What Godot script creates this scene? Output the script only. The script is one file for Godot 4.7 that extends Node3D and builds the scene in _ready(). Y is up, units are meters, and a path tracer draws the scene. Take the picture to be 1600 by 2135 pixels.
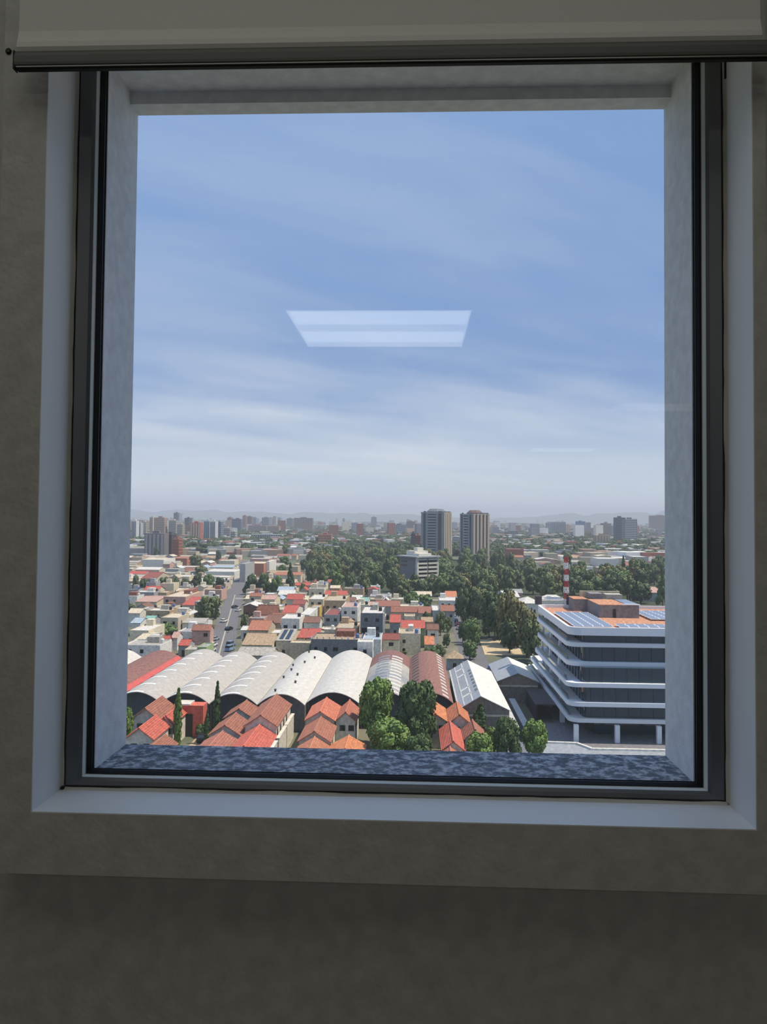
extends Node3D
# A window high up in an office building, looking out over a hazy city of low houses, vaulted sheds, trees and towers.
# World: x to the right, y up from the city ground, -z out of the window; the window wall's room face lies at z = 0.

var rng := RandomNumberGenerator.new()
var taken := {}
var palette := {}
var shared := {}

# ------------------------------------------------------------------ shapes
class Shape:
	var v := PackedVector3Array()
	var n := PackedVector3Array()
	var c := PackedColorArray()
	var tint := Color.WHITE
	var tinted := false
	func tri(a: Vector3, b: Vector3, d: Vector3) -> void:   # counter-clockwise seen from outside
		var k := (b - a).cross(d - a).normalized()
		v.append(a); v.append(d); v.append(b)
		for i in 3:
			n.append(k)
			if tinted: c.append(tint)
	func quad(a: Vector3, b: Vector3, d: Vector3, e: Vector3) -> void:
		tri(a, b, d); tri(a, d, e)
	func smooth_quad(p: Array, m: Array) -> void:
		for i in [0, 2, 1, 0, 3, 2]:
			v.append(p[i]); n.append(m[i])
			if tinted: c.append(tint)
	func box(lo: Vector3, hi: Vector3) -> void:
		var p := []
		for i in 8:
			p.append(Vector3(hi.x if i & 1 else lo.x, hi.y if i & 2 else lo.y, hi.z if i & 4 else lo.z))
		quad(p[4], p[5], p[7], p[6]); quad(p[1], p[0], p[2], p[3])
		quad(p[5], p[1], p[3], p[7]); quad(p[0], p[4], p[6], p[2])
		quad(p[6], p[7], p[3], p[2]); quad(p[0], p[1], p[5], p[4])
	func cbox(lo: Vector3, hi: Vector3, b: float) -> void:   # box with chamfered long edges (all twelve)
		var m := (lo + hi) / 2.0
		var h := (hi - lo) / 2.0
		var s := [-1.0, 1.0]
		for ax in 3:
			var u := (ax + 1) % 3
			var w := (ax + 2) % 3
			for sg in s:
				var q := []
				for k in [[-1, -1], [1, -1], [1, 1], [-1, 1]]:
					var t := Vector3.ZERO
					t[ax] = sg * h[ax]; t[u] = k[0] * (h[u] - b); t[w] = k[1] * (h[w] - b)
					q.append(m + t)
				if sg > 0: quad(q[0], q[1], q[2], q[3])
				else: quad(q[3], q[2], q[1], q[0])
			for su in s:
				for sw in s:
					var q2 := []
					for k in [[-1, 0], [1, 0], [1, 1], [-1, 1]]:
						var t2 := Vector3.ZERO
						t2[ax] = k[0] * (h[ax] - b)
						t2[u] = su * (h[u] - (b if k[1] == 1 else 0.0))
						t2[w] = sw * (h[w] - (0.0 if k[1] == 1 else b))
						q2.append(m + t2)
					if su * sw > 0: quad(q2[0], q2[1], q2[2], q2[3])
					else: quad(q2[3], q2[2], q2[1], q2[0])
		for sx in s:
			for sy in s:
				for sz in s:
					var a := m + Vector3(sx * h.x, sy * (h.y - b), sz * (h.z - b))
					var d := m + Vector3(sx * (h.x - b), sy * h.y, sz * (h.z - b))
					var e := m + Vector3(sx * (h.x - b), sy * (h.y - b), sz * h.z)
					if sx * sy * sz > 0: tri(a, d, e)
					else: tri(a, e, d)
	func prism(poly: Array, y0: float, y1: float) -> void:   # poly: Vector2(x, z), any turn; upright walls and both lids
		var pts := PackedVector2Array(poly)
		if Geometry2D.is_polygon_clockwise(pts): pts.reverse()
		var k := pts.size()
		for i in k:
			var a := pts[i]
			var b := pts[(i + 1) % k]
			quad(Vector3(b.x, y0, b.y), Vector3(a.x, y0, a.y), Vector3(a.x, y1, a.y), Vector3(b.x, y1, b.y))
		var t := Geometry2D.triangulate_polygon(pts)
		for i in range(0, t.size(), 3):
			var q := [pts[t[i]], pts[t[i + 1]], pts[t[i + 2]]]
			if (q[1] - q[0]).cross(q[2] - q[0]) > 0: q.reverse()
			tri(Vector3(q[0].x, y1, q[0].y), Vector3(q[1].x, y1, q[1].y), Vector3(q[2].x, y1, q[2].y))
			tri(Vector3(q[2].x, y0, q[2].y), Vector3(q[1].x, y0, q[1].y), Vector3(q[0].x, y0, q[0].y))
	func profile_x(prof: Array, x0: float, x1: float) -> void:   # closed outline in (z, y) swept along x
		var pts := PackedVector2Array(prof)
		if Geometry2D.is_polygon_clockwise(pts): pts.reverse()
		var k := pts.size()
		for i in k:
			var a := pts[i]
			var b := pts[(i + 1) % k]
			quad(Vector3(x0, a.y, a.x), Vector3(x0, b.y, b.x), Vector3(x1, b.y, b.x), Vector3(x1, a.y, a.x))
		var t := Geometry2D.triangulate_polygon(pts)
		for i in range(0, t.size(), 3):
			var q := [pts[t[i]], pts[t[i + 1]], pts[t[i + 2]]]
			if (q[1] - q[0]).cross(q[2] - q[0]) < 0: q.reverse()
			tri(Vector3(x1, q[2].y, q[2].x), Vector3(x1, q[1].y, q[1].x), Vector3(x1, q[0].y, q[0].x))
			tri(Vector3(x0, q[0].y, q[0].x), Vector3(x0, q[1].y, q[1].x), Vector3(x0, q[2].y, q[2].x))
	func lathe(prof: Array, sides: int, at := Vector3.ZERO) -> void:   # prof: Vector2(radius, y) from the bottom up
		for i in sides:
			var a0 := TAU * i / sides
			var a1 := TAU * (i + 1) / sides
			for j in prof.size() - 1:
				var p: Vector2 = prof[j]
				var q: Vector2 = prof[j + 1]
				var A := at + Vector3(p.x * cos(a0), p.y, -p.x * sin(a0))
				var B := at + Vector3(p.x * cos(a1), p.y, -p.x * sin(a1))
				var D := at + Vector3(q.x * cos(a1), q.y, -q.x * sin(a1))
				var E := at + Vector3(q.x * cos(a0), q.y, -q.x * sin(a0))
				if p.x < 1e-4: tri(A, D, E)
				elif q.x < 1e-4: tri(A, B, D)
				else: quad(A, B, D, E)
	func bar(a: Vector3, b: Vector3, r: float, sides := 4) -> void:
		var d := (b - a).normalized()
		var u := d.cross(Vector3.UP if absf(d.y) < 0.9 else Vector3.RIGHT).normalized()
		var w := d.cross(u)
		for i in sides:
			var t0 := TAU * (i + 0.5) / sides
			var t1 := TAU * (i + 1.5) / sides
			var o0 := (u * cos(t0) + w * sin(t0)) * r
			var o1 := (u * cos(t1) + w * sin(t1)) * r
			quad(a + o0, a + o1, b + o1, b + o0)
			tri(a, a + o1, a + o0); tri(b, b + o0, b + o1)
	func mesh() -> ArrayMesh:
		var arr := []
		arr.resize(Mesh.ARRAY_MAX)
		arr[Mesh.ARRAY_VERTEX] = v
		arr[Mesh.ARRAY_NORMAL] = n
		if tinted: arr[Mesh.ARRAY_COLOR] = c
		var m := ArrayMesh.new()
		m.add_surface_from_arrays(Mesh.PRIMITIVE_TRIANGLES, arr)
		return m

func V(x: float, y: float, z: float) -> Vector3:
	return Vector3(x, y, z)

# ------------------------------------------------------------------ naming and building
func numbered(called: String) -> String:
	var k: int = taken.get(called, 0)
	taken[called] = k + 1
	return called if k == 0 else "%s_%03d" % [called, k]

func thing(called: String, label: String, category: String, at := Vector3.ZERO, turn := 0.0, group := "") -> Node3D:
	var o := Node3D.new()
	o.name = numbered(called)
	add_child(o)
	o.position = at
	o.rotation.y = turn
	tag(o, label, category, group)
	return o

func tag(o: Node, label: String, category := "", group := "", kind := "") -> void:
	if label: o.set_meta("label", label)
	if category: o.set_meta("category", category)
	if group: o.set_meta("group", group)
	if kind: o.set_meta("kind", kind)

func part(called: String, m: Mesh, mat: Material, parent: Node, at := Vector3.ZERO, scale := Vector3.ONE, turn := 0.0) -> MeshInstance3D:
	var o := MeshInstance3D.new()
	o.mesh = m
	o.material_override = mat
	o.name = called if parent != self else numbered(called)
	parent.add_child(o, true)
	o.position = at
	o.rotation.y = turn
	o.scale = scale
	return o

func struct(called: String, m: Mesh, mat: Material, label: String) -> MeshInstance3D:
	var o := part(called, m, mat, self)
	tag(o, label, "", "", "structure")
	return o

func unit_box() -> Mesh:   # one metre, standing on its base
	if not shared.has("box"):
		var s := Shape.new()
		s.box(V(-0.5, 0, -0.5), V(0.5, 1, 0.5))
		shared.box = s.mesh()
	return shared.box

func block(called: String, mat: Material, parent: Node, lo: Vector3, hi: Vector3) -> MeshInstance3D:
	return part(called, unit_box(), mat, parent, V((lo.x + hi.x) / 2, lo.y, (lo.z + hi.z) / 2), hi - lo)

# ------------------------------------------------------------------ materials
func noise_tex(key: String, size: int, freq: float, octaves: int, from: Color, to: Color, seed_: int, normal := false, kind := FastNoiseLite.TYPE_SIMPLEX_SMOOTH) -> Texture2D:
	if shared.has(key): return shared[key]
	var nz := FastNoiseLite.new()
	nz.seed = seed_
	nz.noise_type = kind
	nz.frequency = freq
	nz.fractal_octaves = octaves
	var t := NoiseTexture2D.new()
	t.width = size
	t.height = size
	t.seamless = true
	t.noise = nz
	t.as_normal_map = normal
	if not normal:
		var g := Gradient.new()
		g.set_color(0, from)
		g.set_color(1, to)
		t.color_ramp = g
	shared[key] = t
	return t

func paint(color: Color, rough := 0.8, metal := 0.0, grain := "fine") -> StandardMaterial3D:   # colours are sRGB
	var key := "%s|%s|%s|%s" % [color.to_html(), rough, metal, grain]
	if palette.has(key): return palette[key]
	var m := StandardMaterial3D.new()
	m.albedo_color = color
	m.roughness = rough
	m.metallic = metal
	if grain == "fine":      # plaster and concrete: small blotches
		m.albedo_texture = noise_tex("fine", 512, 0.02, 4, Color(0.80, 0.79, 0.77), Color(1, 1, 1), 3)
		m.uv1_triplanar = true
		m.uv1_world_triplanar = true
		m.uv1_scale = Vector3.ONE * 0.09
	elif grain == "roof":    # weathered sheet and tile: strong patches
		m.albedo_texture = noise_tex("roof", 512, 0.03, 5, Color(0.62, 0.60, 0.58), Color(1, 1, 1), 8)
		m.uv1_triplanar = true
		m.uv1_world_triplanar = true
		m.uv1_scale = Vector3.ONE * 0.07
	elif grain == "leaf":
		m.backlight_enabled = true
		m.backlight = Color(0.35, 0.4, 0.2)
	palette[key] = m
	return m

func glassy(color: Color, rough := 0.08) -> StandardMaterial3D:
	var key := "glassy%s%s" % [color.to_html(), rough]
	if palette.has(key): return palette[key]
	var m := StandardMaterial3D.new()
	m.albedo_color = color
	m.roughness = rough
	m.metallic_specular = 0.6
	palette[key] = m
	return m

# ------------------------------------------------------------------ camera, sky, sun, exposure
func camera_and_light() -> void:
	var cam := Camera3D.new()
	cam.name = "camera"
	cam.position = V(0, 45.0, 1.10)
	cam.basis = Basis(Vector3.UP, deg_to_rad(2.3)) * Basis(Vector3.RIGHT, deg_to_rad(1.8)) * Basis(Vector3.BACK, 0.009)
	cam.projection = Camera3D.PROJECTION_FRUSTUM
	cam.near = 0.05
	cam.far = 30000.0
	cam.size = 0.05 * 2135.0 / 1603.0
	cam.frustum_offset = Vector2(0, -0.05 * (1067.5 - 1027.624) / 1603.0)
	add_child(cam)
	var env := Environment.new()
	env.tonemap_mode = Environment.TONE_MAPPER_LINEAR
	env.tonemap_exposure = 1.0
	env.background_mode = Environment.BG_SKY
	env.sky = Sky.new()
	env.sky.sky_material = cirrus_sky()
	env.sdfgi_enabled = true
	env.ssao_enabled = true
	env.ssil_enabled = true
	env.fog_enabled = true
	env.fog_light_color = Color(0.93, 0.96, 1.0)
	env.fog_density = 0.00018
	var we := WorldEnvironment.new()
	we.name = "world_environment"
	we.environment = env
	add_child(we)
	var sun := DirectionalLight3D.new()
	sun.name = "sun"
	sun.light_color = Color(1.0, 0.95, 0.87)
	sun.light_energy = 1.75
	sun.light_angular_distance = 0.6
	sun.shadow_enabled = true
	add_child(sun)
	sun.look_at_from_position(Vector3.ZERO, -SUN, Vector3.UP)

const SUN := Vector3(0.44, 0.897, 0.03)

func cirrus_sky() -> PanoramaSkyMaterial:   # clear air paling to the horizon, brighter towards the sun, under thin streaks of ice cloud
	var w := 2048
	var h := 1024
	var streak := FastNoiseLite.new()
	streak.seed = 21
	streak.frequency = 1.0
	streak.fractal_octaves = 5
	streak.fractal_gain = 0.55
	streak.domain_warp_enabled = true
	streak.domain_warp_amplitude = 0.5
	streak.domain_warp_frequency = 0.7
	var patch := FastNoiseLite.new()
	patch.seed = 5
	patch.frequency = 0.35
	patch.fractal_octaves = 3
	var data := PackedFloat32Array()
	data.resize(w * h * 4)
	var toward := SUN.normalized()
	var zenith := Vector3(0.20, 0.35, 0.65)
	var middle := Vector3(0.225, 0.375, 0.67)
	var low := Vector3(0.72, 0.81, 0.89)
	var k := 0
	for j in h:
		var el := (0.5 - (j + 0.5) / h) * PI
		var up := sin(el)
		var flat := cos(el)
		for i in w:
			var col: Vector3
			if up < 0.0:
				col = Vector3(0.20, 0.21, 0.20)
			else:
				var az := ((i + 0.5) / w - 0.5) * TAU
				var d := Vector3(sin(az) * flat, up, -cos(az) * flat)
				col = low.lerp(middle, smoothstep(0.0, 0.19, up)).lerp(zenith, smoothstep(0.25, 0.95, up))
				var c := d.dot(toward)
				col *= 1.0 + 0.30 * maxf(c, 0.0) ** 3
				col += Vector3(1.0, 0.98, 0.94) * 0.5 * maxf(c, 0.0) ** 14
				var q := Vector2(d.x, d.z) / (up + 0.13)
				var a := q.rotated(0.5)
				var s := streak.get_noise_2d(a.x * 0.45 + 3.1, a.y * 1.6)
				var p := patch.get_noise_2d(q.x + 7.7, q.y)
				var veil := clampf(0.26 + 0.75 * s + 0.55 * p, 0.0, 1.0)
				veil = veil * (0.24 + 0.52 * smoothstep(0.27, 0.06, up))
				col = col.lerp(Vector3(0.80, 0.86, 0.93), veil)
			data[k] = col.x; data[k + 1] = col.y; data[k + 2] = col.z; data[k + 3] = 1.0
			k += 4
	var im := Image.create_from_data(w, h, false, Image.FORMAT_RGBAF, data.to_byte_array())
	var m := PanoramaSkyMaterial.new()
	m.panorama = ImageTexture.create_from_image(im)
	return m

# ------------------------------------------------------------------ the room and its window
func room() -> void:
	var plaster := paint(Color(0.86, 0.855, 0.835), 0.9, 0.0, "plain").duplicate() as StandardMaterial3D
	plaster.albedo_texture = noise_tex("wall", 512, 0.03, 4, Color(0.90, 0.90, 0.90), Color(1, 1, 1), 12)
	plaster.uv1_triplanar = true
	plaster.uv1_world_triplanar = true
	plaster.uv1_scale = Vector3.ONE * 1.3
	plaster.normal_enabled = true
	plaster.normal_texture = noise_tex("wall_relief", 512, 0.12, 3, Color.BLACK, Color.WHITE, 13, true)
	plaster.normal_scale = 0.06
	var white := paint(Color(0.95, 0.95, 0.94), 0.5, 0.0, "plain")
	var far_wall := paint(Color(0.72, 0.71, 0.69), 0.9)
	var f := 43.5
	var t := 46.337
	var s := Shape.new()
	s.box(V(-5.2, f - 0.25, -0.23), V(6.6, f, 16.4))
	struct("floor", s.mesh(), paint(Color(0.60, 0.57, 0.53), 0.6), "office floor below the window")
	s = Shape.new()
	s.box(V(-5.2, t, -0.23), V(6.6, t + 0.25, 16.4))
	struct("ceiling", s.mesh(), paint(Color(0.86, 0.86, 0.84), 0.9, 0.0, "plain"), "white office ceiling")
	s = Shape.new()
	s.box(V(-5.2, f, -0.23), V(-5.0, t, 16.4))
	struct("wall_left", s.mesh(), far_wall, "plastered side wall of the office")
	s = Shape.new()
	s.box(V(6.4, f, -0.23), V(6.6, t, 16.4))
	struct("wall_right", s.mesh(), far_wall, "plastered side wall of the office")
	s = Shape.new()
	s.box(V(-5.0, f, 16.2), V(6.4, t, 16.4))
	struct("wall_back", s.mesh(), far_wall, "plastered back wall of the office")
	# window wall: four blocks round the hole, room face 6 cm behind the face of the surround
	var x0 := -0.549
	var x1 := 0.479
	var y0 := 44.570
	var y1 := 45.748
	s = Shape.new()
	for b in [[-5.0, f, x0, t], [x1, f, 6.4, t], [x0, f, x1, y0], [x0, y1, x1, t]]:
		s.box(V(b[0], b[1], -0.13), V(b[2], b[3], -0.06))
	struct("wall_front", s.mesh(), plaster, "grey plastered wall below and beside the window surround")
	# surround: a shallow raised band of plaster round the window
	s = Shape.new()
	var l := -0.615
	var r := 0.497
	for b in [[l, 44.483, x0, t], [x1, 44.483, r, t], [x0, 44.483, x1, y0], [x0, y1, x1, t]]:
		s.box(V(b[0], b[1], -0.06), V(b[2], b[3], 0.0))
	struct("trim_1", s.mesh(), plaster, "raised grey plaster band round the window opening")
	# white lining of the opening on the room side
	var lining := Node3D.new()
	lining.name = "trim_2"
	add_child(lining)
	tag(lining, "white painted lining and sill of the window opening", "", "", "structure")
	var e := 0.0015
	for b in [["jamb", x0, y0, x0 + e, y1], ["jamb", x1 - e, y0, x1, y1], ["sill_board", x0 + e, y0, x1 - e, y0 + e], ["head", x0 + e, y1 - e, x1 - e, y1]]:
		s = Shape.new()
		s.box(V(b[1], b[2], -0.100), V(b[3], b[4], -0.0004))
		part(b[0], s.mesh(), white, lining)
	# outer wall of concrete, with the reveal that shows through the glass
	var concrete := paint(Color(0.94, 0.945, 0.95), 0.92, 0.0, "plain").duplicate() as StandardMaterial3D
	concrete.albedo_texture = noise_tex("concrete", 1024, 0.012, 5, Color(0.90, 0.90, 0.90), Color(1, 1, 1), 31)
	concrete.uv1_triplanar = true
	concrete.uv1_world_triplanar = true
	concrete.uv1_scale = Vector3.ONE * 2.2
	concrete.normal_enabled = true
	concrete.normal_texture = noise_tex("wall_relief", 512, 0.12, 3, Color.BLACK, Color.WHITE, 13, true)
	concrete.normal_scale = 0.06
	var ox0 := -0.5105
	var ox1 := 0.4385
	var oy0 := 44.591
	var oy1 := 45.7525
	s = Shape.new()
	for b in [[-5.2, f - 0.25, ox0, t + 0.25], [ox1, f - 0.25, 6.6, t + 0.25], [ox0, f - 0.25, ox1, oy0 - 0.006], [ox0, oy1, ox1, t + 0.25]]:
		s.box(V(b[0], b[1], -0.265), V(b[2], b[3], -0.13))
	s.box(V(ox0, 45.730, -0.265), V(ox1, oy1, -0.2265))
	struct("wall_outer", s.mesh(), concrete, "rough pale concrete reveal outside the glass")
	# outer sill: blotched by damp and soot
	var sill := paint(Color(1, 1, 1), 0.9, 0.0, "plain").duplicate() as StandardMaterial3D
	sill.albedo_texture = stained_sill()
	sill.uv1_triplanar = true
	sill.uv1_scale = V(1.0, 1.0, 1.0)
	sill.normal_enabled = true
	sill.normal_texture = noise_tex("wall_relief", 512, 0.12, 3, Color.BLACK, Color.WHITE, 13, true)
	sill.normal_scale = 0.06
	s = Shape.new()
	s.box(V(ox0, oy0 - 0.006, -0.265), V(ox1, oy0, -0.13))
	struct("trim_3", s.mesh(), sill, "damp stained outer window sill")
	window(white)
	# a dark screw head on the edge of the surround
	s = Shape.new()
	s.lathe([Vector2(0.0045, 0), Vector2(0.0045, 0.002), Vector2(0.003, 0.0032), Vector2(0, 0.0032)], 12)
	var screw := part("screw", s.mesh(), paint(Color(0.05, 0.05, 0.045), 0.5, 0.0, "plain"), self, V(-0.6085, 45.6875, 0.0))
	screw.rotation.x = PI / 2
	tag(screw, "small dark screw in the wall at the upper left", "screw")

func stained_sill() -> Texture2D:
	var w := 1024
	var nz := FastNoiseLite.new()
	nz.seed = 77
	nz.frequency = 0.032
	nz.fractal_octaves = 6
	nz.fractal_gain = 0.62
	var im := Image.create(w, w, false, Image.FORMAT_RGB8)
	for j in w:
		for i in w:
			var a := nz.get_noise_2d(i, j * 1.2)
			var b := nz.get_noise_2d(i * 3.0 + 900, j * 3.0)
			var k := smoothstep(-0.30, 0.42, a + 0.5 * b)
			im.set_pixel(i, j, Color(0.36, 0.385, 0.43).lerp(Color(0.74, 0.76, 0.79), k))
	return ImageTexture.create_from_image(im)

func ring(s: Shape, o: Array, i: Array, zo: float, zi: float) -> void:   # band between an outer and an inner rectangle [x0, y0, x1, y1]
	var a := [V(o[0], o[1], zo), V(o[2], o[1], zo), V(o[2], o[3], zo), V(o[0], o[3], zo)]
	var b := [V(i[0], i[1], zi), V(i[2], i[1], zi), V(i[2], i[3], zi), V(i[0], i[3], zi)]
	for k in 4:
		s.quad(a[k], a[(k + 1) % 4], b[(k + 1) % 4], b[k])

func window(_white: Material) -> void:
	var w := Node3D.new()
	w.name = "window_1"
	add_child(w)
	tag(w, "aluminium framed fixed window looking over the city", "", "", "structure")
	var alu := paint(Color(0.43, 0.44, 0.45), 0.42, 0.55, "plain")
	var bright := paint(Color(0.90, 0.93, 0.93), 0.35, 0.0, "plain")
	var rubber := paint(Color(0.016, 0.016, 0.02), 0.6, 0.0, "plain")
	var x0 := -0.545
	var x1 := 0.475
	var y0 := 44.574
	var y1 := 45.744
	# four mitred profiles, each a bar of its own: outer lip, sloped face, inner lip
	var o := [x0, y0, x1, y1]
	var m := [x0 + 0.004, y0 + 0.004, x1 - 0.004, y1 - 0.004]
	var i := [-0.519, 44.5875, 0.450, 45.7415]
	for k in 4:
		var s := Shape.new()
		var loops := [[o, -0.128], [o, -0.098], [m, -0.094], [[i[0] - 0.004, i[1] - 0.004, i[2] + 0.004, i[3] + 0.004], -0.097], [i, -0.101], [i, -0.128]]
		for q in loops.size() - 1:
			var A: Array = loops[q][0]
			var B: Array = loops[q + 1][0]
			var za: float = loops[q][1]
			var zb: float = loops[q + 1][1]
			var pa := [V(A[0], A[1], za), V(A[2], A[1], za), V(A[2], A[3], za), V(A[0], A[3], za)]
			var pb := [V(B[0], B[1], zb), V(B[2], B[1], zb), V(B[2], B[3], zb), V(B[0], B[3], zb)]
			s.quad(pa[k], pa[(k + 1) % 4], pb[(k + 1) % 4], pb[k])
		part("frame_profile", s.mesh(), alu, w)
	var s2 := Shape.new()
	ring(s2, i, [-0.5165, 44.5895, 0.4465, 45.739], -0.103, -0.108)
	ring(s2, [-0.5165, 44.5895, 0.4465, 45.739], [-0.5165, 44.5895, 0.4465, 45.739], -0.108, -0.126)
	part("glazing_bead", s2.mesh(), bright, w)
	s2 = Shape.new()
	var g := [-0.5165, 44.5895, 0.4465, 45.739]
	var gm := [-0.5145, 44.5912, 0.4435, 45.737]
	var gi := [-0.5095, 44.5945, 0.4385, 45.734]
	ring(s2, g, gm, -0.113, -0.110)
	ring(s2, gm, gi, -0.110, -0.1165)
	ring(s2, gi, gi, -0.1165, -0.119)
	part("gasket", s2.mesh(), rubber, w)
	s2 = Shape.new()
	ring(s2, gi, g, -0.125, -0.128)
	ring(s2, gi, gi, -0.1245, -0.125)
	part("outer_gasket", s2.mesh(), rubber, w)
	# uneven sealant where the frame meets the white lining
	var putty := paint(Color(0.80, 0.78, 0.73), 0.8, 0.0, "plain")
	var wob := FastNoiseLite.new()
	wob.seed = 3
	wob.frequency = 9.0
	for side in 4:
		s2 = Shape.new()
		var n := 60
		var along := side % 2 == 0
		var p0 := (-0.545 if along else 44.574)
		var p1 := (0.475 if along else 45.744)
		var base: float = [44.5715, 0.4775, 45.7465, -0.5475][side]
		var inward: float = [1.0, -1.0, -1.0, 1.0][side]
		for k in n:
			var q := []
			for e in [k, k + 1]:
				var t := lerpf(p0, p1, float(e) / n)
				var thick: float = 0.0035 + 0.0018 * wob.get_noise_2d(t, side * 5.0)
				var c := base + inward * thick
				if along:
					q.append(V(t, base, -0.0885))
					q.append(V(t, c, -0.0945))
				else:
					q.append(V(base, t, -0.0885))
					q.append(V(c, t, -0.0945))
			if side == 0 or side == 3: s2.quad(q[0], q[2], q[3], q[1]) if side == 0 else s2.quad(q[2], q[0], q[1], q[3])
			elif side == 1: s2.quad(q[0], q[2], q[3], q[1])
			else: s2.quad(q[2], q[0], q[1], q[3])
		part("sealant", s2.mesh(), putty, w)
	s2 = Shape.new()
	s2.cbox(V(0.4755, 45.683, -0.0935), V(0.4778, 45.712, -0.088), 0.0005)
	part("sealant_gap", s2.mesh(), rubber, w)
	s2 = Shape.new()
	s2.cbox(V(-0.5468, 44.5725, -0.093), V(-0.5415, 44.5765, -0.0875), 0.0008)
	part("corner_plug", s2.mesh(), rubber, w)
	var pane := StandardMaterial3D.new()
	pane.transparency = BaseMaterial3D.TRANSPARENCY_ALPHA
	pane.albedo_color = Color(0.85, 0.87, 0.88, 0.012)
	pane.roughness = 0.0
	pane.metallic_specular = 0.36
	s2 = Shape.new()
	s2.box(V(-0.515, 44.590, -0.1245), V(0.445, 45.7385, -0.1195))
	part("pane", s2.mesh(), pane, w)

func blind() -> void:
	var cloth := paint(Color(0.90, 0.895, 0.87), 0.95, 0.0, "plain").duplicate() as StandardMaterial3D
	cloth.normal_enabled = true
	cloth.normal_texture = noise_tex("weave", 256, 0.3, 2, Color.BLACK, Color.WHITE, 41, true)
	cloth.normal_scale = 0.06
	cloth.uv1_triplanar = true
	cloth.uv1_scale = Vector3.ONE * 6.0
	var alu := paint(Color(0.40, 0.40, 0.38), 0.5, 0.2, "plain")
	var b := thing("roller_blind", "grey roller blind drawn up above the window with a metal bottom rail", "blind", V(0, 45.64, 0.03))
	var x0 := -0.571
	var x1 := 0.4714
	var s := Shape.new()
	# cloth: hangs down, swells forward over the rail's pocket
	var line := [Vector2(0.012, 0.62), Vector2(0.012, 0.08), Vector2(0.0125, 0.050), Vector2(0.015, 0.040), Vector2(0.0175, 0.032), Vector2(0.0185, 0.024), Vector2(0.016, 0.0185)]
	for k in line.size() - 1:
		var p: Vector2 = line[k]
		var q: Vector2 = line[k + 1]
		s.quad(V(x0, q.y, q.x), V(x1, q.y, q.x), V(x1, p.y, p.x), V(x0, p.y, p.x))
		s.quad(V(x1, q.y, q.x - 0.001), V(x0, q.y, q.x - 0.001), V(x0, p.y, p.x - 0.001), V(x1, p.y, p.x - 0.001))
	part("fabric", s.mesh(), cloth, b)
	s = Shape.new()
	var prof := []
	for p in [[0.010, -0.0045], [0.0185, -0.0045], [0.0200, -0.0025], [0.0205, 0.001], [0.0205, 0.010], [0.0195, 0.015], [0.0175, 0.018], [0.011, 0.018], [0.010, 0.016]]:
		prof.append(Vector2(p[0], p[1]))
	s.profile_x(prof, x0 - 0.002, 0.4995)
	part("bottom_rail", s.mesh(), alu, b)
	s = Shape.new()
	s.cbox(V(x0, -0.0064, 0.0165), V(0.4975, -0.0044, 0.0200), 0.0006)
	part("rail_lip", s.mesh(), paint(Color(0.72, 0.73, 0.71), 0.3, 0.6, "plain"), b)
	s = Shape.new()
	s.cbox(V(x0, -0.0085, 0.0100), V(0.4975, -0.0044, 0.0180), 0.0006)
	part("seal_strip", s.mesh(), paint(Color(0.07, 0.075, 0.07), 0.7, 0.0, "plain"), b)
	for x in [x0 - 0.004, 0.4995]:
		s = Shape.new()
		s.cbox(V(x, -0.009, 0.009), V(x + 0.0025, 0.0185, 0.0208), 0.0008)
		part("end_cap", s.mesh(), paint(Color(0.16, 0.17, 0.16), 0.6, 0.0, "plain"), b)
	# tube and brackets up at the ceiling
	s = Shape.new()
	s.bar(V(x0, 0.636, -0.008), V(x1, 0.636, -0.008), 0.021, 20)
	part("roller_tube", s.mesh(), cloth, b)
	for x in [x0 - 0.006, x1 + 0.002]:
		s = Shape.new()
		s.cbox(V(x, 0.60, -0.030), V(x + 0.004, 0.68, 0.016), 0.001)
		part("bracket", s.mesh(), alu, b)

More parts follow.
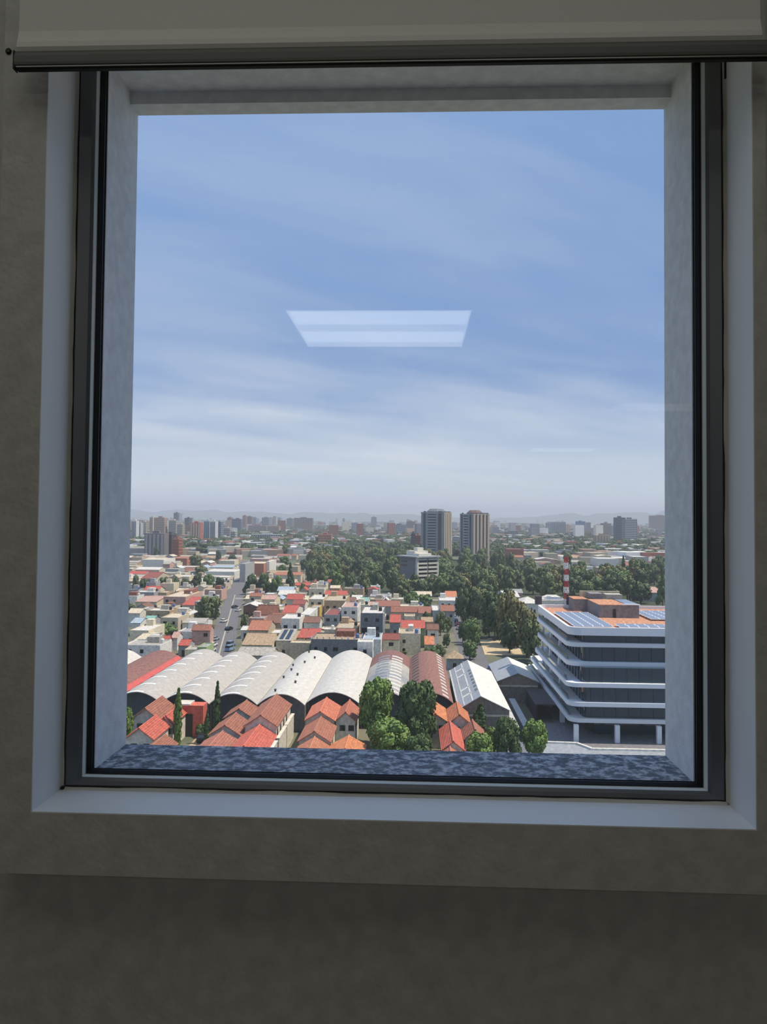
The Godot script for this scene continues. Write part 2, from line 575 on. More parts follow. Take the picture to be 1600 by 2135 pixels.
func ceiling_lights() -> void:
	var frame := paint(Color(0.85, 0.85, 0.84), 0.5, 0.0, "plain")
	var glow := StandardMaterial3D.new()
	glow.albedo_color = Color(0.9, 0.9, 0.9)
	glow.emission_enabled = true
	glow.emission = Color(0.96, 0.98, 1.0)
	glow.emission_energy_multiplier = 0.5
	var rows := [[-0.24, 3.53, 1.07, "ceiling light panel mirrored in the middle of the window pane", 0.95], [2.95, 7.53, 0.64, "ceiling light panel mirrored faintly at the right edge of the pane", 0.14], [2.85, 13.19, 0.85, "farthest ceiling light panel mirrored as a pale streak low in the pane", 0.26],
		[-0.42, 0.32, 1.11, "wide dim ceiling panel by the window, mirrored as the paler top strip of pane", 0.10]]
	for r in rows:
		var face := glow.duplicate() as StandardMaterial3D
		face.emission_energy_multiplier = 0.4 * r[4]
		var tube := glow.duplicate() as StandardMaterial3D
		tube.emission_energy_multiplier = 2.6 * r[4]
		var wide := 1.215 if r[1] > 1.0 else 2.42
		var deep: float = r[2]
		var t := thing("ceiling_light", r[3], "ceiling light", V(r[0], 46.337, r[1] + deep / 2), 0.0, "ceiling light panels")
		var s := Shape.new()
		var o := wide / 2 + 0.02
		var q := deep / 2 + 0.02
		for b in [[-o, -q, o, -q + 0.02], [-o, q - 0.02, o, q], [-o, -q + 0.02, -o + 0.02, q - 0.02], [o - 0.02, -q + 0.02, o, q - 0.02]]:
			s.box(V(b[0], -0.012, b[1]), V(b[2], 0.0, b[3]))
		part("frame", s.mesh(), frame, t)
		s = Shape.new()
		s.box(V(-wide / 2, -0.004, -deep / 2), V(wide / 2, 0.0, deep / 2))
		part("diffuser", s.mesh(), face, t)
		for k in 2:
			s = Shape.new()
			var c := deep * (-0.28 + 0.50 * k)
			s.cbox(V(-wide / 2 + 0.02, -0.0075, c - deep * 0.15), V(wide / 2 - 0.02, -0.0035, c + deep * 0.15), 0.0015)
			part("lamp_tube", s.mesh(), tube, t)
		var a := AreaLight3D.new()
		a.name = "panel_glow"
		a.area_size = Vector2(wide - 0.02, deep - 0.02)
		a.area_normalize_energy = false
		a.light_energy = r[4]
		a.light_color = Color(1.0, 0.99, 0.93)
		a.area_range = 40.0
		a.shadow_enabled = true
		t.add_child(a)
		a.position = V(0, -0.014, 0)
		a.rotation.x = -PI / 2


# ------------------------------------------------------------------ tables of the city, in metres
const COLORS := {"red": Color(0.8, 0.4, 0.35), "darkred": Color(0.63, 0.36, 0.33), "rust": Color(0.66, 0.45, 0.38), "brown": Color(0.57, 0.42, 0.36), "orange": Color(0.85, 0.56, 0.4), "terracotta": Color(0.76, 0.51, 0.41), "pink": Color(0.83, 0.68, 0.63), "cream": Color(0.91, 0.87, 0.77), "white": Color(0.93, 0.93, 0.91), "grey": Color(0.7, 0.71, 0.72), "darkgrey": Color(0.5, 0.52, 0.54), "beige": Color(0.82, 0.77, 0.68), "tan": Color(0.76, 0.67, 0.55), "teal": Color(0.58, 0.78, 0.74), "lightblue": Color(0.72, 0.8, 0.87), "green": Color(0.66, 0.75, 0.55), "yellow": Color(0.86, 0.72, 0.42), "concrete": Color(0.76, 0.75, 0.72), "blue": Color(0.35, 0.5, 0.7)}
# houses: x, z of the front, width, depth, wall height, roof kind, rise, roof colour, wall colour, label
const HOUSES := [
	[-162.02, -463.25, 8.83, 29.6, 6, "gx", 3, "darkred", "beige", "large hall with a dark red roof among trees at the left edge"],
	[-126.17, -358.17, 10.09, 27.77, 4, "gx", 1.2, "pink", "cream", "low pink roofed house left of the street, second row before the trees"],
	[-113.08, -359.89, 10.6, 30, 6, "flat", 0, "cream", "pink", "pink walled house with a pale flat roof beside the dark trees"],
	[-101.51, -342.87, 5.45, 29.6, 4.5, "gx", 2, "red", "cream", "bright red roofed house left of the big roadside tree"],
	[-91.84, -286.4, 6.53, 14.82, 6, "flat", 0, "cream", "beige", "wide cream sheet roof left of the street"],
	[-90.5, -301.37, 4.26, 19.8, 5, "flat", 0, "white", "beige", "white flat roof against the cream sheet roof"],
	[-83.8, -290.19, 8.48, 11.75, 4, "gx", 1, "concrete", "white", "long pale shed roof left of the street by the big tree"],
	[-102.74, -280.9, 3.53, 9.91, 5, "gx", 1.2, "lightblue", "white", "light blue roofed house at the left edge of the view"],
	[-101.72, -291.36, 3.68, 9.12, 4.5, "gx", 1.2, "teal", "grey", "teal roofed house near the left edge of the view"],
	[-93.88, -260.13, 6.5, 17.06, 5, "flat", 0, "white", "cream", "broad white flat roof at the left edge of the view"],
	[-88.91, -243.76, 2.79, 21.53, 4, "gx", 1.2, "cream", "white", "cream sheet roof at the left edge nearest the sheds"],
	[-85.86, -247.85, 2.21, 12.11, 4, "gx", 1.2, "white", "darkred", "white sheet roof with red walls near the left edge"],
	[-72.16, -259.02, 6.28, 4.6, 6, "gx", 1.4, "rust", "pink", "pink house with a rust roof facing the street"],
	[-79.93, -244.61, 2.27, 4.6, 4, "gx", 1.8, "red", "pink", "small red roofed house behind the hedge of the sheds"],
	[-73.08, -242.12, 3.15, 7.2, 3.6, "gx", 1.2, "red", "grey", "bright red low roof by the mural wall"],
	[-68.58, -234.99, 3.79, 6.84, 3.2, "flat", 0, "concrete", "cream", "cream corner shop front by the street behind the sheds"],
	[-65.13, -234.93, 2.91, 8.78, 4, "flat", 0, "grey", "green", "corner house with a green and yellow painted wall"],
	[-79.45, -253.21, 1.9, 6.18, 4.2, "gx", 1.4, "pink", "white", "small pink roofed house among the roofs left of the street"],
	[-72.44, -338.22, 5.81, 11.53, 5, "gz", 1, "white", "brown", "white sheet roof at the street corner"],
	[-60.41, -317.29, 8.37, 3.34, 4.6, "gx", 3.2, "rust", "brown", "big rust tiled roof beside the street"],
	[-68.73, -361.81, 6.02, 15.76, 5.5, "gx", 1.2, "pink", "cream", "pinkish roof behind the big rust roof"],
	[-57.35, -370.1, 7.78, 5.69, 5, "gx", 2, "red", "cream", "bright red barrel roof in front of the tall conifer"],
	[-52.18, -348.16, 5.58, 9.77, 5, "gx", 1.4, "darkred", "white", "dark red roof below the red barrel roof"],
	[-52.89, -324.57, 5.57, 23.04, 4, "gx", 1.8, "red", "white", "red sheet roof in the middle of the block"],
	[-61.56, -321.18, 5.31, 13.08, 4.5, "gx", 1.2, "grey", "cream", "grey sheet roof below the big rust roof"],
	[-53.22, -289.8, 5.65, 13.17, 4.5, "gx", 2.2, "brown", "beige", "brown tiled roof left of the white house with windows"],
	[-45.22, -281.14, 6.79, 13.66, 7, "flat", 0, "white", "white", "white two storey house with dark windows in the middle block"],
	[-55.74, -274.39, 7.36, 14.86, 4, "gx", 2.4, "terracotta", "beige", "patched terracotta roof near the street"],
	[-61.5, -279.29, 3.01, 7.85, 3.2, "gx", 0.8, "white", "white", "small white canopy roof at the street side"],
	[-49.34, -241.66, 9.44, 15.48, 4.2, "gx", 2.4, "tan", "cream", "long tan and orange tiled roof at the street corner by the sheds"],
	[-41.66, -245.9, 4.82, 25.11, 5, "gx", 1.8, "concrete", "cream", "house with dark solar panels on its pale roof"],
	[-36.93, -252.21, 2.1, 18.52, 5, "gx", 1.6, "red", "cream", "left bay of the bright red double roof"],
	[-33.38, -252.58, 3.78, 18.58, 5, "gx", 1.6, "red", "cream", "right bay of the bright red double roof"],
	[-35.83, -242.09, 6.19, 5.57, 4.6, "flat", 0, "cream", "beige", "cream arcaded front below the bright red double roof"],
	[-45.55, -357.7, 6.64, 21.77, 6, "flat", 0, "white", "cream", "white tilted roof behind the tan terrace house"],
	[-35.34, -343.62, 9.37, 24.99, 7, "flat", 0, "beige", "tan", "tall tan terrace house with a flat roof"],
	[-42.65, -334.29, 3.52, 10.82, 5, "flat", 0, "concrete", "yellow", "small house with a yellow wall"],
	[-25.2, -302.29, 6.38, 18.51, 9, "flat", 0, "pink", "white", "narrow white three storey house with a pink roof edge"],
	[-23.26, -363.67, 4.06, 11.22, 5, "gx", 1.2, "teal", "white", "turquoise sheet roof by the trees"],
	[-19.86, -348.19, 4.3, 8.93, 5, "gx", 1, "pink", "cream", "pale pink roof in front of the turquoise roof"],
	[-12.81, -354.3, 4.61, 7.94, 5.5, "gz", 2, "white", "pink", "white arched roof with pink walls by the trees"],
	[-14.1, -260.16, 7.6, 20.74, 12, "flat", 0, "white", "darkgrey", "tall bare grey building with a white edge"],
	[-12.76, -235.93, 5.63, 13.52, 7, "flat", 0, "lightblue", "white", "white house with a light blue tilted roof below the tall grey building"],
	[-32.09, -301.45, 5.98, 21.86, 6, "flat", 0, "darkred", "grey", "grey house with a dark red roof strip left of the white three storey house"],
	[-23.71, -272.92, 7.8, 17.3, 5, "flat", 0, "beige", "tan", "tan rooftop terrace below the white three storey house"],
	[-23.75, -234.86, 15.17, 13.42, 7, "flat", 0, "tan", "darkgrey", "wide grey unfinished block with an open tan roof behind the white vaults"],
	[-42.54, -300.3, 3.72, 25.08, 6, "flat", 0, "white", "white", "white house with a small window in the middle of the block"],
	[-38.34, -289.03, 6, 8.17, 5, "gx", 1.6, "brown", "white", "brown roof above the bright red double roof"],
	[-6.96, -292.36, 3.91, 16.99, 5, "gx", 1.8, "red", "grey", "red hipped roof right of the tall grey building"],
	[-0.11, -268.15, 8.05, 15.43, 6.4, "gx", 1.6, "red", "green", "bright red roofed house with a pale green front"],
	[-7.07, -245.78, 5.12, 4.6, 6, "gx", 1.4, "darkred", "cream", "cream house with a crimson roof edge behind the vaults"],
	[-3.82, -325.28, 11.07, 6.82, 5, "gx", 1.8, "rust", "beige", "left half of the long rust tiled roof row"],
	[4.83, -321.4, 5.38, 16.69, 5, "gx", 1.8, "rust", "cream", "right half of the long rust tiled roof row"],
	[9.4, -320.03, 3.12, 20.86, 6, "flat", 0, "white", "grey", "small white roof between the rust roofs"],
	[14.09, -318.28, 5.6, 9.55, 6.5, "gx", 1.8, "rust", "grey", "rust roofed house with a grey wall at the right hand street"],
	[16.6, -359.17, 8.96, 17.22, 6, "flat", 0, "white", "white", "white house with dark openings at the right hand street"],
	[19.15, -386.44, 5.57, 27.1, 5, "gx", 1.8, "orange", "brown", "small orange roof by the tall trees"],
	[6.75, -265.86, 3.85, 4.6, 6.5, "gx", 1.4, "brown", "white", "narrow white house with two dark windows and a brown roof"],
	[5.27, -248.94, 2.95, 10.22, 4, "gx", 1.8, "orange", "cream", "small orange tiled roof with bushes before it"],
	[12.27, -227.85, 4.51, 4.6, 3.5, "hip", 2, "tan", "grey", "tan hipped kiosk roof behind the brown shed"],
	[49.89, -392.66, 7.9, 29.6, 5, "gx", 1.6, "white", "white", "white sheet roof at the edge of the wood"],
	[54.92, -364.99, 8.23, 16.39, 5, "hip", 2.4, "white", "white", "white hipped roof behind the office building"],
	[68.11, -379.16, 13.1, 8.58, 5, "hip", 2.4, "white", "white", "wide white hipped roof behind the office terrace"],
	[112.37, -552.41, 26.28, 16.77, 8, "flat", 0, "cream", "cream", "long cream walled house terrace beyond the wood"],
	[130.07, -584.3, 5.94, 30, 6, "flat", 0, "beige", "beige", "beige end house of the long cream terrace"],
	[101.64, -569.53, 5.31, 29.6, 6, "gx", 1.5, "white", "white", "small white roof left of the red and white mast"],
	[186.8, -651.95, 17.12, 28.55, 6, "gx", 2, "rust", "cream", "rust roof on a cream house beyond the wood at the right"],
	[227.32, -780.1, 15.17, 30, 7, "flat", 0, "white", "grey", "white flat roof among trees at the right"],
	[183.99, -735.92, 19.88, 30, 7, "flat", 0, "white", "white", "long white low block beyond the wood"],
	[131.22, -425.71, 10.05, 29.6, 5, "gx", 1.8, "pink", "grey", "faded pink roof among trees right of the office roof"],
	[106.8, -813.1, 17.1, 30, 12, "flat", 0, "brown", "rust", "low rust brown block right of the second twin tower"],
	[-118.38, -571.18, 12.46, 30, 9, "flat", 0, "cream", "terracotta", "terracotta striped block at the far end of the street"],
	[-110.84, -579.93, 2.42, 30, 10, "flat", 0, "white", "white", "white stair tower at the end of the terracotta striped block"],
	[-137.32, -538.66, 21.33, 30, 5, "flat", 0, "white", "white", "long white flat roof left of the street beyond the big tree"],
	[-115.93, -516.67, 3.77, 30, 12, "flat", 0, "grey", "grey", "narrow blue grey block at the far end of the street"],
	[-207.82, -604.57, 17.72, 30, 9, "flat", 0, "cream", "white", "long cream podium below the grey apartment slab"],
	[-211.03, -681.02, 15.92, 30, 6, "flat", 0, "terracotta", "terracotta", "low terracotta block at the foot of the brick tower"],
	[-13.52, -215.5, 4.29, 5.95, 9.5, "flat", 0, "white", "white", "plain white box house rising behind the fifth white vault"],
	[-80.76, -226, 11.02, 11.13, 5.83, "flat", 0, "concrete", "white", "two-storey flat house, grey concrete roof, first left of street in first row behind sheds"],
	[-46.82, -226, 10.47, 9.74, 3.78, "gx", 1.5, "concrete", "beige", "low gabled house, grey concrete roof, first right of street in first row behind sheds"],
	[-22.08, -252.02, 6.39, 8.82, 3.04, "gx", 1.39, "concrete", "cream", "low gabled house, grey concrete roof, first right of street in third row behind sheds"],
	[-1.21, -252.02, 7.22, 12.48, 6.55, "flat", 0, "beige", "cream", "two-storey flat house, beige roof, second right of street in third row behind sheds"],
	[-77.73, -265.7, 8.94, 12.99, 4.01, "flat", 0, "grey", "white", "low flat house, grey roof, first left of street in fourth row behind sheds"],
	[-47.52, -265.7, 4.75, 10.2, 3.97, "flat", 0, "white", "tan", "low flat house, white roof, first right of street in fourth row behind sheds"],
	[-80.52, -280.62, 4.6, 7.84, 3.74, "flat", 0, "cream", "grey", "low flat house, cream roof, first left of street in fifth row behind sheds"],
	[-31.19, -280.62, 5.24, 7.12, 3.33, "flat", 0, "white", "cream", "low flat house, white roof, first right of street in fifth row behind sheds"],
	[-24.62, -293.33, 3.91, 8.12, 3.65, "gz", 1.42, "tan", "grey", "low gable-fronted house, tan roof, first right of street in sixth row behind sheds"],
	[-15.03, -293.33, 6.19, 8.07, 6.24, "flat", 0, "white", "pink", "two-storey flat house, white roof, second right of street in sixth row behind sheds"],
	[5.25, -293.33, 4.22, 7.24, 5.34, "gx", 1.16, "tan", "beige", "two-storey gabled house, tan roof, third right of street in sixth row behind sheds"],
	[-102.76, -305.51, 9.58, 10.07, 6.18, "flat", 0, "white", "tan", "two-storey flat house, white roof, first left of street in seventh row behind sheds"],
	[-112.58, -305.51, 5.1, 8.78, 5.43, "gx", 1.26, "cream", "white", "two-storey gabled house, cream roof, second left of street in seventh row behind sheds"],
	[-62.88, -305.51, 6.17, 9.1, 3.68, "flat", 0, "grey", "pink", "low flat house, grey roof, first right of street in seventh row behind sheds"],
	[-51.36, -305.51, 11.02, 9.56, 3.93, "gx", 1.7, "rust", "pink", "low gabled house, rust roof, second right of street in seventh row behind sheds"],
	[-1.49, -305.51, 4.18, 7.97, 5.35, "flat", 0, "beige", "cream", "two-storey flat house, beige roof, third right of street in seventh row behind sheds"],
	[-99.85, -318.25, 11.73, 9.99, 3.44, "flat", 0, "cream", "concrete", "low flat house, cream roof, first left of street in eighth row behind sheds"],
	[-111.02, -318.25, 5.39, 7.67, 5.22, "flat", 0, "grey", "white", "two-storey flat house, grey roof, second left of street in eighth row behind sheds"],
	[-16.27, -318.25, 8.82, 9.17, 3.77, "gz", 1.62, "cream", "pink", "low gable-fronted house, cream roof, first right of street in eighth row behind sheds"],
	[-92.36, -336.92, 8.77, 10.8, 6.42, "flat", 0, "cream", "grey", "two-storey flat house, cream roof, first left of street in ninth row behind sheds"],
	[-111.08, -336.92, 8.63, 11.48, 3.51, "flat", 0, "grey", "cream", "low flat house, grey roof, second left of street in ninth row behind sheds"],
	[-120.45, -336.92, 5.12, 8.6, 3.68, "gz", 1.66, "brown", "concrete", "low gable-fronted house, brown roof, third left of street in ninth row behind sheds"],
	[-61.7, -336.92, 8.64, 12.55, 3.39, "flat", 0, "beige", "cream", "low flat house, beige roof, first right of street in ninth row behind sheds"],
	[-22.49, -336.92, 5.88, 8.71, 6.03, "flat", 0, "white", "cream", "two-storey flat house, white roof, second right of street in ninth row behind sheds"],
	[-11.34, -336.92, 10.79, 12.55, 5.92, "gx", 1.77, "rust", "concrete", "two-storey gabled house, rust roof, third right of street in ninth row behind sheds"],
	[-72.14, -350.86, 6.29, 9.6, 3.19, "flat", 0, "concrete", "cream", "low flat house, grey concrete roof, first right of street in tenth row behind sheds"],
	[-62.48, -350.86, 3.9, 9.63, 3.24, "flat", 0, "white", "grey", "low flat house, white roof, second right of street in tenth row behind sheds"],
	[-0.79, -350.86, 10.94, 10.57, 4.05, "flat", 0, "cream", "grey", "low flat house, cream roof, third right of street in tenth row behind sheds"],
	[-76.97, -371.69, 5.71, 8.49, 5.82, "gx", 1.19, "rust", "cream", "two-storey gabled house, rust roof, first right of street in eleventh row behind sheds"],
	[-32.57, -371.69, 8.28, 9.06, 4.13, "gx", 1.36, "brown", "pink", "low gabled house, brown roof, second right of street in eleventh row behind sheds"],
	[-14.77, -371.69, 7.9, 9.64, 3.11, "flat", 0, "concrete", "beige", "low flat house, grey concrete roof, third right of street in eleventh row behind sheds"],
	[-102.64, -384.02, 5.43, 8.35, 3.85, "flat", 0, "grey", "white", "low flat house, grey roof, first left of street in twelfth row behind sheds"],
	[-145.64, -384.02, 11.58, 10.34, 3.4, "flat", 0, "concrete", "white", "low flat house, grey concrete roof, second left of street in twelfth row behind sheds"],
	[-78.96, -384.02, 11.49, 10.58, 3.22, "gx", 1.36, "cream", "cream", "low gabled house, cream roof, first right of street in twelfth row behind sheds"],
	[-68.31, -384.02, 4.96, 9.88, 3.17, "gz", 1.49, "lightblue", "tan", "low gable-fronted house, light blue roof, second right of street in twelfth row behind sheds"],
	[-58.3, -384.02, 10.2, 12.28, 3.04, "gx", 1.46, "cream", "cream", "low gabled house, cream roof, third right of street in twelfth row behind sheds"],
	[-48.87, -384.02, 4.33, 9.19, 3.4, "gz", 1.58, "cream", "white", "low gable-fronted house, cream roof, fourth right of street in twelfth row behind sheds"],
	[-39.07, -384.02, 10.94, 11.11, 5.68, "gx", 1.6, "red", "tan", "two-storey gabled house, red roof, fifth right of street in twelfth row behind sheds"],
	[-28.48, -384.02, 5.19, 10.43, 3.49, "gx", 1.72, "white", "cream", "low gabled house, white roof, sixth right of street in twelfth row behind sheds"],
	[-18.55, -384.02, 9.63, 11.5, 3.38, "flat", 0, "beige", "tan", "low flat house, beige roof, seventh right of street in twelfth row behind sheds"],
	[-8.01, -384.02, 5.86, 9.39, 3.71, "flat", 0, "white", "cream", "low flat house, white roof, eighth right of street in twelfth row behind sheds"],
	[3.33, -384.02, 11.22, 10.58, 3.57, "flat", 0, "grey", "grey", "low flat house, grey roof, ninth right of street in twelfth row behind sheds"],
	[-106.34, -404.08, 8.99, 11.97, 5.24, "flat", 0, "beige", "pink", "two-storey flat house, beige roof, first left of street in thirteenth row behind sheds"],
	[-115.98, -404.08, 5.22, 11.22, 3.25, "flat", 0, "white", "white", "low flat house, white roof, second left of street in thirteenth row behind sheds"],
	[-125.12, -404.08, 7.98, 13.68, 3.21, "gz", 1.43, "tan", "grey", "low gable-fronted house, tan roof, third left of street in thirteenth row behind sheds"],
	[-133.6, -404.08, 4.5, 11.27, 3.37, "flat", 0, "beige", "tan", "low flat house, beige roof, fourth left of street in thirteenth row behind sheds"],
	[-143.37, -404.08, 10.57, 11.18, 3.53, "flat", 0, "white", "grey", "low flat house, white roof, fifth left of street in thirteenth row behind sheds"],
	[-85.05, -404.08, 7.6, 13.16, 3.6, "flat", 0, "white", "concrete", "low flat house, white roof, first right of street in thirteenth row behind sheds"],
	[-76.42, -404.08, 4.87, 10.45, 3.27, "flat", 0, "white", "grey", "low flat house, white roof, second right of street in thirteenth row behind sheds"],
	[-67.39, -404.08, 8.38, 12.98, 3.53, "gx", 1.73, "white", "white", "low gabled house, white roof, third right of street in thirteenth row behind sheds"],
	[-59.28, -404.08, 3.87, 10.23, 3.68, "flat", 0, "beige", "grey", "low flat house, beige roof, fourth right of street in thirteenth row behind sheds"],
	[-51.25, -404.08, 8.23, 11.69, 6.46, "flat", 0, "grey", "cream", "two-storey flat house, grey roof, fifth right of street in thirteenth row behind sheds"],
	[-17.45, -404.08, 10.88, 13.94, 3.04, "flat", 0, "grey", "white", "low flat house, grey roof, sixth right of street in thirteenth row behind sheds"],
	[4.49, -404.08, 9.97, 13.45, 3.8, "gx", 1.63, "cream", "concrete", "low gabled house, cream roof, seventh right of street in thirteenth row behind sheds"],
	[-109.28, -419.34, 8.56, 8.81, 3.63, "flat", 0, "white", "cream", "low flat house, white roof, first left of street in first row beyond junction"],
	[-117.68, -419.34, 4.09, 8.85, 5.42, "gz", 1.05, "concrete", "cream", "two-storey gable-fronted house, grey concrete roof, second left of street in first row beyond junction"],
	[-126.33, -419.34, 9.05, 9.74, 3.05, "gx", 1.12, "cream", "beige", "low gabled house, cream roof, third left of street in first row beyond junction"],
	[-145.03, -419.34, 8.2, 11.27, 3.36, "gx", 1.78, "red", "cream", "low gabled house, red roof, fourth left of street in first row beyond junction"],
	[-154.73, -419.34, 5.72, 8.61, 3.35, "flat", 0, "grey", "grey", "low flat house, grey roof, fifth left of street in first row beyond junction"],
	[-88.29, -419.34, 7.43, 9.35, 4.11, "flat", 0, "concrete", "beige", "low flat house, grey concrete roof, first right of street in first row beyond junction"],
	[-70.4, -419.34, 8.72, 10.7, 4.06, "gx", 1.75, "lightblue", "tan", "low gabled house, light blue roof, second right of street in first row beyond junction"],
	[-52.63, -419.34, 9.09, 9.4, 3.58, "gx", 1.61, "beige", "cream", "low gabled house, beige roof, third right of street in first row beyond junction"],
	[-43, -419.34, 5.15, 8.09, 5.88, "gx", 1.06, "cream", "tan", "two-storey gabled house, cream roof, fourth right of street in first row beyond junction"],
	[-32.69, -419.34, 10.46, 9.74, 5.45, "flat", 0, "grey", "tan", "two-storey flat house, grey roof, fifth right of street in first row beyond junction"],
	[-22.15, -419.34, 5.41, 8.46, 5.28, "gz", 1.11, "red", "pink", "two-storey gable-fronted house, red roof, sixth right of street in first row beyond junction"],
	[-120.29, -431.92, 7.12, 11.04, 4.17, "flat", 0, "concrete", "cream", "low flat house, grey concrete roof, first left of street in second row beyond junction"],
	[-130.05, -431.92, 6.38, 7.83, 4.15, "flat", 0, "white", "concrete", "low flat house, white roof, second left of street in second row beyond junction"],
	[-139.97, -431.92, 7.45, 10.43, 5.74, "flat", 0, "beige", "cream", "two-storey flat house, beige roof, third left of street in second row beyond junction"],
	[-149.36, -431.92, 5.78, 7.84, 6.28, "flat", 0, "concrete", "grey", "two-storey flat house, grey concrete roof, fourth left of street in second row beyond junction"],
	[-70.57, -431.92, 9.02, 9.29, 3.56, "flat", 0, "beige", "cream", "low flat house, beige roof, first right of street in second row beyond junction"],
	[-62.1, -431.92, 3.91, 8.15, 3.31, "gz", 1.51, "red", "beige", "low gable-fronted house, red roof, second right of street in second row beyond junction"],
	[-53.68, -431.92, 8.92, 10.16, 6.19, "flat", 0, "white", "cream", "two-storey flat house, white roof, third right of street in second row beyond junction"],
	[-43.75, -431.92, 5.58, 8.81, 3.33, "gx", 1.31, "red", "cream", "low gabled house, red roof, fourth right of street in second row beyond junction"],
	[-21.65, -431.92, 5.15, 7.35, 5.56, "flat", 0, "white", "white", "two-storey flat house, white roof, fifth right of street in second row beyond junction"],
	[56.95, -431.92, 7.81, 10.14, 3.35, "gx", 1.6, "grey", "pink", "low gabled house, grey roof, sixth right of street in second row beyond junction"],
	[-165.87, -445.09, 10.16, 11.06, 3.06, "gz", 1.16, "white", "white", "low gable-fronted house, white roof, first left of street in third row beyond junction"],
	[-92.48, -445.09, 9.69, 12.38, 4, "gx", 1.05, "rust", "pink", "low gabled house, rust roof, first right of street in third row beyond junction"],
	[-82.64, -445.09, 5.06, 10.08, 6.21, "gx", 1.78, "cream", "beige", "two-storey gabled house, cream roof, second right of street in third row beyond junction"],
	[-52.42, -445.09, 4.74, 7.87, 6.08, "flat", 0, "beige", "grey", "two-storey flat house, beige roof, third right of street in third row beyond junction"],
	[-117.93, -459.12, 9.41, 14.15, 3.75, "flat", 0, "grey", "beige", "low flat house, grey roof, first left of street in fourth row beyond junction"],
	[-127.11, -459.12, 4.47, 9.99, 3.97, "flat", 0, "concrete", "cream", "low flat house, grey concrete roof, second left of street in fourth row beyond junction"],
	[-135.96, -459.12, 8.77, 12.09, 3.11, "flat", 0, "white", "beige", "low flat house, white roof, third left of street in fourth row beyond junction"],
	[-144.77, -459.12, 4.43, 11.04, 3.21, "flat", 0, "white", "beige", "low flat house, white roof, fourth left of street in fourth row beyond junction"],
	[-95.28, -459.12, 9.89, 12.24, 3.6, "gz", 1.65, "red", "beige", "low gable-fronted house, red roof, first right of street in fourth row beyond junction"],
	[-86.26, -459.12, 4.04, 10, 3.93, "gx", 1.58, "concrete", "beige", "low gabled house, grey concrete roof, second right of street in fourth row beyond junction"],
	[-66.43, -459.12, 10.08, 12.33, 3.51, "gx", 1.1, "red", "cream", "low gabled house, red roof, third right of street in fourth row beyond junction"],
	[-55.64, -459.12, 5.88, 11.04, 4, "gx", 1.48, "beige", "tan", "low gabled house, beige roof, fourth right of street in fourth row beyond junction"],
	[-34.56, -459.12, 10.14, 12.71, 4.12, "flat", 0, "grey", "cream", "low flat house, grey roof, fifth right of street in fourth row beyond junction"],
	[-122.33, -474.87, 11.71, 10.73, 4.11, "flat", 0, "white", "concrete", "low flat house, white roof, first left of street in fifth row beyond junction"],
	[-132.38, -474.87, 4.17, 7.17, 3.74, "gx", 1.79, "white", "cream", "low gabled house, white roof, second left of street in fifth row beyond junction"],
	[-140.59, -474.87, 8.03, 10.22, 3.24, "gz", 1.01, "cream", "tan", "low gable-fronted house, cream roof, third left of street in fifth row beyond junction"],
	[-149.36, -474.87, 4.78, 7.47, 6.04, "gz", 1.61, "beige", "beige", "two-storey gable-fronted house, beige roof, fourth left of street in fifth row beyond junction"],
	[-177.14, -474.87, 11.97, 10.39, 3.37, "gx", 1.06, "beige", "beige", "low gabled house, beige roof, fifth left of street in fifth row beyond junction"],
	[-99.04, -474.87, 8.87, 10.17, 5.37, "flat", 0, "beige", "white", "two-storey flat house, beige roof, first right of street in fifth row beyond junction"],
	[-88.95, -474.87, 5.78, 7.29, 6.42, "flat", 0, "white", "cream", "two-storey flat house, white roof, second right of street in fifth row beyond junction"],
	[-78.1, -474.87, 10.38, 9.73, 3.89, "gx", 1.51, "beige", "cream", "low gabled house, beige roof, third right of street in fifth row beyond junction"],
	[-68.09, -474.87, 4.86, 7.51, 3.32, "gz", 1.54, "rust", "white", "low gable-fronted house, rust roof, fourth right of street in fifth row beyond junction"],
	[-50.45, -474.87, 4.62, 6.99, 3.13, "gz", 1.72, "white", "cream", "low gable-fronted house, white roof, fifth right of street in fifth row beyond junction"],
	[154.88, -474.87, 8.27, 10.73, 3.14, "gx", 1.3, "rust", "white", "low gabled house, rust roof, sixth right of street in fifth row beyond junction"],
	[-125.37, -487.13, 12.72, 14.03, 3.11, "gx", 1.05, "white", "cream", "low gabled house, white roof, first left of street in sixth row beyond junction"],
	[-137.7, -487.13, 6.13, 11.55, 5.69, "flat", 0, "white", "tan", "two-storey flat house, white roof, second left of street in sixth row beyond junction"],
	[-150.27, -487.13, 13.2, 15.72, 5.35, "flat", 0, "white", "cream", "two-storey flat house, white roof, third left of street in sixth row beyond junction"],
	[-181, -487.13, 14.08, 12.51, 3.86, "flat", 0, "cream", "white", "low flat house, cream roof, fourth left of street in sixth row beyond junction"],
	[-97.93, -487.13, 16.17, 12.25, 3.35, "gx", 1.09, "concrete", "tan", "low gabled house, grey concrete roof, first right of street in sixth row beyond junction"],
	[-83.59, -487.13, 6.44, 12.5, 3.06, "gx", 1.17, "grey", "cream", "low gabled house, grey roof, second right of street in sixth row beyond junction"],
	[-54.57, -487.13, 17.06, 12.62, 3.17, "gx", 1.32, "red", "cream", "low gabled house, red roof, third right of street in sixth row beyond junction"],
	[-129.63, -503.89, 14.3, 15.97, 3.9, "flat", 0, "white", "cream", "low flat house, white roof, first left of street in seventh row beyond junction"],
	[-142.64, -503.89, 6.01, 13.83, 3.78, "flat", 0, "cream", "cream", "low flat house, cream roof, second left of street in seventh row beyond junction"],
	[-184.66, -503.89, 11.86, 18.39, 3.07, "gx", 1.5, "concrete", "tan", "low gabled house, grey concrete roof, third left of street in seventh row beyond junction"],
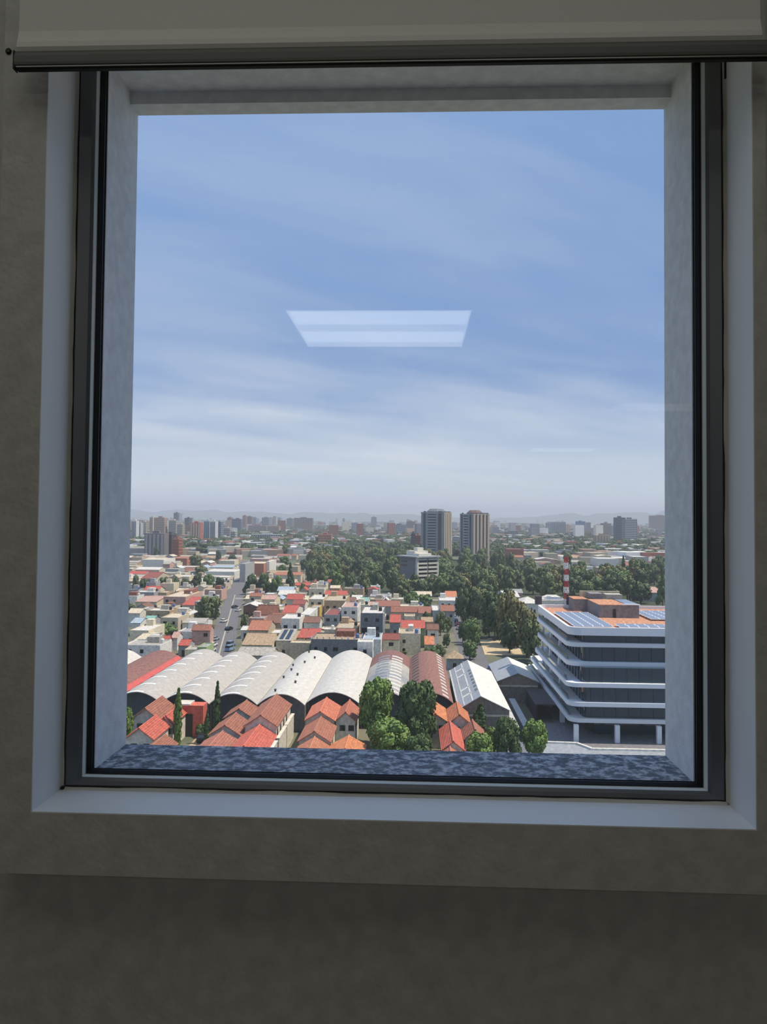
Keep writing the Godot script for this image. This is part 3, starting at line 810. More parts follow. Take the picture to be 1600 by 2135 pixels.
	[-83.03, -503.89, 17.41, 18.07, 6.23, "gx", 1.14, "terracotta", "cream", "two-storey gabled house, terracotta roof, first right of street in seventh row beyond junction"],
	[-167.54, -530.16, 16.58, 13.21, 4.18, "flat", 0, "concrete", "cream", "low flat house, grey concrete roof, first left of street in eighth row beyond junction"],
	[-181.78, -530.16, 6.11, 10.26, 3.31, "flat", 0, "white", "concrete", "low flat house, white roof, second left of street in eighth row beyond junction"],
	[-193.93, -530.16, 12.4, 14.62, 3.67, "gx", 1.36, "red", "white", "low gabled house, red roof, third left of street in eighth row beyond junction"],
	[-156.73, -546.89, 16.2, 14.68, 3.71, "gz", 1.04, "grey", "concrete", "low gable-fronted house, grey roof, first left of street in ninth row beyond junction"],
	[-173.95, -546.89, 9.59, 12.49, 5.83, "flat", 0, "beige", "grey", "two-storey flat house, beige roof, second left of street in ninth row beyond junction"],
	[-191.81, -546.89, 17.49, 16.27, 5.53, "gx", 1.24, "white", "cream", "two-storey gabled house, white roof, third left of street in ninth row beyond junction"],
	[-205.47, -546.89, 4.96, 14.6, 5.71, "flat", 0, "white", "beige", "two-storey flat house, white roof, fourth left of street in ninth row beyond junction"],
	[-95.9, -546.89, 14.14, 18.48, 3.94, "gx", 1.35, "tan", "cream", "low gabled house, tan roof, first right of street in ninth row beyond junction"],
	[-163.66, -566.46, 13.74, 12.51, 3.28, "gx", 1.12, "rust", "grey", "low gabled house, rust roof, first left of street in tenth row beyond junction"],
	[-176.57, -566.46, 6.2, 10.44, 5.53, "gz", 1.48, "white", "concrete", "two-storey gable-fronted house, white roof, second left of street in tenth row beyond junction"],
	[-203.08, -566.46, 11.8, 11.5, 3.25, "flat", 0, "white", "grey", "low flat house, white roof, third left of street in tenth row beyond junction"],
	[-106.82, -566.46, 6.03, 10.25, 3.43, "flat", 0, "white", "tan", "low flat house, white roof, first right of street in tenth row beyond junction"],
	[-157.59, -582.46, 17.29, 16.73, 3.22, "flat", 0, "concrete", "cream", "low flat house, grey concrete roof, first left of street in eleventh row beyond junction"],
	[-172.47, -582.46, 6.41, 12.77, 3.72, "gx", 1.15, "brown", "white", "low gabled house, brown roof, second left of street in eleventh row beyond junction"],
	[-218.08, -582.46, 10.47, 13.35, 5.23, "flat", 0, "cream", "cream", "two-storey flat house, cream roof, third left of street in eleventh row beyond junction"],
	[-96.54, -582.46, 16.63, 14.99, 6.24, "flat", 0, "beige", "beige", "two-storey flat house, beige roof, first right of street in eleventh row beyond junction"],
	[-150.96, -600.3, 17.13, 14.7, 4.14, "gx", 1.12, "lightblue", "cream", "low gabled house, light blue roof, first left of street in twelfth row beyond junction"],
	[-165.85, -600.3, 6.51, 12.3, 3.78, "gz", 1.64, "lightblue", "cream", "low gable-fronted house, light blue roof, second left of street in twelfth row beyond junction"],
	[-181.08, -600.3, 17.81, 16.43, 3.85, "flat", 0, "white", "beige", "low flat house, white roof, third left of street in twelfth row beyond junction"],
	[-195.41, -600.3, 5.53, 11.67, 6.33, "gx", 1.38, "concrete", "pink", "two-storey gabled house, grey concrete roof, fourth left of street in twelfth row beyond junction"],
	[-224.76, -600.3, 9.6, 12.97, 5.56, "flat", 0, "white", "tan", "two-storey flat house, white roof, fifth left of street in twelfth row beyond junction"],
	[162.47, -600.3, 12.2, 14.8, 3.5, "gx", 1.63, "red", "grey", "low gabled house, red roof, first right of street in twelfth row beyond junction"],
	[-154.22, -618.08, 16.28, 19.04, 3.7, "gx", 1.07, "concrete", "white", "low gabled house, grey concrete roof, first left of street in thirteenth row beyond junction"],
	[-168.07, -618.08, 5.85, 15.47, 6.56, "gz", 1.21, "white", "pink", "two-storey gable-fronted house, white roof, second left of street in thirteenth row beyond junction"],
	[-195.14, -618.08, 5.25, 15.43, 5.55, "flat", 0, "grey", "cream", "two-storey flat house, grey roof, third left of street in thirteenth row beyond junction"],
	[-230.63, -618.08, 12.68, 14.98, 6, "gx", 1.06, "concrete", "tan", "two-storey gabled house, grey concrete roof, fourth left of street in thirteenth row beyond junction"],
	[-126.47, -618.08, 13.22, 15.07, 3.58, "gx", 1.74, "lightblue", "pink", "low gabled house, light blue roof, first right of street in thirteenth row beyond junction"],
	[125.86, -618.08, 9.77, 17.4, 3.47, "gx", 1.21, "terracotta", "tan", "low gabled house, terracotta roof, second right of street in thirteenth row beyond junction"],
	[155.03, -618.08, 17.94, 15.51, 6.02, "flat", 0, "white", "tan", "two-storey flat house, white roof, third right of street in thirteenth row beyond junction"],
	[169.21, -618.08, 5.28, 15.44, 5.71, "gx", 1.56, "grey", "concrete", "two-storey gabled house, grey roof, fourth right of street in thirteenth row beyond junction"],
	[-158.32, -644.48, 13.58, 15.61, 6.53, "flat", 0, "white", "cream", "two-storey flat house, white roof, first left of street in fourteenth row beyond junction"],
	[-173, -644.48, 8.23, 13.6, 3.17, "gx", 1.37, "concrete", "cream", "low gabled house, grey concrete roof, second left of street in fourteenth row beyond junction"],
	[-222.93, -644.48, 12.27, 16.62, 6.01, "gx", 1.3, "concrete", "white", "two-storey gabled house, grey concrete roof, third left of street in fourteenth row beyond junction"],
	[-115.7, -644.48, 10.06, 15.94, 3.32, "gx", 1.53, "concrete", "white", "low gabled house, grey concrete roof, first right of street in fourteenth row beyond junction"],
	[-92.12, -644.48, 12.26, 17.16, 4.01, "gz", 1.35, "terracotta", "white", "low gable-fronted house, terracotta roof, second right of street in fourteenth row beyond junction"],
	[-185.24, -666.15, 10.02, 16.1, 3.37, "gx", 1.55, "cream", "cream", "low gabled house, cream roof, first left of street in fifteenth row beyond junction"],
	[-211.32, -666.15, 7.45, 11.61, 3.95, "flat", 0, "beige", "white", "low flat house, beige roof, second left of street in fifteenth row beyond junction"],
	[-224.33, -666.15, 11.67, 14.2, 5.84, "gx", 1.69, "beige", "pink", "two-storey gabled house, beige roof, third left of street in fifteenth row beyond junction"],
	[-238.82, -666.15, 9.09, 12.33, 3.55, "gx", 1.18, "tan", "white", "low gabled house, tan roof, fourth left of street in fifteenth row beyond junction"],
	[-98.29, -666.15, 11.6, 14.05, 3.14, "flat", 0, "white", "tan", "low flat house, white roof, first right of street in fifteenth row beyond junction"],
	[99.88, -666.15, 11.8, 13.3, 4.17, "flat", 0, "beige", "grey", "low flat house, beige roof, second right of street in fifteenth row beyond junction"],
	[114.34, -666.15, 8.98, 12.47, 5.25, "gz", 1.51, "rust", "grey", "two-storey gable-fronted house, rust roof, third right of street in fifteenth row beyond junction"],
	[147.9, -666.15, 17.86, 15.93, 3.38, "flat", 0, "grey", "white", "low flat house, grey roof, fourth right of street in fifteenth row beyond junction"],
	[-175.48, -683.89, 11.61, 18.96, 3.8, "gz", 1.75, "rust", "tan", "low gable-fronted house, rust roof, first left of street in sixteenth row beyond junction"],
	[-187.62, -683.89, 6.53, 11.86, 3.15, "flat", 0, "concrete", "cream", "low flat house, grey concrete roof, second left of street in sixteenth row beyond junction"],
	[-233.24, -683.89, 15.52, 15.18, 5.47, "gx", 1.5, "beige", "tan", "two-storey gabled house, beige roof, third left of street in sixteenth row beyond junction"],
	[-249.26, -683.89, 8.64, 14.83, 6.36, "flat", 0, "beige", "beige", "two-storey flat house, beige roof, fourth left of street in sixteenth row beyond junction"],
	[-138.15, -683.89, 17.07, 15.98, 6.2, "flat", 0, "white", "pink", "two-storey flat house, white roof, first right of street in sixteenth row beyond junction"],
	[94.43, -683.89, 11.56, 16.23, 3.84, "gz", 1.69, "rust", "tan", "low gable-fronted house, rust roof, second right of street in sixteenth row beyond junction"],
	[-168.6, -704.61, 9.27, 16.76, 3.65, "flat", 0, "white", "tan", "low flat house, white roof, first left of street in seventeenth row beyond junction"],
	[-246.04, -704.61, 15.67, 18.21, 6.3, "flat", 0, "white", "beige", "two-storey flat house, white roof, second left of street in seventeenth row beyond junction"],
	[-261.86, -704.61, 8.34, 14.4, 3.23, "gz", 1.77, "concrete", "pink", "low gable-fronted house, grey concrete roof, third left of street in seventeenth row beyond junction"],
	[-146.02, -704.61, 9.89, 15.97, 3.82, "gx", 1.75, "brown", "pink", "low gabled house, brown roof, first right of street in seventeenth row beyond junction"],
	[-135.92, -704.61, 5.23, 15.35, 6.02, "flat", 0, "white", "white", "two-storey flat house, white roof, second right of street in seventeenth row beyond junction"],
	[-124.69, -704.61, 12.13, 16.27, 4.1, "flat", 0, "concrete", "pink", "low flat house, grey concrete roof, third right of street in seventeenth row beyond junction"],
	[193.25, -704.61, 10.19, 16.49, 3.08, "gz", 1.27, "rust", "grey", "low gable-fronted house, rust roof, fourth right of street in seventeenth row beyond junction"],
	[224.47, -704.61, 9.68, 18.69, 5.76, "flat", 0, "white", "white", "two-storey flat house, white roof, fifth right of street in seventeenth row beyond junction"],
	[-188.02, -726.65, 14.79, 14.06, 3.74, "flat", 0, "concrete", "tan", "low flat house, grey concrete roof, first left of street in eighteenth row beyond junction"],
	[-220.11, -726.65, 13.54, 14.36, 4.04, "flat", 0, "white", "white", "low flat house, white roof, second left of street in eighteenth row beyond junction"],
	[-234.11, -726.65, 7.51, 14.18, 5.54, "gz", 1.37, "cream", "grey", "two-storey gable-fronted house, cream roof, third left of street in eighteenth row beyond junction"],
	[-260.02, -726.65, 16.44, 15.99, 3.44, "flat", 0, "white", "grey", "low flat house, white roof, fourth left of street in eighteenth row beyond junction"],
	[-273.72, -726.65, 5.59, 13.55, 3.92, "gx", 1.33, "cream", "tan", "low gabled house, cream roof, fifth left of street in eighteenth row beyond junction"],
	[95.69, -726.65, 10.08, 14.07, 3.02, "gx", 1.26, "brown", "cream", "low gabled house, brown roof, first right of street in eighteenth row beyond junction"],
	[119.71, -726.65, 17.75, 15.36, 3.69, "flat", 0, "beige", "cream", "low flat house, beige roof, second right of street in eighteenth row beyond junction"],
	[205.07, -726.65, 14.13, 17.33, 5.4, "flat", 0, "white", "beige", "two-storey flat house, white roof, third right of street in eighteenth row beyond junction"],
	[-177.47, -745.94, 9.93, 16.06, 3.45, "flat", 0, "concrete", "pink", "low flat house, grey concrete roof, first left of street in nineteenth row beyond junction"],
	[-188.54, -745.94, 6.27, 14.52, 3.5, "gx", 1.34, "concrete", "grey", "low gabled house, grey concrete roof, second left of street in nineteenth row beyond junction"],
	[-199.33, -745.94, 9.37, 14.74, 3.72, "gx", 1.47, "tan", "white", "low gabled house, tan roof, third left of street in nineteenth row beyond junction"],
	[-208.93, -745.94, 4.96, 15.37, 3.19, "gz", 1.56, "brown", "beige", "low gable-fronted house, brown roof, fourth left of street in nineteenth row beyond junction"],
	[-222.27, -745.94, 16.85, 16.83, 3.44, "gx", 1.73, "beige", "cream", "low gabled house, beige roof, fifth left of street in nineteenth row beyond junction"],
	[-250.34, -745.94, 11.17, 17.57, 3.52, "gx", 1.62, "concrete", "cream", "low gabled house, grey concrete roof, sixth left of street in nineteenth row beyond junction"],
	[-264.4, -745.94, 8.88, 13.51, 4.17, "gz", 1.04, "rust", "beige", "low gable-fronted house, rust roof, seventh left of street in nineteenth row beyond junction"],
	[-153.09, -745.94, 12.83, 18.99, 5.64, "flat", 0, "concrete", "concrete", "two-storey flat house, grey concrete roof, first right of street in nineteenth row beyond junction"],
	[-138.24, -745.94, 8.84, 11.79, 3.4, "flat", 0, "concrete", "pink", "low flat house, grey concrete roof, second right of street in nineteenth row beyond junction"],
	[126.86, -745.94, 17.48, 17.32, 5.54, "gz", 1.35, "white", "pink", "two-storey gable-fronted house, white roof, third right of street in nineteenth row beyond junction"],
	[155.62, -745.94, 11.43, 15.86, 3.44, "gx", 1.27, "concrete", "white", "low gabled house, grey concrete roof, fourth right of street in nineteenth row beyond junction"],
	[235.86, -745.94, 13.44, 16.11, 3.95, "gz", 1.54, "red", "beige", "low gable-fronted house, red roof, fifth right of street in nineteenth row beyond junction"],
	[-184.91, -766.21, 16.44, 18.42, 3.72, "flat", 0, "cream", "white", "low flat house, cream roof, first left of street in twentieth row beyond junction"],
	[-202.3, -766.21, 9.64, 13.18, 6.26, "gx", 1.66, "white", "concrete", "two-storey gabled house, white roof, second left of street in twentieth row beyond junction"],
	[-217.91, -766.21, 12.88, 17.33, 3.83, "flat", 0, "concrete", "tan", "low flat house, grey concrete roof, third left of street in twentieth row beyond junction"],
	[-145.83, -766.21, 12, 17.76, 3.72, "flat", 0, "concrete", "white", "low flat house, grey concrete roof, first right of street in twentieth row beyond junction"],
	[-133.9, -766.21, 6.08, 13.52, 3.73, "flat", 0, "concrete", "concrete", "low flat house, grey concrete roof, second right of street in twentieth row beyond junction"],
	[-110.32, -766.21, 10.88, 19.43, 5.53, "flat", 0, "concrete", "cream", "two-storey flat house, grey concrete roof, third right of street in twentieth row beyond junction"],
	[99.9, -766.21, 9.67, 19.43, 3.05, "flat", 0, "grey", "cream", "low flat house, grey roof, fourth right of street in twentieth row beyond junction"],
	[138.51, -766.21, 12.92, 15.93, 3.45, "gz", 1.37, "cream", "tan", "low gable-fronted house, cream roof, fifth right of street in twentieth row beyond junction"],
	[-189.34, -788.04, 16.27, 19.05, 3.55, "flat", 0, "grey", "beige", "low flat house, grey roof, first left of street in twenty-first row beyond junction"],
	[-219.56, -788.04, 9.04, 18.43, 3.71, "flat", 0, "white", "grey", "low flat house, white roof, second left of street in twenty-first row beyond junction"],
	[-287.77, -788.04, 12.56, 15.03, 3.96, "flat", 0, "grey", "grey", "low flat house, grey roof, third left of street in twenty-first row beyond junction"],
	[-162.35, -788.04, 11.71, 15.99, 3.83, "flat", 0, "cream", "white", "low flat house, cream roof, first right of street in twenty-first row beyond junction"],
	[-134.86, -788.04, 12.67, 18.73, 3.96, "gx", 1.59, "rust", "concrete", "low gabled house, rust roof, second right of street in twenty-first row beyond junction"],
	[-123.37, -788.04, 5.22, 12.05, 4.19, "gx", 1.5, "rust", "cream", "low gabled house, rust roof, third right of street in twenty-first row beyond junction"],
	[-111, -788.04, 14.44, 15.08, 3.32, "gx", 1.59, "cream", "cream", "low gabled house, cream roof, fourth right of street in twenty-first row beyond junction"],
	[107.11, -788.04, 9.04, 16.68, 5.45, "gx", 1.33, "terracotta", "beige", "two-storey gabled house, terracotta roof, fifth right of street in twenty-first row beyond junction"],
	[134.66, -788.04, 17, 16.11, 3.23, "flat", 0, "concrete", "cream", "low flat house, grey concrete roof, sixth right of street in twenty-first row beyond junction"],
	[176.94, -788.04, 14.51, 17.43, 5.53, "flat", 0, "concrete", "beige", "two-storey flat house, grey concrete roof, seventh right of street in twenty-first row beyond junction"],
	[207.98, -788.04, 12.72, 17.07, 5.46, "gx", 1.02, "white", "cream", "two-storey gabled house, white roof, eighth right of street in twenty-first row beyond junction"],
	[-222.88, -814.29, 11.66, 16.28, 3.1, "flat", 0, "concrete", "grey", "low flat house, grey concrete roof, first left of street in twenty-second row beyond junction"],
	[-237.88, -814.29, 9.64, 13.87, 5.7, "flat", 0, "concrete", "beige", "two-storey flat house, grey concrete roof, second left of street in twenty-second row beyond junction"],
	[-141.01, -814.29, 10.09, 21.06, 3.47, "flat", 0, "white", "cream", "low flat house, white roof, first right of street in twenty-second row beyond junction"],
	[91.54, -814.29, 8.73, 14.87, 5.8, "flat", 0, "white", "grey", "two-storey flat house, white roof, second right of street in twenty-second row beyond junction"],
	[169.53, -814.29, 9.72, 18.29, 4.02, "gx", 1.64, "tan", "cream", "low gabled house, tan roof, third right of street in twenty-second row beyond junction"],
	[200.92, -814.29, 16.41, 19.7, 5.91, "gz", 1.11, "cream", "cream", "two-storey gable-fronted house, cream roof, fourth right of street in twenty-second row beyond junction"],
	[217.75, -814.29, 9.05, 15.46, 3.19, "flat", 0, "white", "white", "low flat house, white roof, fifth right of street in twenty-second row beyond junction"]
]
# high blocks: x, z of the front, width, depth, height, body colour, band colour, style, label
const TOWERS := [
	[-276.24, -807.57, 21.18, 16, 25.46, Color(0.5, 0.48, 0.49), Color(0.66, 0.66, 0.68), "ribs", "broad grey brown apartment slab with pale vertical strips"],
	[-268.12, -829.44, 7.42, 18, 24.04, Color(0.36, 0.33, 0.34), Color(0.3, 0.28, 0.3), "rows", "dark brown wing beside the grey brown slab"],
	[-251.88, -803.03, 7.21, 14, 19.72, Color(0.66, 0.42, 0.33), Color(0.58, 0.36, 0.28), "rows", "slim orange brick tower"],
	[-464.26, -1256.42, 7.92, 14, 34.92, Color(0.84, 0.85, 0.86), Color(0.45, 0.5, 0.55), "ribs", "white tower at the left edge of the view"],
	[-473.43, -1304.95, 5.97, 14, 31.31, Color(0.7, 0.73, 0.76), Color(0.35, 0.4, 0.46), "ribs", "white and dark striped tower near the left edge"],
	[-523.64, -1469.12, 9.96, 14, 31.53, Color(0.8, 0.78, 0.7), Color(0.55, 0.53, 0.5), "rows", "cream tower near the left edge"],
	[-532.35, -1537.66, 6.94, 18, 40.76, Color(0.82, 0.79, 0.7), Color(0.6, 0.58, 0.54), "ribs", "tall slim cream tower at the left"],
	[-496.89, -1479.1, 20.17, 20, 40.13, Color(0.62, 0.5, 0.44), Color(0.8, 0.74, 0.66), "rows", "brown tower block with cream floors at the left"],
	[-473.25, -1487.92, 15.28, 18, 34.7, Color(0.82, 0.79, 0.73), Color(0.52, 0.5, 0.48), "rows", "white cream tower with dark windows"],
	[-450.63, -1462.27, 10.9, 16, 27.64, Color(0.82, 0.76, 0.66), Color(0.55, 0.5, 0.46), "rows", "cream tower right of the white cream tower"],
	[-725.81, -2308.93, 9.95, 30, 52.41, Color(0.3, 0.34, 0.4), Color(0.42, 0.46, 0.52), "rows", "dark blue grey tower rising on the skyline at the left"],
	[-717.09, -2314.05, 5, 30, 51.06, Color(0.72, 0.76, 0.8), Color(0.5, 0.55, 0.6), "rows", "pale slim tower beside the dark blue grey tower"],
	[-565.96, -1894.87, 11.64, 25, 38.2, Color(0.36, 0.38, 0.4), Color(0.28, 0.3, 0.33), "rows", "dark grey block behind the orange framed tower"],
	[-384.04, -1334.69, 17.84, 20, 31.93, Color(0.7, 0.4, 0.31), Color(0.84, 0.78, 0.7), "ribs", "orange and white framed tower block"],
	[-339.84, -1247.36, 9.51, 18, 36.1, Color(0.74, 0.78, 0.8), Color(0.45, 0.52, 0.58), "ribs", "pale glassy tower left of the striped white tower"],
	[-324.99, -1228.74, 8.67, 18, 35.55, Color(0.82, 0.84, 0.85), Color(0.42, 0.48, 0.54), "ribs", "striped white tower left of the street end"],
	[-333.55, -1298.42, 9.14, 18, 34.29, Color(0.6, 0.66, 0.7), Color(0.36, 0.42, 0.48), "rows", "grey balcony tower right of the striped white tower"],
	[-360.74, -1461.91, 15.35, 18, 21.13, Color(0.74, 0.73, 0.7), Color(0.5, 0.52, 0.54), "rows", "low white apartment block with stepped roof"],
	[-310.19, -1305.92, 8.47, 16, 18.04, Color(0.82, 0.82, 0.8), Color(0.5, 0.5, 0.5), "rows", "small white gabled block"],
	[-622.81, -2565.49, 12.7, 30, 38.71, Color(0.66, 0.44, 0.38), Color(0.5, 0.34, 0.3), "rows", "brick tower on the skyline right of the white towers"],
	[-480.32, -2059.75, 24.56, 30, 36.24, Color(0.34, 0.38, 0.42), Color(0.46, 0.5, 0.54), "rows", "dark slate block on the skyline"],
	[-578.61, -2593.42, 10.08, 30, 45.62, Color(0.66, 0.45, 0.4), Color(0.5, 0.35, 0.32), "rows", "brick red slim tower on the skyline"],
	[-569.1, -2625.42, 19.01, 30, 42.47, Color(0.46, 0.34, 0.36), Color(0.56, 0.44, 0.44), "rows", "maroon block beside the brick red tower"],
	[-590.51, -2818.64, 12.48, 30, 38.93, Color(0.42, 0.5, 0.58), Color(0.6, 0.66, 0.7), "rows", "blue grey block right of the maroon block"],
	[-554.31, -2843.44, 25.37, 35, 39.25, Color(0.36, 0.44, 0.48), Color(0.48, 0.55, 0.6), "rows", "dark teal block on the skyline"],
	[-515.49, -2746.62, 7.72, 30, 41.35, Color(0.88, 0.88, 0.85), Color(0.7, 0.7, 0.7), "rows", "left of the pair of slim white towers"],
	[-503.1, -2754.77, 10.87, 30, 44.92, Color(0.86, 0.86, 0.84), Color(0.62, 0.62, 0.62), "rows", "right of the pair of slim white towers"],
	[-529.07, -2995.24, 13.43, 30, 39.44, Color(0.74, 0.78, 0.8), Color(0.55, 0.6, 0.65), "rows", "pale grey tower beside the white pair"],
	[-471.94, -2899.86, 23.03, 35, 36.34, Color(0.42, 0.44, 0.48), Color(0.52, 0.54, 0.56), "rows", "dark grey block left of the brown slab"],
	[-353.1, -2435.15, 59.5, 25, 39.64, Color(0.5, 0.39, 0.34), Color(0.64, 0.54, 0.46), "ribs", "wide brown apartment slab with pale strips"],
	[-265.34, -1374.18, 56.31, 18, 12.06, Color(0.78, 0.8, 0.8), Color(0.3, 0.36, 0.38), "ribs", "long low white framed block among trees"],
	[-405.17, -1970.88, 47.73, 25, 19.79, Color(0.62, 0.52, 0.5), Color(0.72, 0.66, 0.62), "rows", "low pinkish terrace block"],
	[-356.94, -1935.35, 30.42, 22, 19.41, Color(0.78, 0.66, 0.58), Color(0.6, 0.5, 0.45), "rows", "peach stepped block above the white framed block"],
	[-139.57, -1197.07, 20.37, 20, 17.21, Color(0.66, 0.4, 0.33), Color(0.78, 0.58, 0.46), "rows", "small orange brick block among the trees"],
	[-175.45, -1251.35, 8.31, 14, 10.18, Color(0.82, 0.84, 0.85), Color(0.6, 0.6, 0.6), "rows", "small white block left of the orange brick block"],
	[-170.09, -1276.11, 6.94, 14, 10.37, Color(0.86, 0.86, 0.86), Color(0.6, 0.6, 0.6), "rows", "small bright white block left of the orange brick block"],
	[-319.37, -3470.34, 10.15, 30, 36.87, Color(0.62, 0.38, 0.34), Color(0.8, 0.8, 0.78), "rows", "tiny red and white tower on the skyline"],
	[-179.01, -3404.81, 22.52, 40, 44.61, Color(0.42, 0.47, 0.53), Color(0.55, 0.6, 0.65), "rows", "grey tower standing alone on the skyline"],
	[-91.15, -2407.9, 8.84, 20, 27.02, Color(0.84, 0.78, 0.68), Color(0.6, 0.55, 0.5), "rows", "slim cream tower left of the twin towers"],
	[-82.89, -2429.9, 8.94, 20, 25.42, Color(0.6, 0.5, 0.48), Color(0.5, 0.42, 0.4), "rows", "slim brown tower left of the twin towers"],
	[-37.71, -1915.23, 37.89, 25, 26.24, Color(0.44, 0.52, 0.57), Color(0.6, 0.66, 0.7), "ribs", "blue grey glass block left of the twin towers"],
	[-9.36, -2095.3, 22.13, 25, 33.92, Color(0.66, 0.56, 0.54), Color(0.52, 0.45, 0.44), "rows", "pinkish tower left of the twin towers"],
	[-73.78, -1675.61, 14.41, 20, 11.49, Color(0.74, 0.66, 0.64), Color(0.6, 0.55, 0.52), "rows", "small pink grey block at the wood edge"],
	[-1.24, -1040.92, 5.83, 18, 23.31, Color(0.24, 0.26, 0.28), Color(0.34, 0.36, 0.38), "rows", "dark block beside the first twin tower"],
	[5.33, -1060.92, 7.27, 16, 20.32, Color(0.64, 0.36, 0.28), Color(0.5, 0.3, 0.25), "rows", "orange brick block beside the first twin tower"],
	[64.93, -1194.69, 10.52, 14, 15.57, Color(0.78, 0.8, 0.8), Color(0.5, 0.5, 0.5), "rows", "small white roofed block between the twin towers"],
	[363.41, -2086.3, 12.45, 20, 33.53, Color(0.6, 0.66, 0.7), Color(0.75, 0.78, 0.8), "rows", "grey wing of the white hotel like block"],
	[391.88, -2108.3, 40.72, 20, 36.24, Color(0.8, 0.82, 0.82), Color(0.46, 0.52, 0.56), "ribs", "white block with dark window rows at the right"],
	[575.08, -2672.01, 27.58, 30, 36.28, Color(0.16, 0.36, 0.62), Color(0.24, 0.46, 0.7), "rows", "bright blue glass tower"],
	[353.53, -1717.94, 15.9, 16, 15.9, Color(0.78, 0.76, 0.72), Color(0.5, 0.5, 0.5), "rows", "small cream block below the blue tower"],
	[454.17, -1833.95, 20.96, 18, 35.04, Color(0.62, 0.53, 0.46), Color(0.74, 0.7, 0.66), "rows", "tan tower with a white flank"],
	[291.19, -1199.06, 22.68, 16, 19.94, Color(0.7, 0.6, 0.52), Color(0.8, 0.74, 0.66), "ribs", "low tan block with pale strips"],
	[524.99, -2046.96, 16.72, 20, 25.22, Color(0.56, 0.6, 0.64), Color(0.7, 0.72, 0.75), "rows", "pale grey block left of the dark grey tower"],
	[391.79, -1474.74, 17.63, 20, 48.14, Color(0.3, 0.36, 0.4), Color(0.46, 0.52, 0.56), "rows", "dark grey tower at the right"],
	[396.39, -1423.49, 22.69, 20, 45.57, Color(0.46, 0.5, 0.54), Color(0.8, 0.82, 0.84), "rows", "grey tower with white floor edges at the right"],
	[1016.33, -3212.12, 83.13, 25, 61.22, Color(0.45, 0.36, 0.36), Color(0.4, 0.32, 0.32), "rows", "brown slab at the right edge of the view"]
]
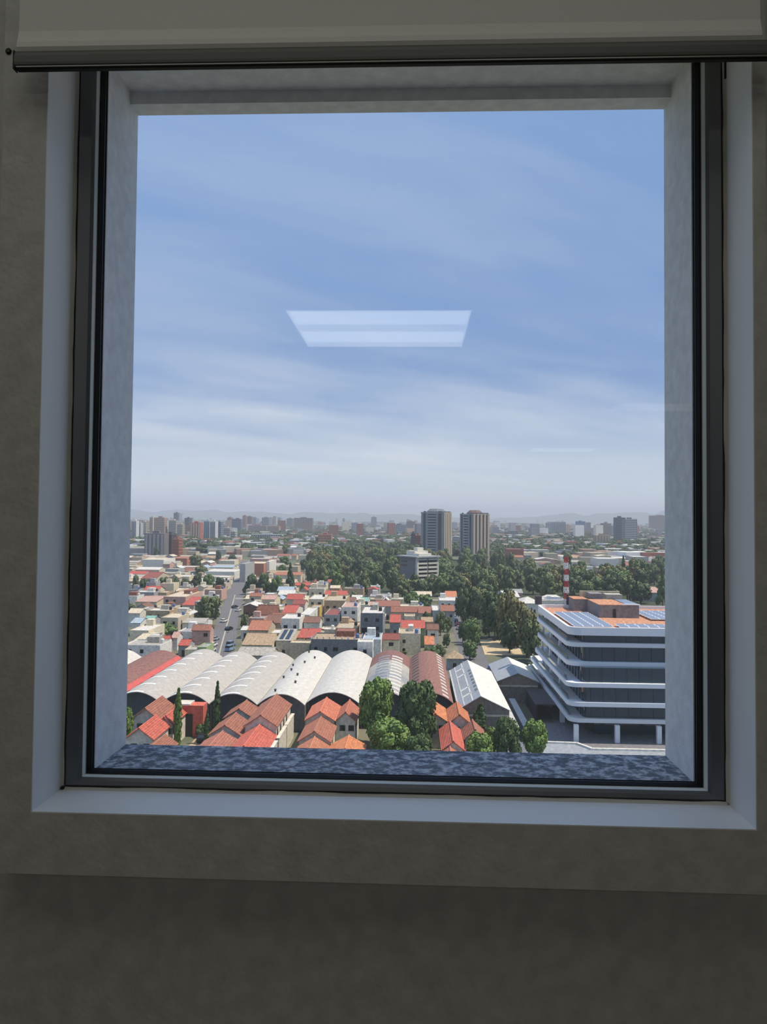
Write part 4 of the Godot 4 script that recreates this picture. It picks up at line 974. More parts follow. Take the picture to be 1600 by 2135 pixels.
# trees: x, z, height, crown width, kind, tone, label
const TREES := [
	[-157.73, -444.25, 7.83, 6.51, "round", 2, "first tree of the dark row left of the street beyond the houses"],
	[-152.03, -445.01, 8.4, 7.07, "round", 2, "second tree of the dark row left of the street beyond the houses"],
	[-146.95, -448.61, 8.74, 7.14, "round", 1, "third tree of the dark row left of the street beyond the houses"],
	[-140.03, -446.61, 8.42, 7.11, "round", 2, "fourth tree of the dark row left of the street beyond the houses"],
	[-134.85, -450.23, 7.64, 7.17, "round", 2, "fifth tree of the dark row left of the street beyond the houses"],
	[-128.22, -451.11, 9.91, 7.19, "round", 2, "sixth tree of the dark row left of the street beyond the houses"],
	[-121.08, -449.13, 10.71, 7.72, "round", 0, "seventh tree of the dark row left of the street beyond the houses"],
	[-114.19, -450.05, 9.03, 7.19, "round", 2, "eighth tree of the dark row left of the street beyond the houses"],
	[-158.39, -432.87, 10.36, 4.76, "round", 1, "leftmost tree of the dark row left of the street beyond the houses"],
	[-56.64, -476.17, 14.26, 10.3, "round", 1, "first tree of the tall clump behind the tan terrace houses"],
	[-45.09, -453.4, 13.57, 10.38, "round", 0, "second tree of the tall clump behind the tan terrace houses"],
	[-36.71, -443.21, 12.15, 8.24, "round", 2, "third tree of the tall clump behind the tan terrace houses"],
	[-28.34, -436.18, 14.39, 8.93, "round", 1, "fourth tree of the tall clump behind the tan terrace houses"],
	[-20.73, -445.29, 15.24, 9.95, "round", 2, "fifth tree of the tall clump behind the tan terrace houses"],
	[-12.72, -451.93, 14.05, 9.83, "round", 1, "sixth tree of the tall clump behind the tan terrace houses"],
	[-6.96, -452.68, 11.81, 6.75, "round", 3, "seventh tree of the tall clump behind the tan terrace houses"],
	[0.8, -471.43, 10.83, 6.16, "round", 2, "eighth tree of the tall clump behind the tan terrace houses"],
	[9.88, -443.77, 11.56, 9.12, "round", 1, "ninth tree of the tall clump behind the tan terrace houses"],
	[-64.26, -561.98, 14.03, 13.87, "round", 1, "tenth tree of the tall clump behind the tan terrace houses"],
	[-82.99, -309.45, 12.8, 11.67, "round", 1, "big round tree on the left side of the street"],
	[-92.37, -435.99, 11.19, 8.05, "round", 2, "dark round tree right of the street junction"],
	[-85.65, -436.87, 11.75, 8.61, "round", 2, "second dark tree in the clump right of the street junction"],
	[-78.85, -440.49, 10.74, 9.24, "round", 0, "greener tree at the right end of the clump by the junction"],
	[-71.68, -444.21, 18.33, 7.13, "conifer", 2, "tall dark conifer above the bright red barrel roof"],
	[-64.94, -450.78, 5.35, 4.18, "round", 0, "small green tree beside the tall conifer"],
	[-91.31, -283.04, 5.02, 7.7, "bush", 0, "dark green clump among the roofs left of the street"],
	[-85.27, -240.72, 3.61, 5.37, "bush", 0, "left part of the hedge behind the sheds"],
	[-80.47, -242.02, 3.77, 5.4, "bush", 1, "right part of the hedge behind the sheds"],
	[-50.5, -239.12, 4.27, 4.45, "bush", 0, "left bush in front of the tan tiled roof"],
	[-46.86, -239.47, 4.12, 4.01, "bush", 0, "right bush in front of the tan tiled roof"],
	[4.34, -247.19, 3.78, 3.07, "bush", 0, "left bush below the small orange roof"],
	[7.09, -246.64, 4.07, 3.68, "bush", 0, "right bush below the small orange roof"],
	[-2.89, -248.02, 2.3, 2.16, "bush", 1, "small bush in front of the cream house with the crimson roof edge"],
	[8.76, -250.78, 4.34, 3.74, "bush", 1, "bush behind the brown shed near the kiosk roof"],
	[11.49, -267.62, 4.63, 3.33, "round", 2, "small dark tree behind the kiosk roof"],
	[13.36, -303.48, 5.63, 4.16, "round", 1, "small tree by the right hand street beside the rust roof"],
	[-66.95, -303.06, 6.06, 3.75, "round", 1, "small street tree by the patched terracotta roof"],
	[-69.22, -336.18, 3.99, 4.57, "bush", 1, "small bushy tree below the big rust roof"],
	[10.33, -294.58, 8.57, 4.95, "round", 1, "slender tree behind the narrow white house"],
	[5.51, -319.27, 6.04, 3.97, "round", 2, "dark tree behind the bright red roofed house with a green front"],
	[-0.57, -373.85, 8.35, 9.3, "round", 0, "green tree behind the long rust roof row"],
	[5.66, -378.47, 7.51, 8.71, "round", 0, "second green tree behind the long rust roof row"],
	[21.27, -328.91, 15.26, 7.58, "round", 2, "tall dark tree at the top of the right hand street"],
	[26.92, -329.51, 15.89, 10.68, "round", 1, "tall olive tree behind the right hand street"],
	[20.87, -273.52, 9.63, 6.81, "round", 0, "bright green tree over the right hand street"],
	[28.43, -290.51, 17.05, 7.24, "round", 2, "dark tree beside the sandy court"],
	[33.08, -274.67, 17.8, 9.75, "round", 3, "large olive brown tree above the sandy court"],
	[36.9, -251.59, 16.74, 9.09, "round", 3, "large olive tree touching the office balconies"],
	[37.29, -244.95, 11, 6.71, "round", 1, "lower green tree beside the office balconies"],
	[32.15, -258.21, 11.46, 7.4, "round", 2, "dark tree right of the sandy court"],
	[36.42, -269.95, 16.31, 10.09, "round", 3, "olive tree between the two large ones above the court"],
	[37.01, -240.15, 14.63, 6.88, "round", 1, "green tree lowest beside the office balconies"],
	[29.89, -283.91, 14.72, 8.49, "round", 2, "dark tree behind the sandy court"],
	[70.45, -457.12, 11.28, 11.46, "round", 2, "dark tree behind the white roofs beyond the office"],
	[62.87, -467.65, 11.55, 10.55, "round", 1, "dull green tree behind the white sheet roof at the wood edge"],
	[17.96, -244.87, 6.19, 5.48, "round", 0, "bushy tree at the lower end of the right hand street"],
	[17.8, -278.43, 7.74, 3.47, "round", 2, "shaded slim tree on the right hand street"],
	[-7.3, -151.5, 13.2, 8.4, "oak", 4, "leafy foreground tree left of the tallest one"],
	[-3.9, -139, 8.6, 9.4, "oak", 4, "broad foreground tree crown low in the middle of the view"],
	[0.9, -147, 14.4, 9.6, "oak", 5, "tallest dark foreground tree in front of the brown shed"],
	[1.2, -134, 7.4, 6.4, "oak", 5, "dark foreground crown low beside the orange roofed house"],
	[-22.1, -134, 4.4, 3.4, "oak", 4, "small leafy crown at the sill right of the white walled houses"],
	[-14.5, -130, 3.6, 4.4, "oak", 4, "small leafy crown at the sill below the orange roofs"],
	[-10.8, -131, 3.4, 4, "oak", 4, "second small leafy crown at the sill below the orange roofs"],
	[12, -138, 6.8, 6.4, "oak", 4, "leafy crown in front of the orange roofed house on the right"],
	[15.6, -147, 5.4, 5, "oak", 4, "low crown between the orange roofed house and the leafy thicket"],
	[17.4, -143, 8.2, 6.2, "oak", 5, "leafy tree left of the office terrace"],
	[22.8, -144.5, 7.6, 6.2, "oak", 4, "leafy tree touching the office terrace"],
	[-53.6, -142, 9, 3.6, "oak", 4, "leafy tree at the lower left corner of the view"],
	[-45, -146, 12, 1.7, "cypress", 4, "slim cypress in front of the red roofed houses on the left"],
	[-38.5, -150, 12.6, 1.5, "cypress", 5, "slim cypress between the driveway and the white walled houses"],
	[-39.3, -146, 8, 1.2, "cypress", 5, "shorter cypress beside the driveway"],
	[13.6, -156.6, 7.6, 2.8, "cypress", 5, "dark upright tree in front of the white gabled shed"],
	[12.4, -153, 6.6, 2.2, "cypress", 5, "smaller dark upright tree in front of the white gabled shed"],
	[-42.6, -155, 3.2, 3.2, "bush", 5, "dark hedge bush at the end of the driveway"],
	[-39.6, -155.5, 3, 2.8, "bush", 5, "second hedge bush at the end of the driveway"],
	[37.74, -290.78, 13.11, 13.21, "round", 2, "dark green tree crown, first nearest in the near wood left of the mast"],
	[37.14, -309.27, 15.5, 11.14, "round", 2, "dark green tree crown, second nearest in the near wood left of the mast"],
	[32.45, -345.48, 11.27, 11.05, "round", 2, "dark green tree crown, first nearest in the near wood below the twin towers"],
	[28.64, -355.82, 11.25, 11.85, "round", 1, "dull green tree crown, second nearest in the near wood below the twin towers"],
	[31.62, -370.95, 11.91, 11.42, "round", 3, "olive tree crown, third nearest in the near wood below the twin towers"],
	[36.1, -389.26, 11.4, 12.51, "round", 2, "dark green tree crown, fourth nearest in the near wood below the twin towers"],
	[128.74, -403.45, 17.39, 7.75, "conifer", 0, "mid green conifer, first nearest in the near wood right of the mast"],
	[90.46, -405.93, 13.31, 10.79, "round", 1, "dull green tree crown, second nearest in the near wood right of the mast"],
	[121.42, -416.43, 11.82, 13.04, "round", 2, "dark green tree crown, third nearest in the near wood right of the mast"],
	[106.66, -418.83, 15.26, 13.3, "round", 2, "dark green tree crown, fourth nearest in the near wood right of the mast"],
	[73.68, -424.6, 14.43, 11.82, "round", 1, "dull green tree crown, third nearest in the near wood left of the mast"],
	[24.62, -426.85, 13.06, 10.58, "round", 2, "dark green tree crown, fifth nearest in the near wood below the twin towers"],
	[-6.35, -429.65, 10.7, 12.56, "round", 1, "dull green tree crown, first nearest in the near wood around the white block"],
	[4.25, -429.82, 10.18, 10.19, "round", 2, "dark green tree crown, second nearest in the near wood around the white block"],
	[86.33, -430.11, 14.83, 11.47, "round", 2, "dark green tree crown, first nearest in the middle wood right of the mast"],
	[37.68, -430.45, 15.55, 11.33, "round", 1, "dull green tree crown, first nearest in the middle wood below the twin towers"],
	[118.97, -433.78, 14.31, 10.86, "round", 1, "dull green tree crown, second nearest in the middle wood right of the mast"],
	[16.42, -440.02, 12.14, 11.19, "round", 0, "mid green tree crown, second nearest in the middle wood below the twin towers"],
	[43.34, -443.05, 14.1, 12.82, "round", 1, "dull green tree crown, third nearest in the middle wood below the twin towers"],
	[28.83, -443.6, 13.64, 12.01, "round", 3, "olive tree crown, fourth nearest in the middle wood below the twin towers"],
	[145.18, -450.77, 10.13, 12.27, "round", 0, "mid green tree crown, third nearest in the middle wood right of the mast"],
	[106.7, -453.18, 10.35, 10.86, "round", 0, "mid green tree crown, fourth nearest in the middle wood right of the mast"],
	[56.25, -454.27, 14.89, 11.54, "round", 1, "dull green tree crown, first nearest in the middle wood left of the mast"],
	[94.33, -455.55, 12.69, 12.3, "round", 2, "dark green tree crown, fifth nearest in the middle wood right of the mast"],
	[120.89, -461.48, 14.25, 13.33, "round", 0, "mid green tree crown, sixth nearest in the middle wood right of the mast"],
	[19.46, -462.8, 12.49, 11.73, "round", 2, "dark green tree crown, fifth nearest in the middle wood below the twin towers"],
	[-11.6, -463.44, 14.97, 10.38, "round", 1, "dull green tree crown, first nearest in the middle wood around the white block"],
	[3.33, -463.76, 8.07, 12.85, "round", 1, "dull green tree crown, second nearest in the middle wood around the white block"],
	[26.18, -471.9, 13.01, 10.83, "round", 2, "dark green tree crown, sixth nearest in the middle wood below the twin towers"],
	[52.74, -472.15, 15.26, 6.31, "conifer", 3, "olive conifer, second nearest in the middle wood left of the mast"],
	[126.65, -473.27, 11.5, 12.81, "round", 1, "dull green tree crown, seventh nearest in the middle wood right of the mast"],
	[36.96, -474.14, 12.07, 11.83, "round", 2, "dark green tree crown, seventh nearest in the middle wood below the twin towers"],
	[85.42, -475.56, 13.66, 12.73, "round", 3, "olive tree crown, third nearest in the middle wood left of the mast"],
	[106.99, -476.47, 12.98, 12.66, "round", 2, "dark green tree crown, eighth nearest in the middle wood right of the mast"],
	[96.47, -479.61, 22.1, 6.85, "conifer", 1, "dull green conifer, ninth nearest in the middle wood right of the mast"],
	[-11.25, -479.75, 6.67, 6.4, "conifer", 0, "mid green conifer, third nearest in the middle wood around the white block"],
	[8.78, -481.49, 6.72, 12, "round", 1, "dull green tree crown, fourth nearest in the middle wood around the white block"],
	[23.71, -485.73, 10.68, 13.35, "round", 2, "dark green tree crown, eighth nearest in the middle wood below the twin towers"],
	[114.47, -487, 11.15, 11.62, "round", 3, "olive tree crown, tenth nearest in the middle wood right of the mast"],
	[65.76, -488.22, 12.98, 11.49, "round", 2, "dark green tree crown, fourth nearest in the middle wood left of the mast"],
	[-5.33, -489, 5.99, 12.53, "round", 0, "mid green tree crown, fifth nearest in the middle wood around the white block"],
	[93.93, -491.87, 14.58, 12.95, "round", 3, "olive tree crown, fifth nearest in the middle wood left of the mast"],
	[-23.92, -492.56, 11.55, 13.1, "round", 1, "dull green tree crown, first nearest in the middle wood left of the white block"],
	[134.2, -494.56, 12.79, 10.9, "round", 0, "mid green tree crown, eleventh nearest in the middle wood right of the mast"],
	[107.03, -498.01, 13.11, 12.42, "round", 0, "mid green tree crown, twelfth nearest in the middle wood right of the mast"],
	[59.58, -498.42, 11.31, 12.79, "round", 0, "mid green tree crown, sixth nearest in the middle wood left of the mast"],
	[146.14, -499.49, 13.35, 12.88, "round", 2, "dark green tree crown, thirteenth nearest in the middle wood right of the mast"],
	[128.83, -503.03, 14.23, 12.12, "round", 0, "mid green tree crown, fourteenth nearest in the middle wood right of the mast"],
	[40, -507.74, 18.31, 6.57, "conifer", 1, "dull green conifer, ninth nearest in the middle wood below the twin towers"],
	[85.24, -509.34, 13.57, 12.49, "round", 1, "dull green tree crown, seventh nearest in the middle wood left of the mast"],
	[50.52, -509.96, 12.32, 13.45, "round", 2, "dark green tree crown, tenth nearest in the middle wood below the twin towers"],
	[-56.78, -511.1, 10.59, 13.3, "round", 2, "dark green tree crown, second nearest in the middle wood left of the white block"],
	[126.44, -513.28, 14.35, 11.76, "round", 3, "olive tree crown, fifteenth nearest in the middle wood right of the mast"],
	[110.14, -513.63, 13.44, 12.78, "round", 1, "dull green tree crown, sixteenth nearest in the middle wood right of the mast"],
	[137.38, -514.61, 13.46, 11.35, "round", 3, "olive tree crown, seventeenth nearest in the middle wood right of the mast"],
	[149.88, -516.75, 12.79, 10.58, "round", 3, "olive tree crown, eighteenth nearest in the middle wood right of the mast"],
	[90.51, -523.15, 13.7, 13.03, "round", 1, "dull green tree crown, eighth nearest in the middle wood left of the mast"],
	[78.58, -523.77, 15.55, 10.4, "round", 1, "dull green tree crown, ninth nearest in the middle wood left of the mast"],
	[61.14, -525.35, 12.35, 13.08, "round", 1, "dull green tree crown, tenth nearest in the middle wood left of the mast"],
	[156.77, -528.18, 15.43, 10.76, "round", 2, "dark green tree crown, nineteenth nearest in the middle wood right of the mast"],
	[41.3, -529.6, 13.86, 12, "round", 0, "mid green tree crown, eleventh nearest in the middle wood below the twin towers"],
	[104.61, -530.6, 13.78, 12.75, "round", 1, "dull green tree crown, twentieth nearest in the middle wood right of the mast"],
	[164.86, -534.55, 12.97, 10.22, "round", 1, "dull green tree crown, twenty-first nearest in the middle wood right of the mast"],
	[113.66, -535.34, 13.01, 13.03, "round", 3, "olive tree crown, twenty-second nearest in the middle wood right of the mast"],
	[-55.48, -538.19, 15.28, 13.27, "round", 0, "mid green tree crown, third nearest in the middle wood left of the white block"],
	[135.19, -539.68, 12.27, 10.25, "round", 1, "dull green tree crown, twenty-third nearest in the middle wood right of the mast"],
	[33.99, -541.08, 12.98, 11.05, "round", 2, "dark green tree crown, twelfth nearest in the middle wood below the twin towers"],
	[152.23, -543.41, 16.7, 8.07, "conifer", 3, "olive conifer, twenty-fourth nearest in the middle wood right of the mast"],
	[4.75, -544.06, 15.13, 7.71, "conifer", 2, "dark green conifer, sixth nearest in the middle wood around the white block"],
	[-72.23, -544.27, 14.44, 10.87, "round", 1, "dull green tree crown, fourth nearest in the middle wood left of the white block"],
	[115.73, -545.21, 14.07, 11.42, "round", 2, "dark green tree crown, twenty-fifth nearest in the middle wood right of the mast"],
	[165.11, -545.88, 10.3, 10.75, "round", 2, "dark green tree crown, twenty-sixth nearest in the middle wood right of the mast"],
	[-29.57, -545.93, 11.8, 12.82, "round", 0, "mid green tree crown, fifth nearest in the middle wood left of the white block"],
	[97.23, -546.36, 10.99, 11.97, "round", 1, "dull green tree crown, eleventh nearest in the middle wood left of the mast"],
	[21.87, -547.75, 11.23, 11.02, "round", 0, "mid green tree crown, thirteenth nearest in the middle wood below the twin towers"],
	[-53.08, -550.61, 11.25, 11.39, "round", 3, "olive tree crown, sixth nearest in the middle wood left of the white block"],
	[-17.94, -552.72, 14.97, 11.44, "round", 2, "dark green tree crown, seventh nearest in the middle wood left of the white block"],
	[59.1, -553.73, 18.3, 6.47, "conifer", 1, "dull green conifer, fourteenth nearest in the middle wood below the twin towers"],
	[14.15, -556.67, 15.45, 11.31, "round", 0, "mid green tree crown, seventh nearest in the middle wood around the white block"],
	[149.96, -557.1, 19.21, 7.43, "conifer", 2, "dark green conifer, twenty-seventh nearest in the middle wood right of the mast"],
	[169.74, -557.17, 13.14, 12.08, "round", 2, "dark green tree crown, twenty-eighth nearest in the middle wood right of the mast"],
	[83.58, -560.74, 15.88, 13.07, "round", 1, "dull green tree crown, first nearest in the far wood left of the mast"],
	[40.5, -561.33, 12.67, 10.51, "round", 0, "mid green tree crown, first nearest in the far wood below the twin towers"],
	[138.55, -561.62, 13.47, 13.19, "round", 2, "dark green tree crown, first nearest in the far wood right of the mast"],
	[22.43, -564.88, 12.3, 12.39, "round", 1, "dull green tree crown, second nearest in the far wood below the twin towers"],
	[-14.47, -565.82, 11.08, 11.15, "round", 3, "olive tree crown, first nearest in the far wood around the white block"],
	[163.39, -565.96, 14.38, 12.16, "round", 0, "mid green tree crown, second nearest in the far wood right of the mast"],
	[68.28, -568.59, 10.01, 12.87, "round", 2, "dark green tree crown, second nearest in the far wood left of the mast"],
	[9.24, -571.34, 15.04, 10.82, "round", 1, "dull green tree crown, second nearest in the far wood around the white block"],
	[84.73, -572.34, 10.66, 12.99, "round", 0, "mid green tree crown, third nearest in the far wood left of the mast"],
	[-66.17, -572.96, 12.92, 10.19, "round", 0, "mid green tree crown, first nearest in the far wood left of the white block"],
	[163.45, -576.34, 15.47, 13.36, "round", 1, "dull green tree crown, third nearest in the far wood right of the mast"],
	[-32.45, -577.27, 10.41, 11.55, "round", 0, "mid green tree crown, second nearest in the far wood left of the white block"],
	[23.54, -580.33, 11.1, 13.36, "round", 0, "mid green tree crown, third nearest in the far wood below the twin towers"],
	[63.26, -580.64, 10.1, 13.37, "round", 2, "dark green tree crown, fourth nearest in the far wood below the twin towers"],
	[-51.98, -580.77, 15.98, 13.3, "round", 1, "dull green tree crown, third nearest in the far wood left of the white block"],
	[53.18, -581.84, 17.35, 7.97, "conifer", 3, "olive conifer, fifth nearest in the far wood below the twin towers"],
	[80.54, -582.26, 12, 11.28, "round", 1, "dull green tree crown, fourth nearest in the far wood left of the mast"],
	[-7.96, -584.2, 15.53, 12.65, "round", 1, "dull green tree crown, third nearest in the far wood around the white block"],
	[-42.49, -584.87, 12.04, 10.65, "round", 2, "dark green tree crown, fourth nearest in the far wood left of the white block"],
	[44.12, -586.17, 12.45, 11.63, "round", 2, "dark green tree crown, sixth nearest in the far wood below the twin towers"],
	[6.84, -587.03, 10.08, 10.36, "round", 3, "olive tree crown, fourth nearest in the far wood around the white block"],
	[-74.15, -589.88, 14.9, 12.3, "round", 2, "dark green tree crown, fifth nearest in the far wood left of the white block"],
	[-28.68, -590.46, 10.04, 11.12, "round", 1, "dull green tree crown, sixth nearest in the far wood left of the white block"],
	[-61.84, -591.55, 10.38, 10.81, "round", 1, "dull green tree crown, seventh nearest in the far wood left of the white block"],
	[-51.3, -595.09, 12.03, 13.22, "round", 0, "mid green tree crown, eighth nearest in the far wood left of the white block"],
	[40.95, -596.09, 11.33, 13.1, "round", 1, "dull green tree crown, seventh nearest in the far wood below the twin towers"],
	[187.09, -597.09, 15.96, 12.37, "round", 2, "dark green tree crown, fourth nearest in the far wood right of the mast"],
	[16.26, -598.26, 15.56, 11.17, "round", 0, "mid green tree crown, eighth nearest in the far wood below the twin towers"],
	[-4.35, -599.37, 11.8, 10.17, "round", 1, "dull green tree crown, fifth nearest in the far wood around the white block"],
	[-15.5, -600.29, 15.61, 12.79, "round", 0, "mid green tree crown, sixth nearest in the far wood around the white block"],
	[-52.57, -609.4, 20.89, 7.31, "conifer", 1, "dull green conifer, ninth nearest in the far wood left of the white block"],
	[70.74, -609.8, 15.49, 7.84, "conifer", 0, "mid green conifer, fifth nearest in the far wood left of the mast"],
	[186.68, -610.35, 14.29, 6.23, "conifer", 0, "mid green conifer, fifth nearest in the far wood right of the mast"],
	[-74.39, -611.65, 14.6, 11.35, "round", 1, "dull green tree crown, tenth nearest in the far wood left of the white block"],
	[-3.36, -620.09, 15.28, 10.65, "round", 1, "dull green tree crown, seventh nearest in the far wood around the white block"],
	[27.58, -620.84, 10.15, 11.49, "round", 2, "dark green tree crown, ninth nearest in the far wood below the twin towers"],
	[77.55, -621.83, 15.78, 11.25, "round", 1, "dull green tree crown, sixth nearest in the far wood left of the mast"],
	[-37.35, -627.67, 10.25, 11.98, "round", 1, "dull green tree crown, eleventh nearest in the far wood left of the white block"],
	[184.59, -627.97, 12.15, 12.42, "round", 1, "dull green tree crown, sixth nearest in the far wood right of the mast"],
	[199.93, -631.03, 11.3, 11.88, "round", 0, "mid green tree crown, seventh nearest in the far wood right of the mast"],
	[4.6, -631.27, 14.09, 10.51, "round", 1, "dull green tree crown, eighth nearest in the far wood around the white block"],
	[-81.36, -637, 10.3, 12.46, "round", 1, "dull green tree crown, twelfth nearest in the far wood left of the white block"],
	[-12.12, -638.99, 12.4, 11.22, "round", 1, "dull green tree crown, ninth nearest in the far wood around the white block"],
	[52.85, -639.11, 15.7, 11.6, "round", 2, "dark green tree crown, tenth nearest in the far wood below the twin towers"],
	[18.5, -640.34, 14.61, 10.59, "round", 1, "dull green tree crown, eleventh nearest in the far wood below the twin towers"],
	[206.87, -642.64, 15.55, 10.26, "round", 1, "dull green tree crown, eighth nearest in the far wood right of the mast"],
	[-62.13, -645.24, 12.35, 12.37, "round", 1, "dull green tree crown, thirteenth nearest in the far wood left of the white block"],
	[-37.71, -646.08, 10.3, 11, "round", 1, "dull green tree crown, fourteenth nearest in the far wood left of the white block"],
	[72.18, -647.63, 19.69, 6.18, "conifer", 1, "dull green conifer, seventh nearest in the far wood left of the mast"],
	[-76.83, -649.73, 15.07, 12.83, "round", 3, "olive tree crown, fifteenth nearest in the far wood left of the white block"],
	[45.21, -652.08, 15.17, 10.36, "round", 0, "mid green tree crown, twelfth nearest in the far wood below the twin towers"],
	[-2.59, -652.66, 11.47, 11.76, "round", 2, "dark green tree crown, tenth nearest in the far wood around the white block"],
	[-20.55, -655.85, 10.43, 13.4, "round", 2, "dark green tree crown, sixteenth nearest in the far wood left of the white block"],
	[55.39, -660.68, 13.95, 10.85, "round", 0, "mid green tree crown, thirteenth nearest in the far wood below the twin towers"],
	[84.28, -662.53, 11.84, 13.09, "round", 2, "dark green tree crown, eighth nearest in the far wood left of the mast"],
	[27, -663.39, 10.86, 12.73, "round", 0, "mid green tree crown, fourteenth nearest in the far wood below the twin towers"],
	[-54.77, -664.15, 10.4, 11.55, "round", 2, "dark green tree crown, seventeenth nearest in the far wood left of the white block"],
	[-73.36, -664.39, 13.06, 10.56, "round", 3, "olive tree crown, eighteenth nearest in the far wood left of the white block"],
	[70.71, -666.09, 15.07, 11.81, "round", 2, "dark green tree crown, fifteenth nearest in the far wood below the twin towers"],
	[-32.18, -666.43, 13.75, 11.66, "round", 2, "dark green tree crown, nineteenth nearest in the far wood left of the white block"],
	[-8.54, -672.88, 10.2, 11.16, "round", 2, "dark green tree crown, eleventh nearest in the far wood around the white block"],
	[55.28, -683.7, 13.33, 11.57, "round", 0, "mid green tree crown, sixteenth nearest in the far wood below the twin towers"],
	[-16.22, -686.18, 15.34, 12.73, "round", 2, "dark green tree crown, twelfth nearest in the far wood around the white block"],
	[-90.32, -686.65, 15.84, 10.94, "round", 3, "olive tree crown, twentieth nearest in the far wood left of the white block"],
	[-48.3, -687.64, 13.94, 11.31, "round", 1, "dull green tree crown, twenty-first nearest in the far wood left of the white block"],
	[-75.56, -688.32, 12.76, 12.53, "round", 0, "mid green tree crown, twenty-second nearest in the far wood left of the white block"],
	[30.65, -690.83, 12.75, 10.08, "round", 1, "dull green tree crown, seventeenth nearest in the far wood below the twin towers"],
	[0.16, -691.21, 10.86, 11.43, "round", 1, "dull green tree crown, thirteenth nearest in the far wood around the white block"],
	[62, -696.11, 10.33, 11.09, "round", 0, "mid green tree crown, eighteenth nearest in the far wood below the twin towers"],
	[-65.87, -697.67, 14.86, 11.37, "round", 0, "mid green tree crown, twenty-third nearest in the far wood left of the white block"],
	[-32.08, -699.8, 15.71, 13.47, "round", 0, "mid green tree crown, twenty-fourth nearest in the far wood left of the white block"],
	[-53.04, -707.22, 15.74, 11.44, "round", 2, "dark green tree crown, twenty-fifth nearest in the far wood left of the white block"],
	[-83.66, -707.32, 20.06, 6.35, "conifer", 0, "mid green conifer, twenty-sixth nearest in the far wood left of the white block"],
	[45.78, -708.65, 11.7, 12.55, "round", 2, "dark green tree crown, nineteenth nearest in the far wood below the twin towers"],
	[-21.7, -712.65, 14.77, 11.19, "round", 2, "dark green tree crown, twenty-seventh nearest in the far wood left of the white block"],
	[-5.46, -720.55, 15.07, 12.4, "round", 0, "mid green tree crown, first nearest in the farthest wood around the white block"],
	[-86.61, -721.05, 11.6, 10.73, "round", 0, "mid green tree crown, first nearest in the farthest wood left of the white block"],
	[-61.09, -725.03, 17.55, 6.29, "conifer", 2, "dark green conifer, second nearest in the farthest wood left of the white block"],
	[78.78, -725.2, 10.53, 12.57, "round", 2, "dark green tree crown, first nearest in the farthest wood below the twin towers"],
	[50.27, -725.98, 15.36, 12.11, "round", 0, "mid green tree crown, second nearest in the farthest wood below the twin towers"],
	[25.66, -726.03, 14.65, 12, "round", 3, "olive tree crown, third nearest in the farthest wood below the twin towers"],
	[-32.33, -726.88, 10.71, 11.58, "round", 3, "olive tree crown, third nearest in the farthest wood left of the white block"],
	[-99.03, -735.86, 10.06, 11.09, "round", 2, "dark green tree crown, fourth nearest in the farthest wood left of the white block"],
	[64.44, -736.12, 14.36, 10.66, "round", 0, "mid green tree crown, fourth nearest in the farthest wood below the twin towers"],
	[-68.38, -738.13, 13.83, 11.81, "round", 1, "dull green tree crown, fifth nearest in the farthest wood left of the white block"],
	[-81.67, -738.67, 15.29, 11.3, "round", 0, "mid green tree crown, sixth nearest in the farthest wood left of the white block"],
	[-53.94, -738.85, 10.62, 11.68, "round", 2, "dark green tree crown, seventh nearest in the farthest wood left of the white block"],
	[-16.56, -744.04, 15.81, 13.41, "round", 1, "dull green tree crown, second nearest in the farthest wood around the white block"],
	[14.4, -744.68, 15.69, 10.56, "round", 3, "olive tree crown, third nearest in the farthest wood around the white block"],
	[-32.39, -748.78, 13.6, 12.22, "round", 3, "olive tree crown, eighth nearest in the farthest wood left of the white block"],
	[77.92, -749.15, 12.02, 12.22, "round", 3, "olive tree crown, fifth nearest in the farthest wood below the twin towers"],
	[50.64, -751.16, 13.33, 13, "round", 2, "dark green tree crown, sixth nearest in the farthest wood below the twin towers"],
	[-90.9, -752.65, 10.3, 10.87, "round", 2, "dark green tree crown, ninth nearest in the farthest wood left of the white block"],
	[-8.51, -756.37, 13.83, 13.24, "round", 2, "dark green tree crown, fourth nearest in the farthest wood around the white block"],
	[9.31, -760.06, 14.27, 12.82, "round", 1, "dull green tree crown, fifth nearest in the farthest wood around the white block"],
	[67.33, -761.86, 14.08, 13.34, "round", 1, "dull green tree crown, seventh nearest in the farthest wood below the twin towers"],
	[29.7, -762.01, 13.17, 11.86, "round", 2, "dark green tree crown, eighth nearest in the farthest wood below the twin towers"],
	[-65.96, -763.83, 12.37, 10.27, "round", 1, "dull green tree crown, tenth nearest in the farthest wood left of the white block"],
	[-96.69, -774.39, 15.13, 11.97, "round", 0, "mid green tree crown, eleventh nearest in the farthest wood left of the white block"],
	[-21.39, -775.99, 15.23, 13.31, "round", 2, "dark green tree crown, twelfth nearest in the farthest wood left of the white block"],
	[-41.96, -776.6, 14.61, 10.97, "round", 3, "olive tree crown, thirteenth nearest in the farthest wood left of the white block"],
	[7.08, -778.37, 18.57, 6.69, "conifer", 2, "dark green conifer, sixth nearest in the farthest wood around the white block"],
	[53.02, -781.32, 15.27, 13.2, "round", 2, "dark green tree crown, ninth nearest in the farthest wood below the twin towers"],
	[88.17, -785.68, 15.67, 11.61, "round", 0, "mid green tree crown, first nearest in the farthest wood left of the mast"],
	[-60.36, -787.31, 14.9, 11.48, "round", 0, "mid green tree crown, fourteenth nearest in the farthest wood left of the white block"],
	[-9.7, -791.44, 11.12, 10.16, "round", 2, "dark green tree crown, seventh nearest in the farthest wood around the white block"],
	[-28.8, -802.95, 10.72, 10.44, "round", 3, "olive tree crown, fifteenth nearest in the farthest wood left of the white block"],
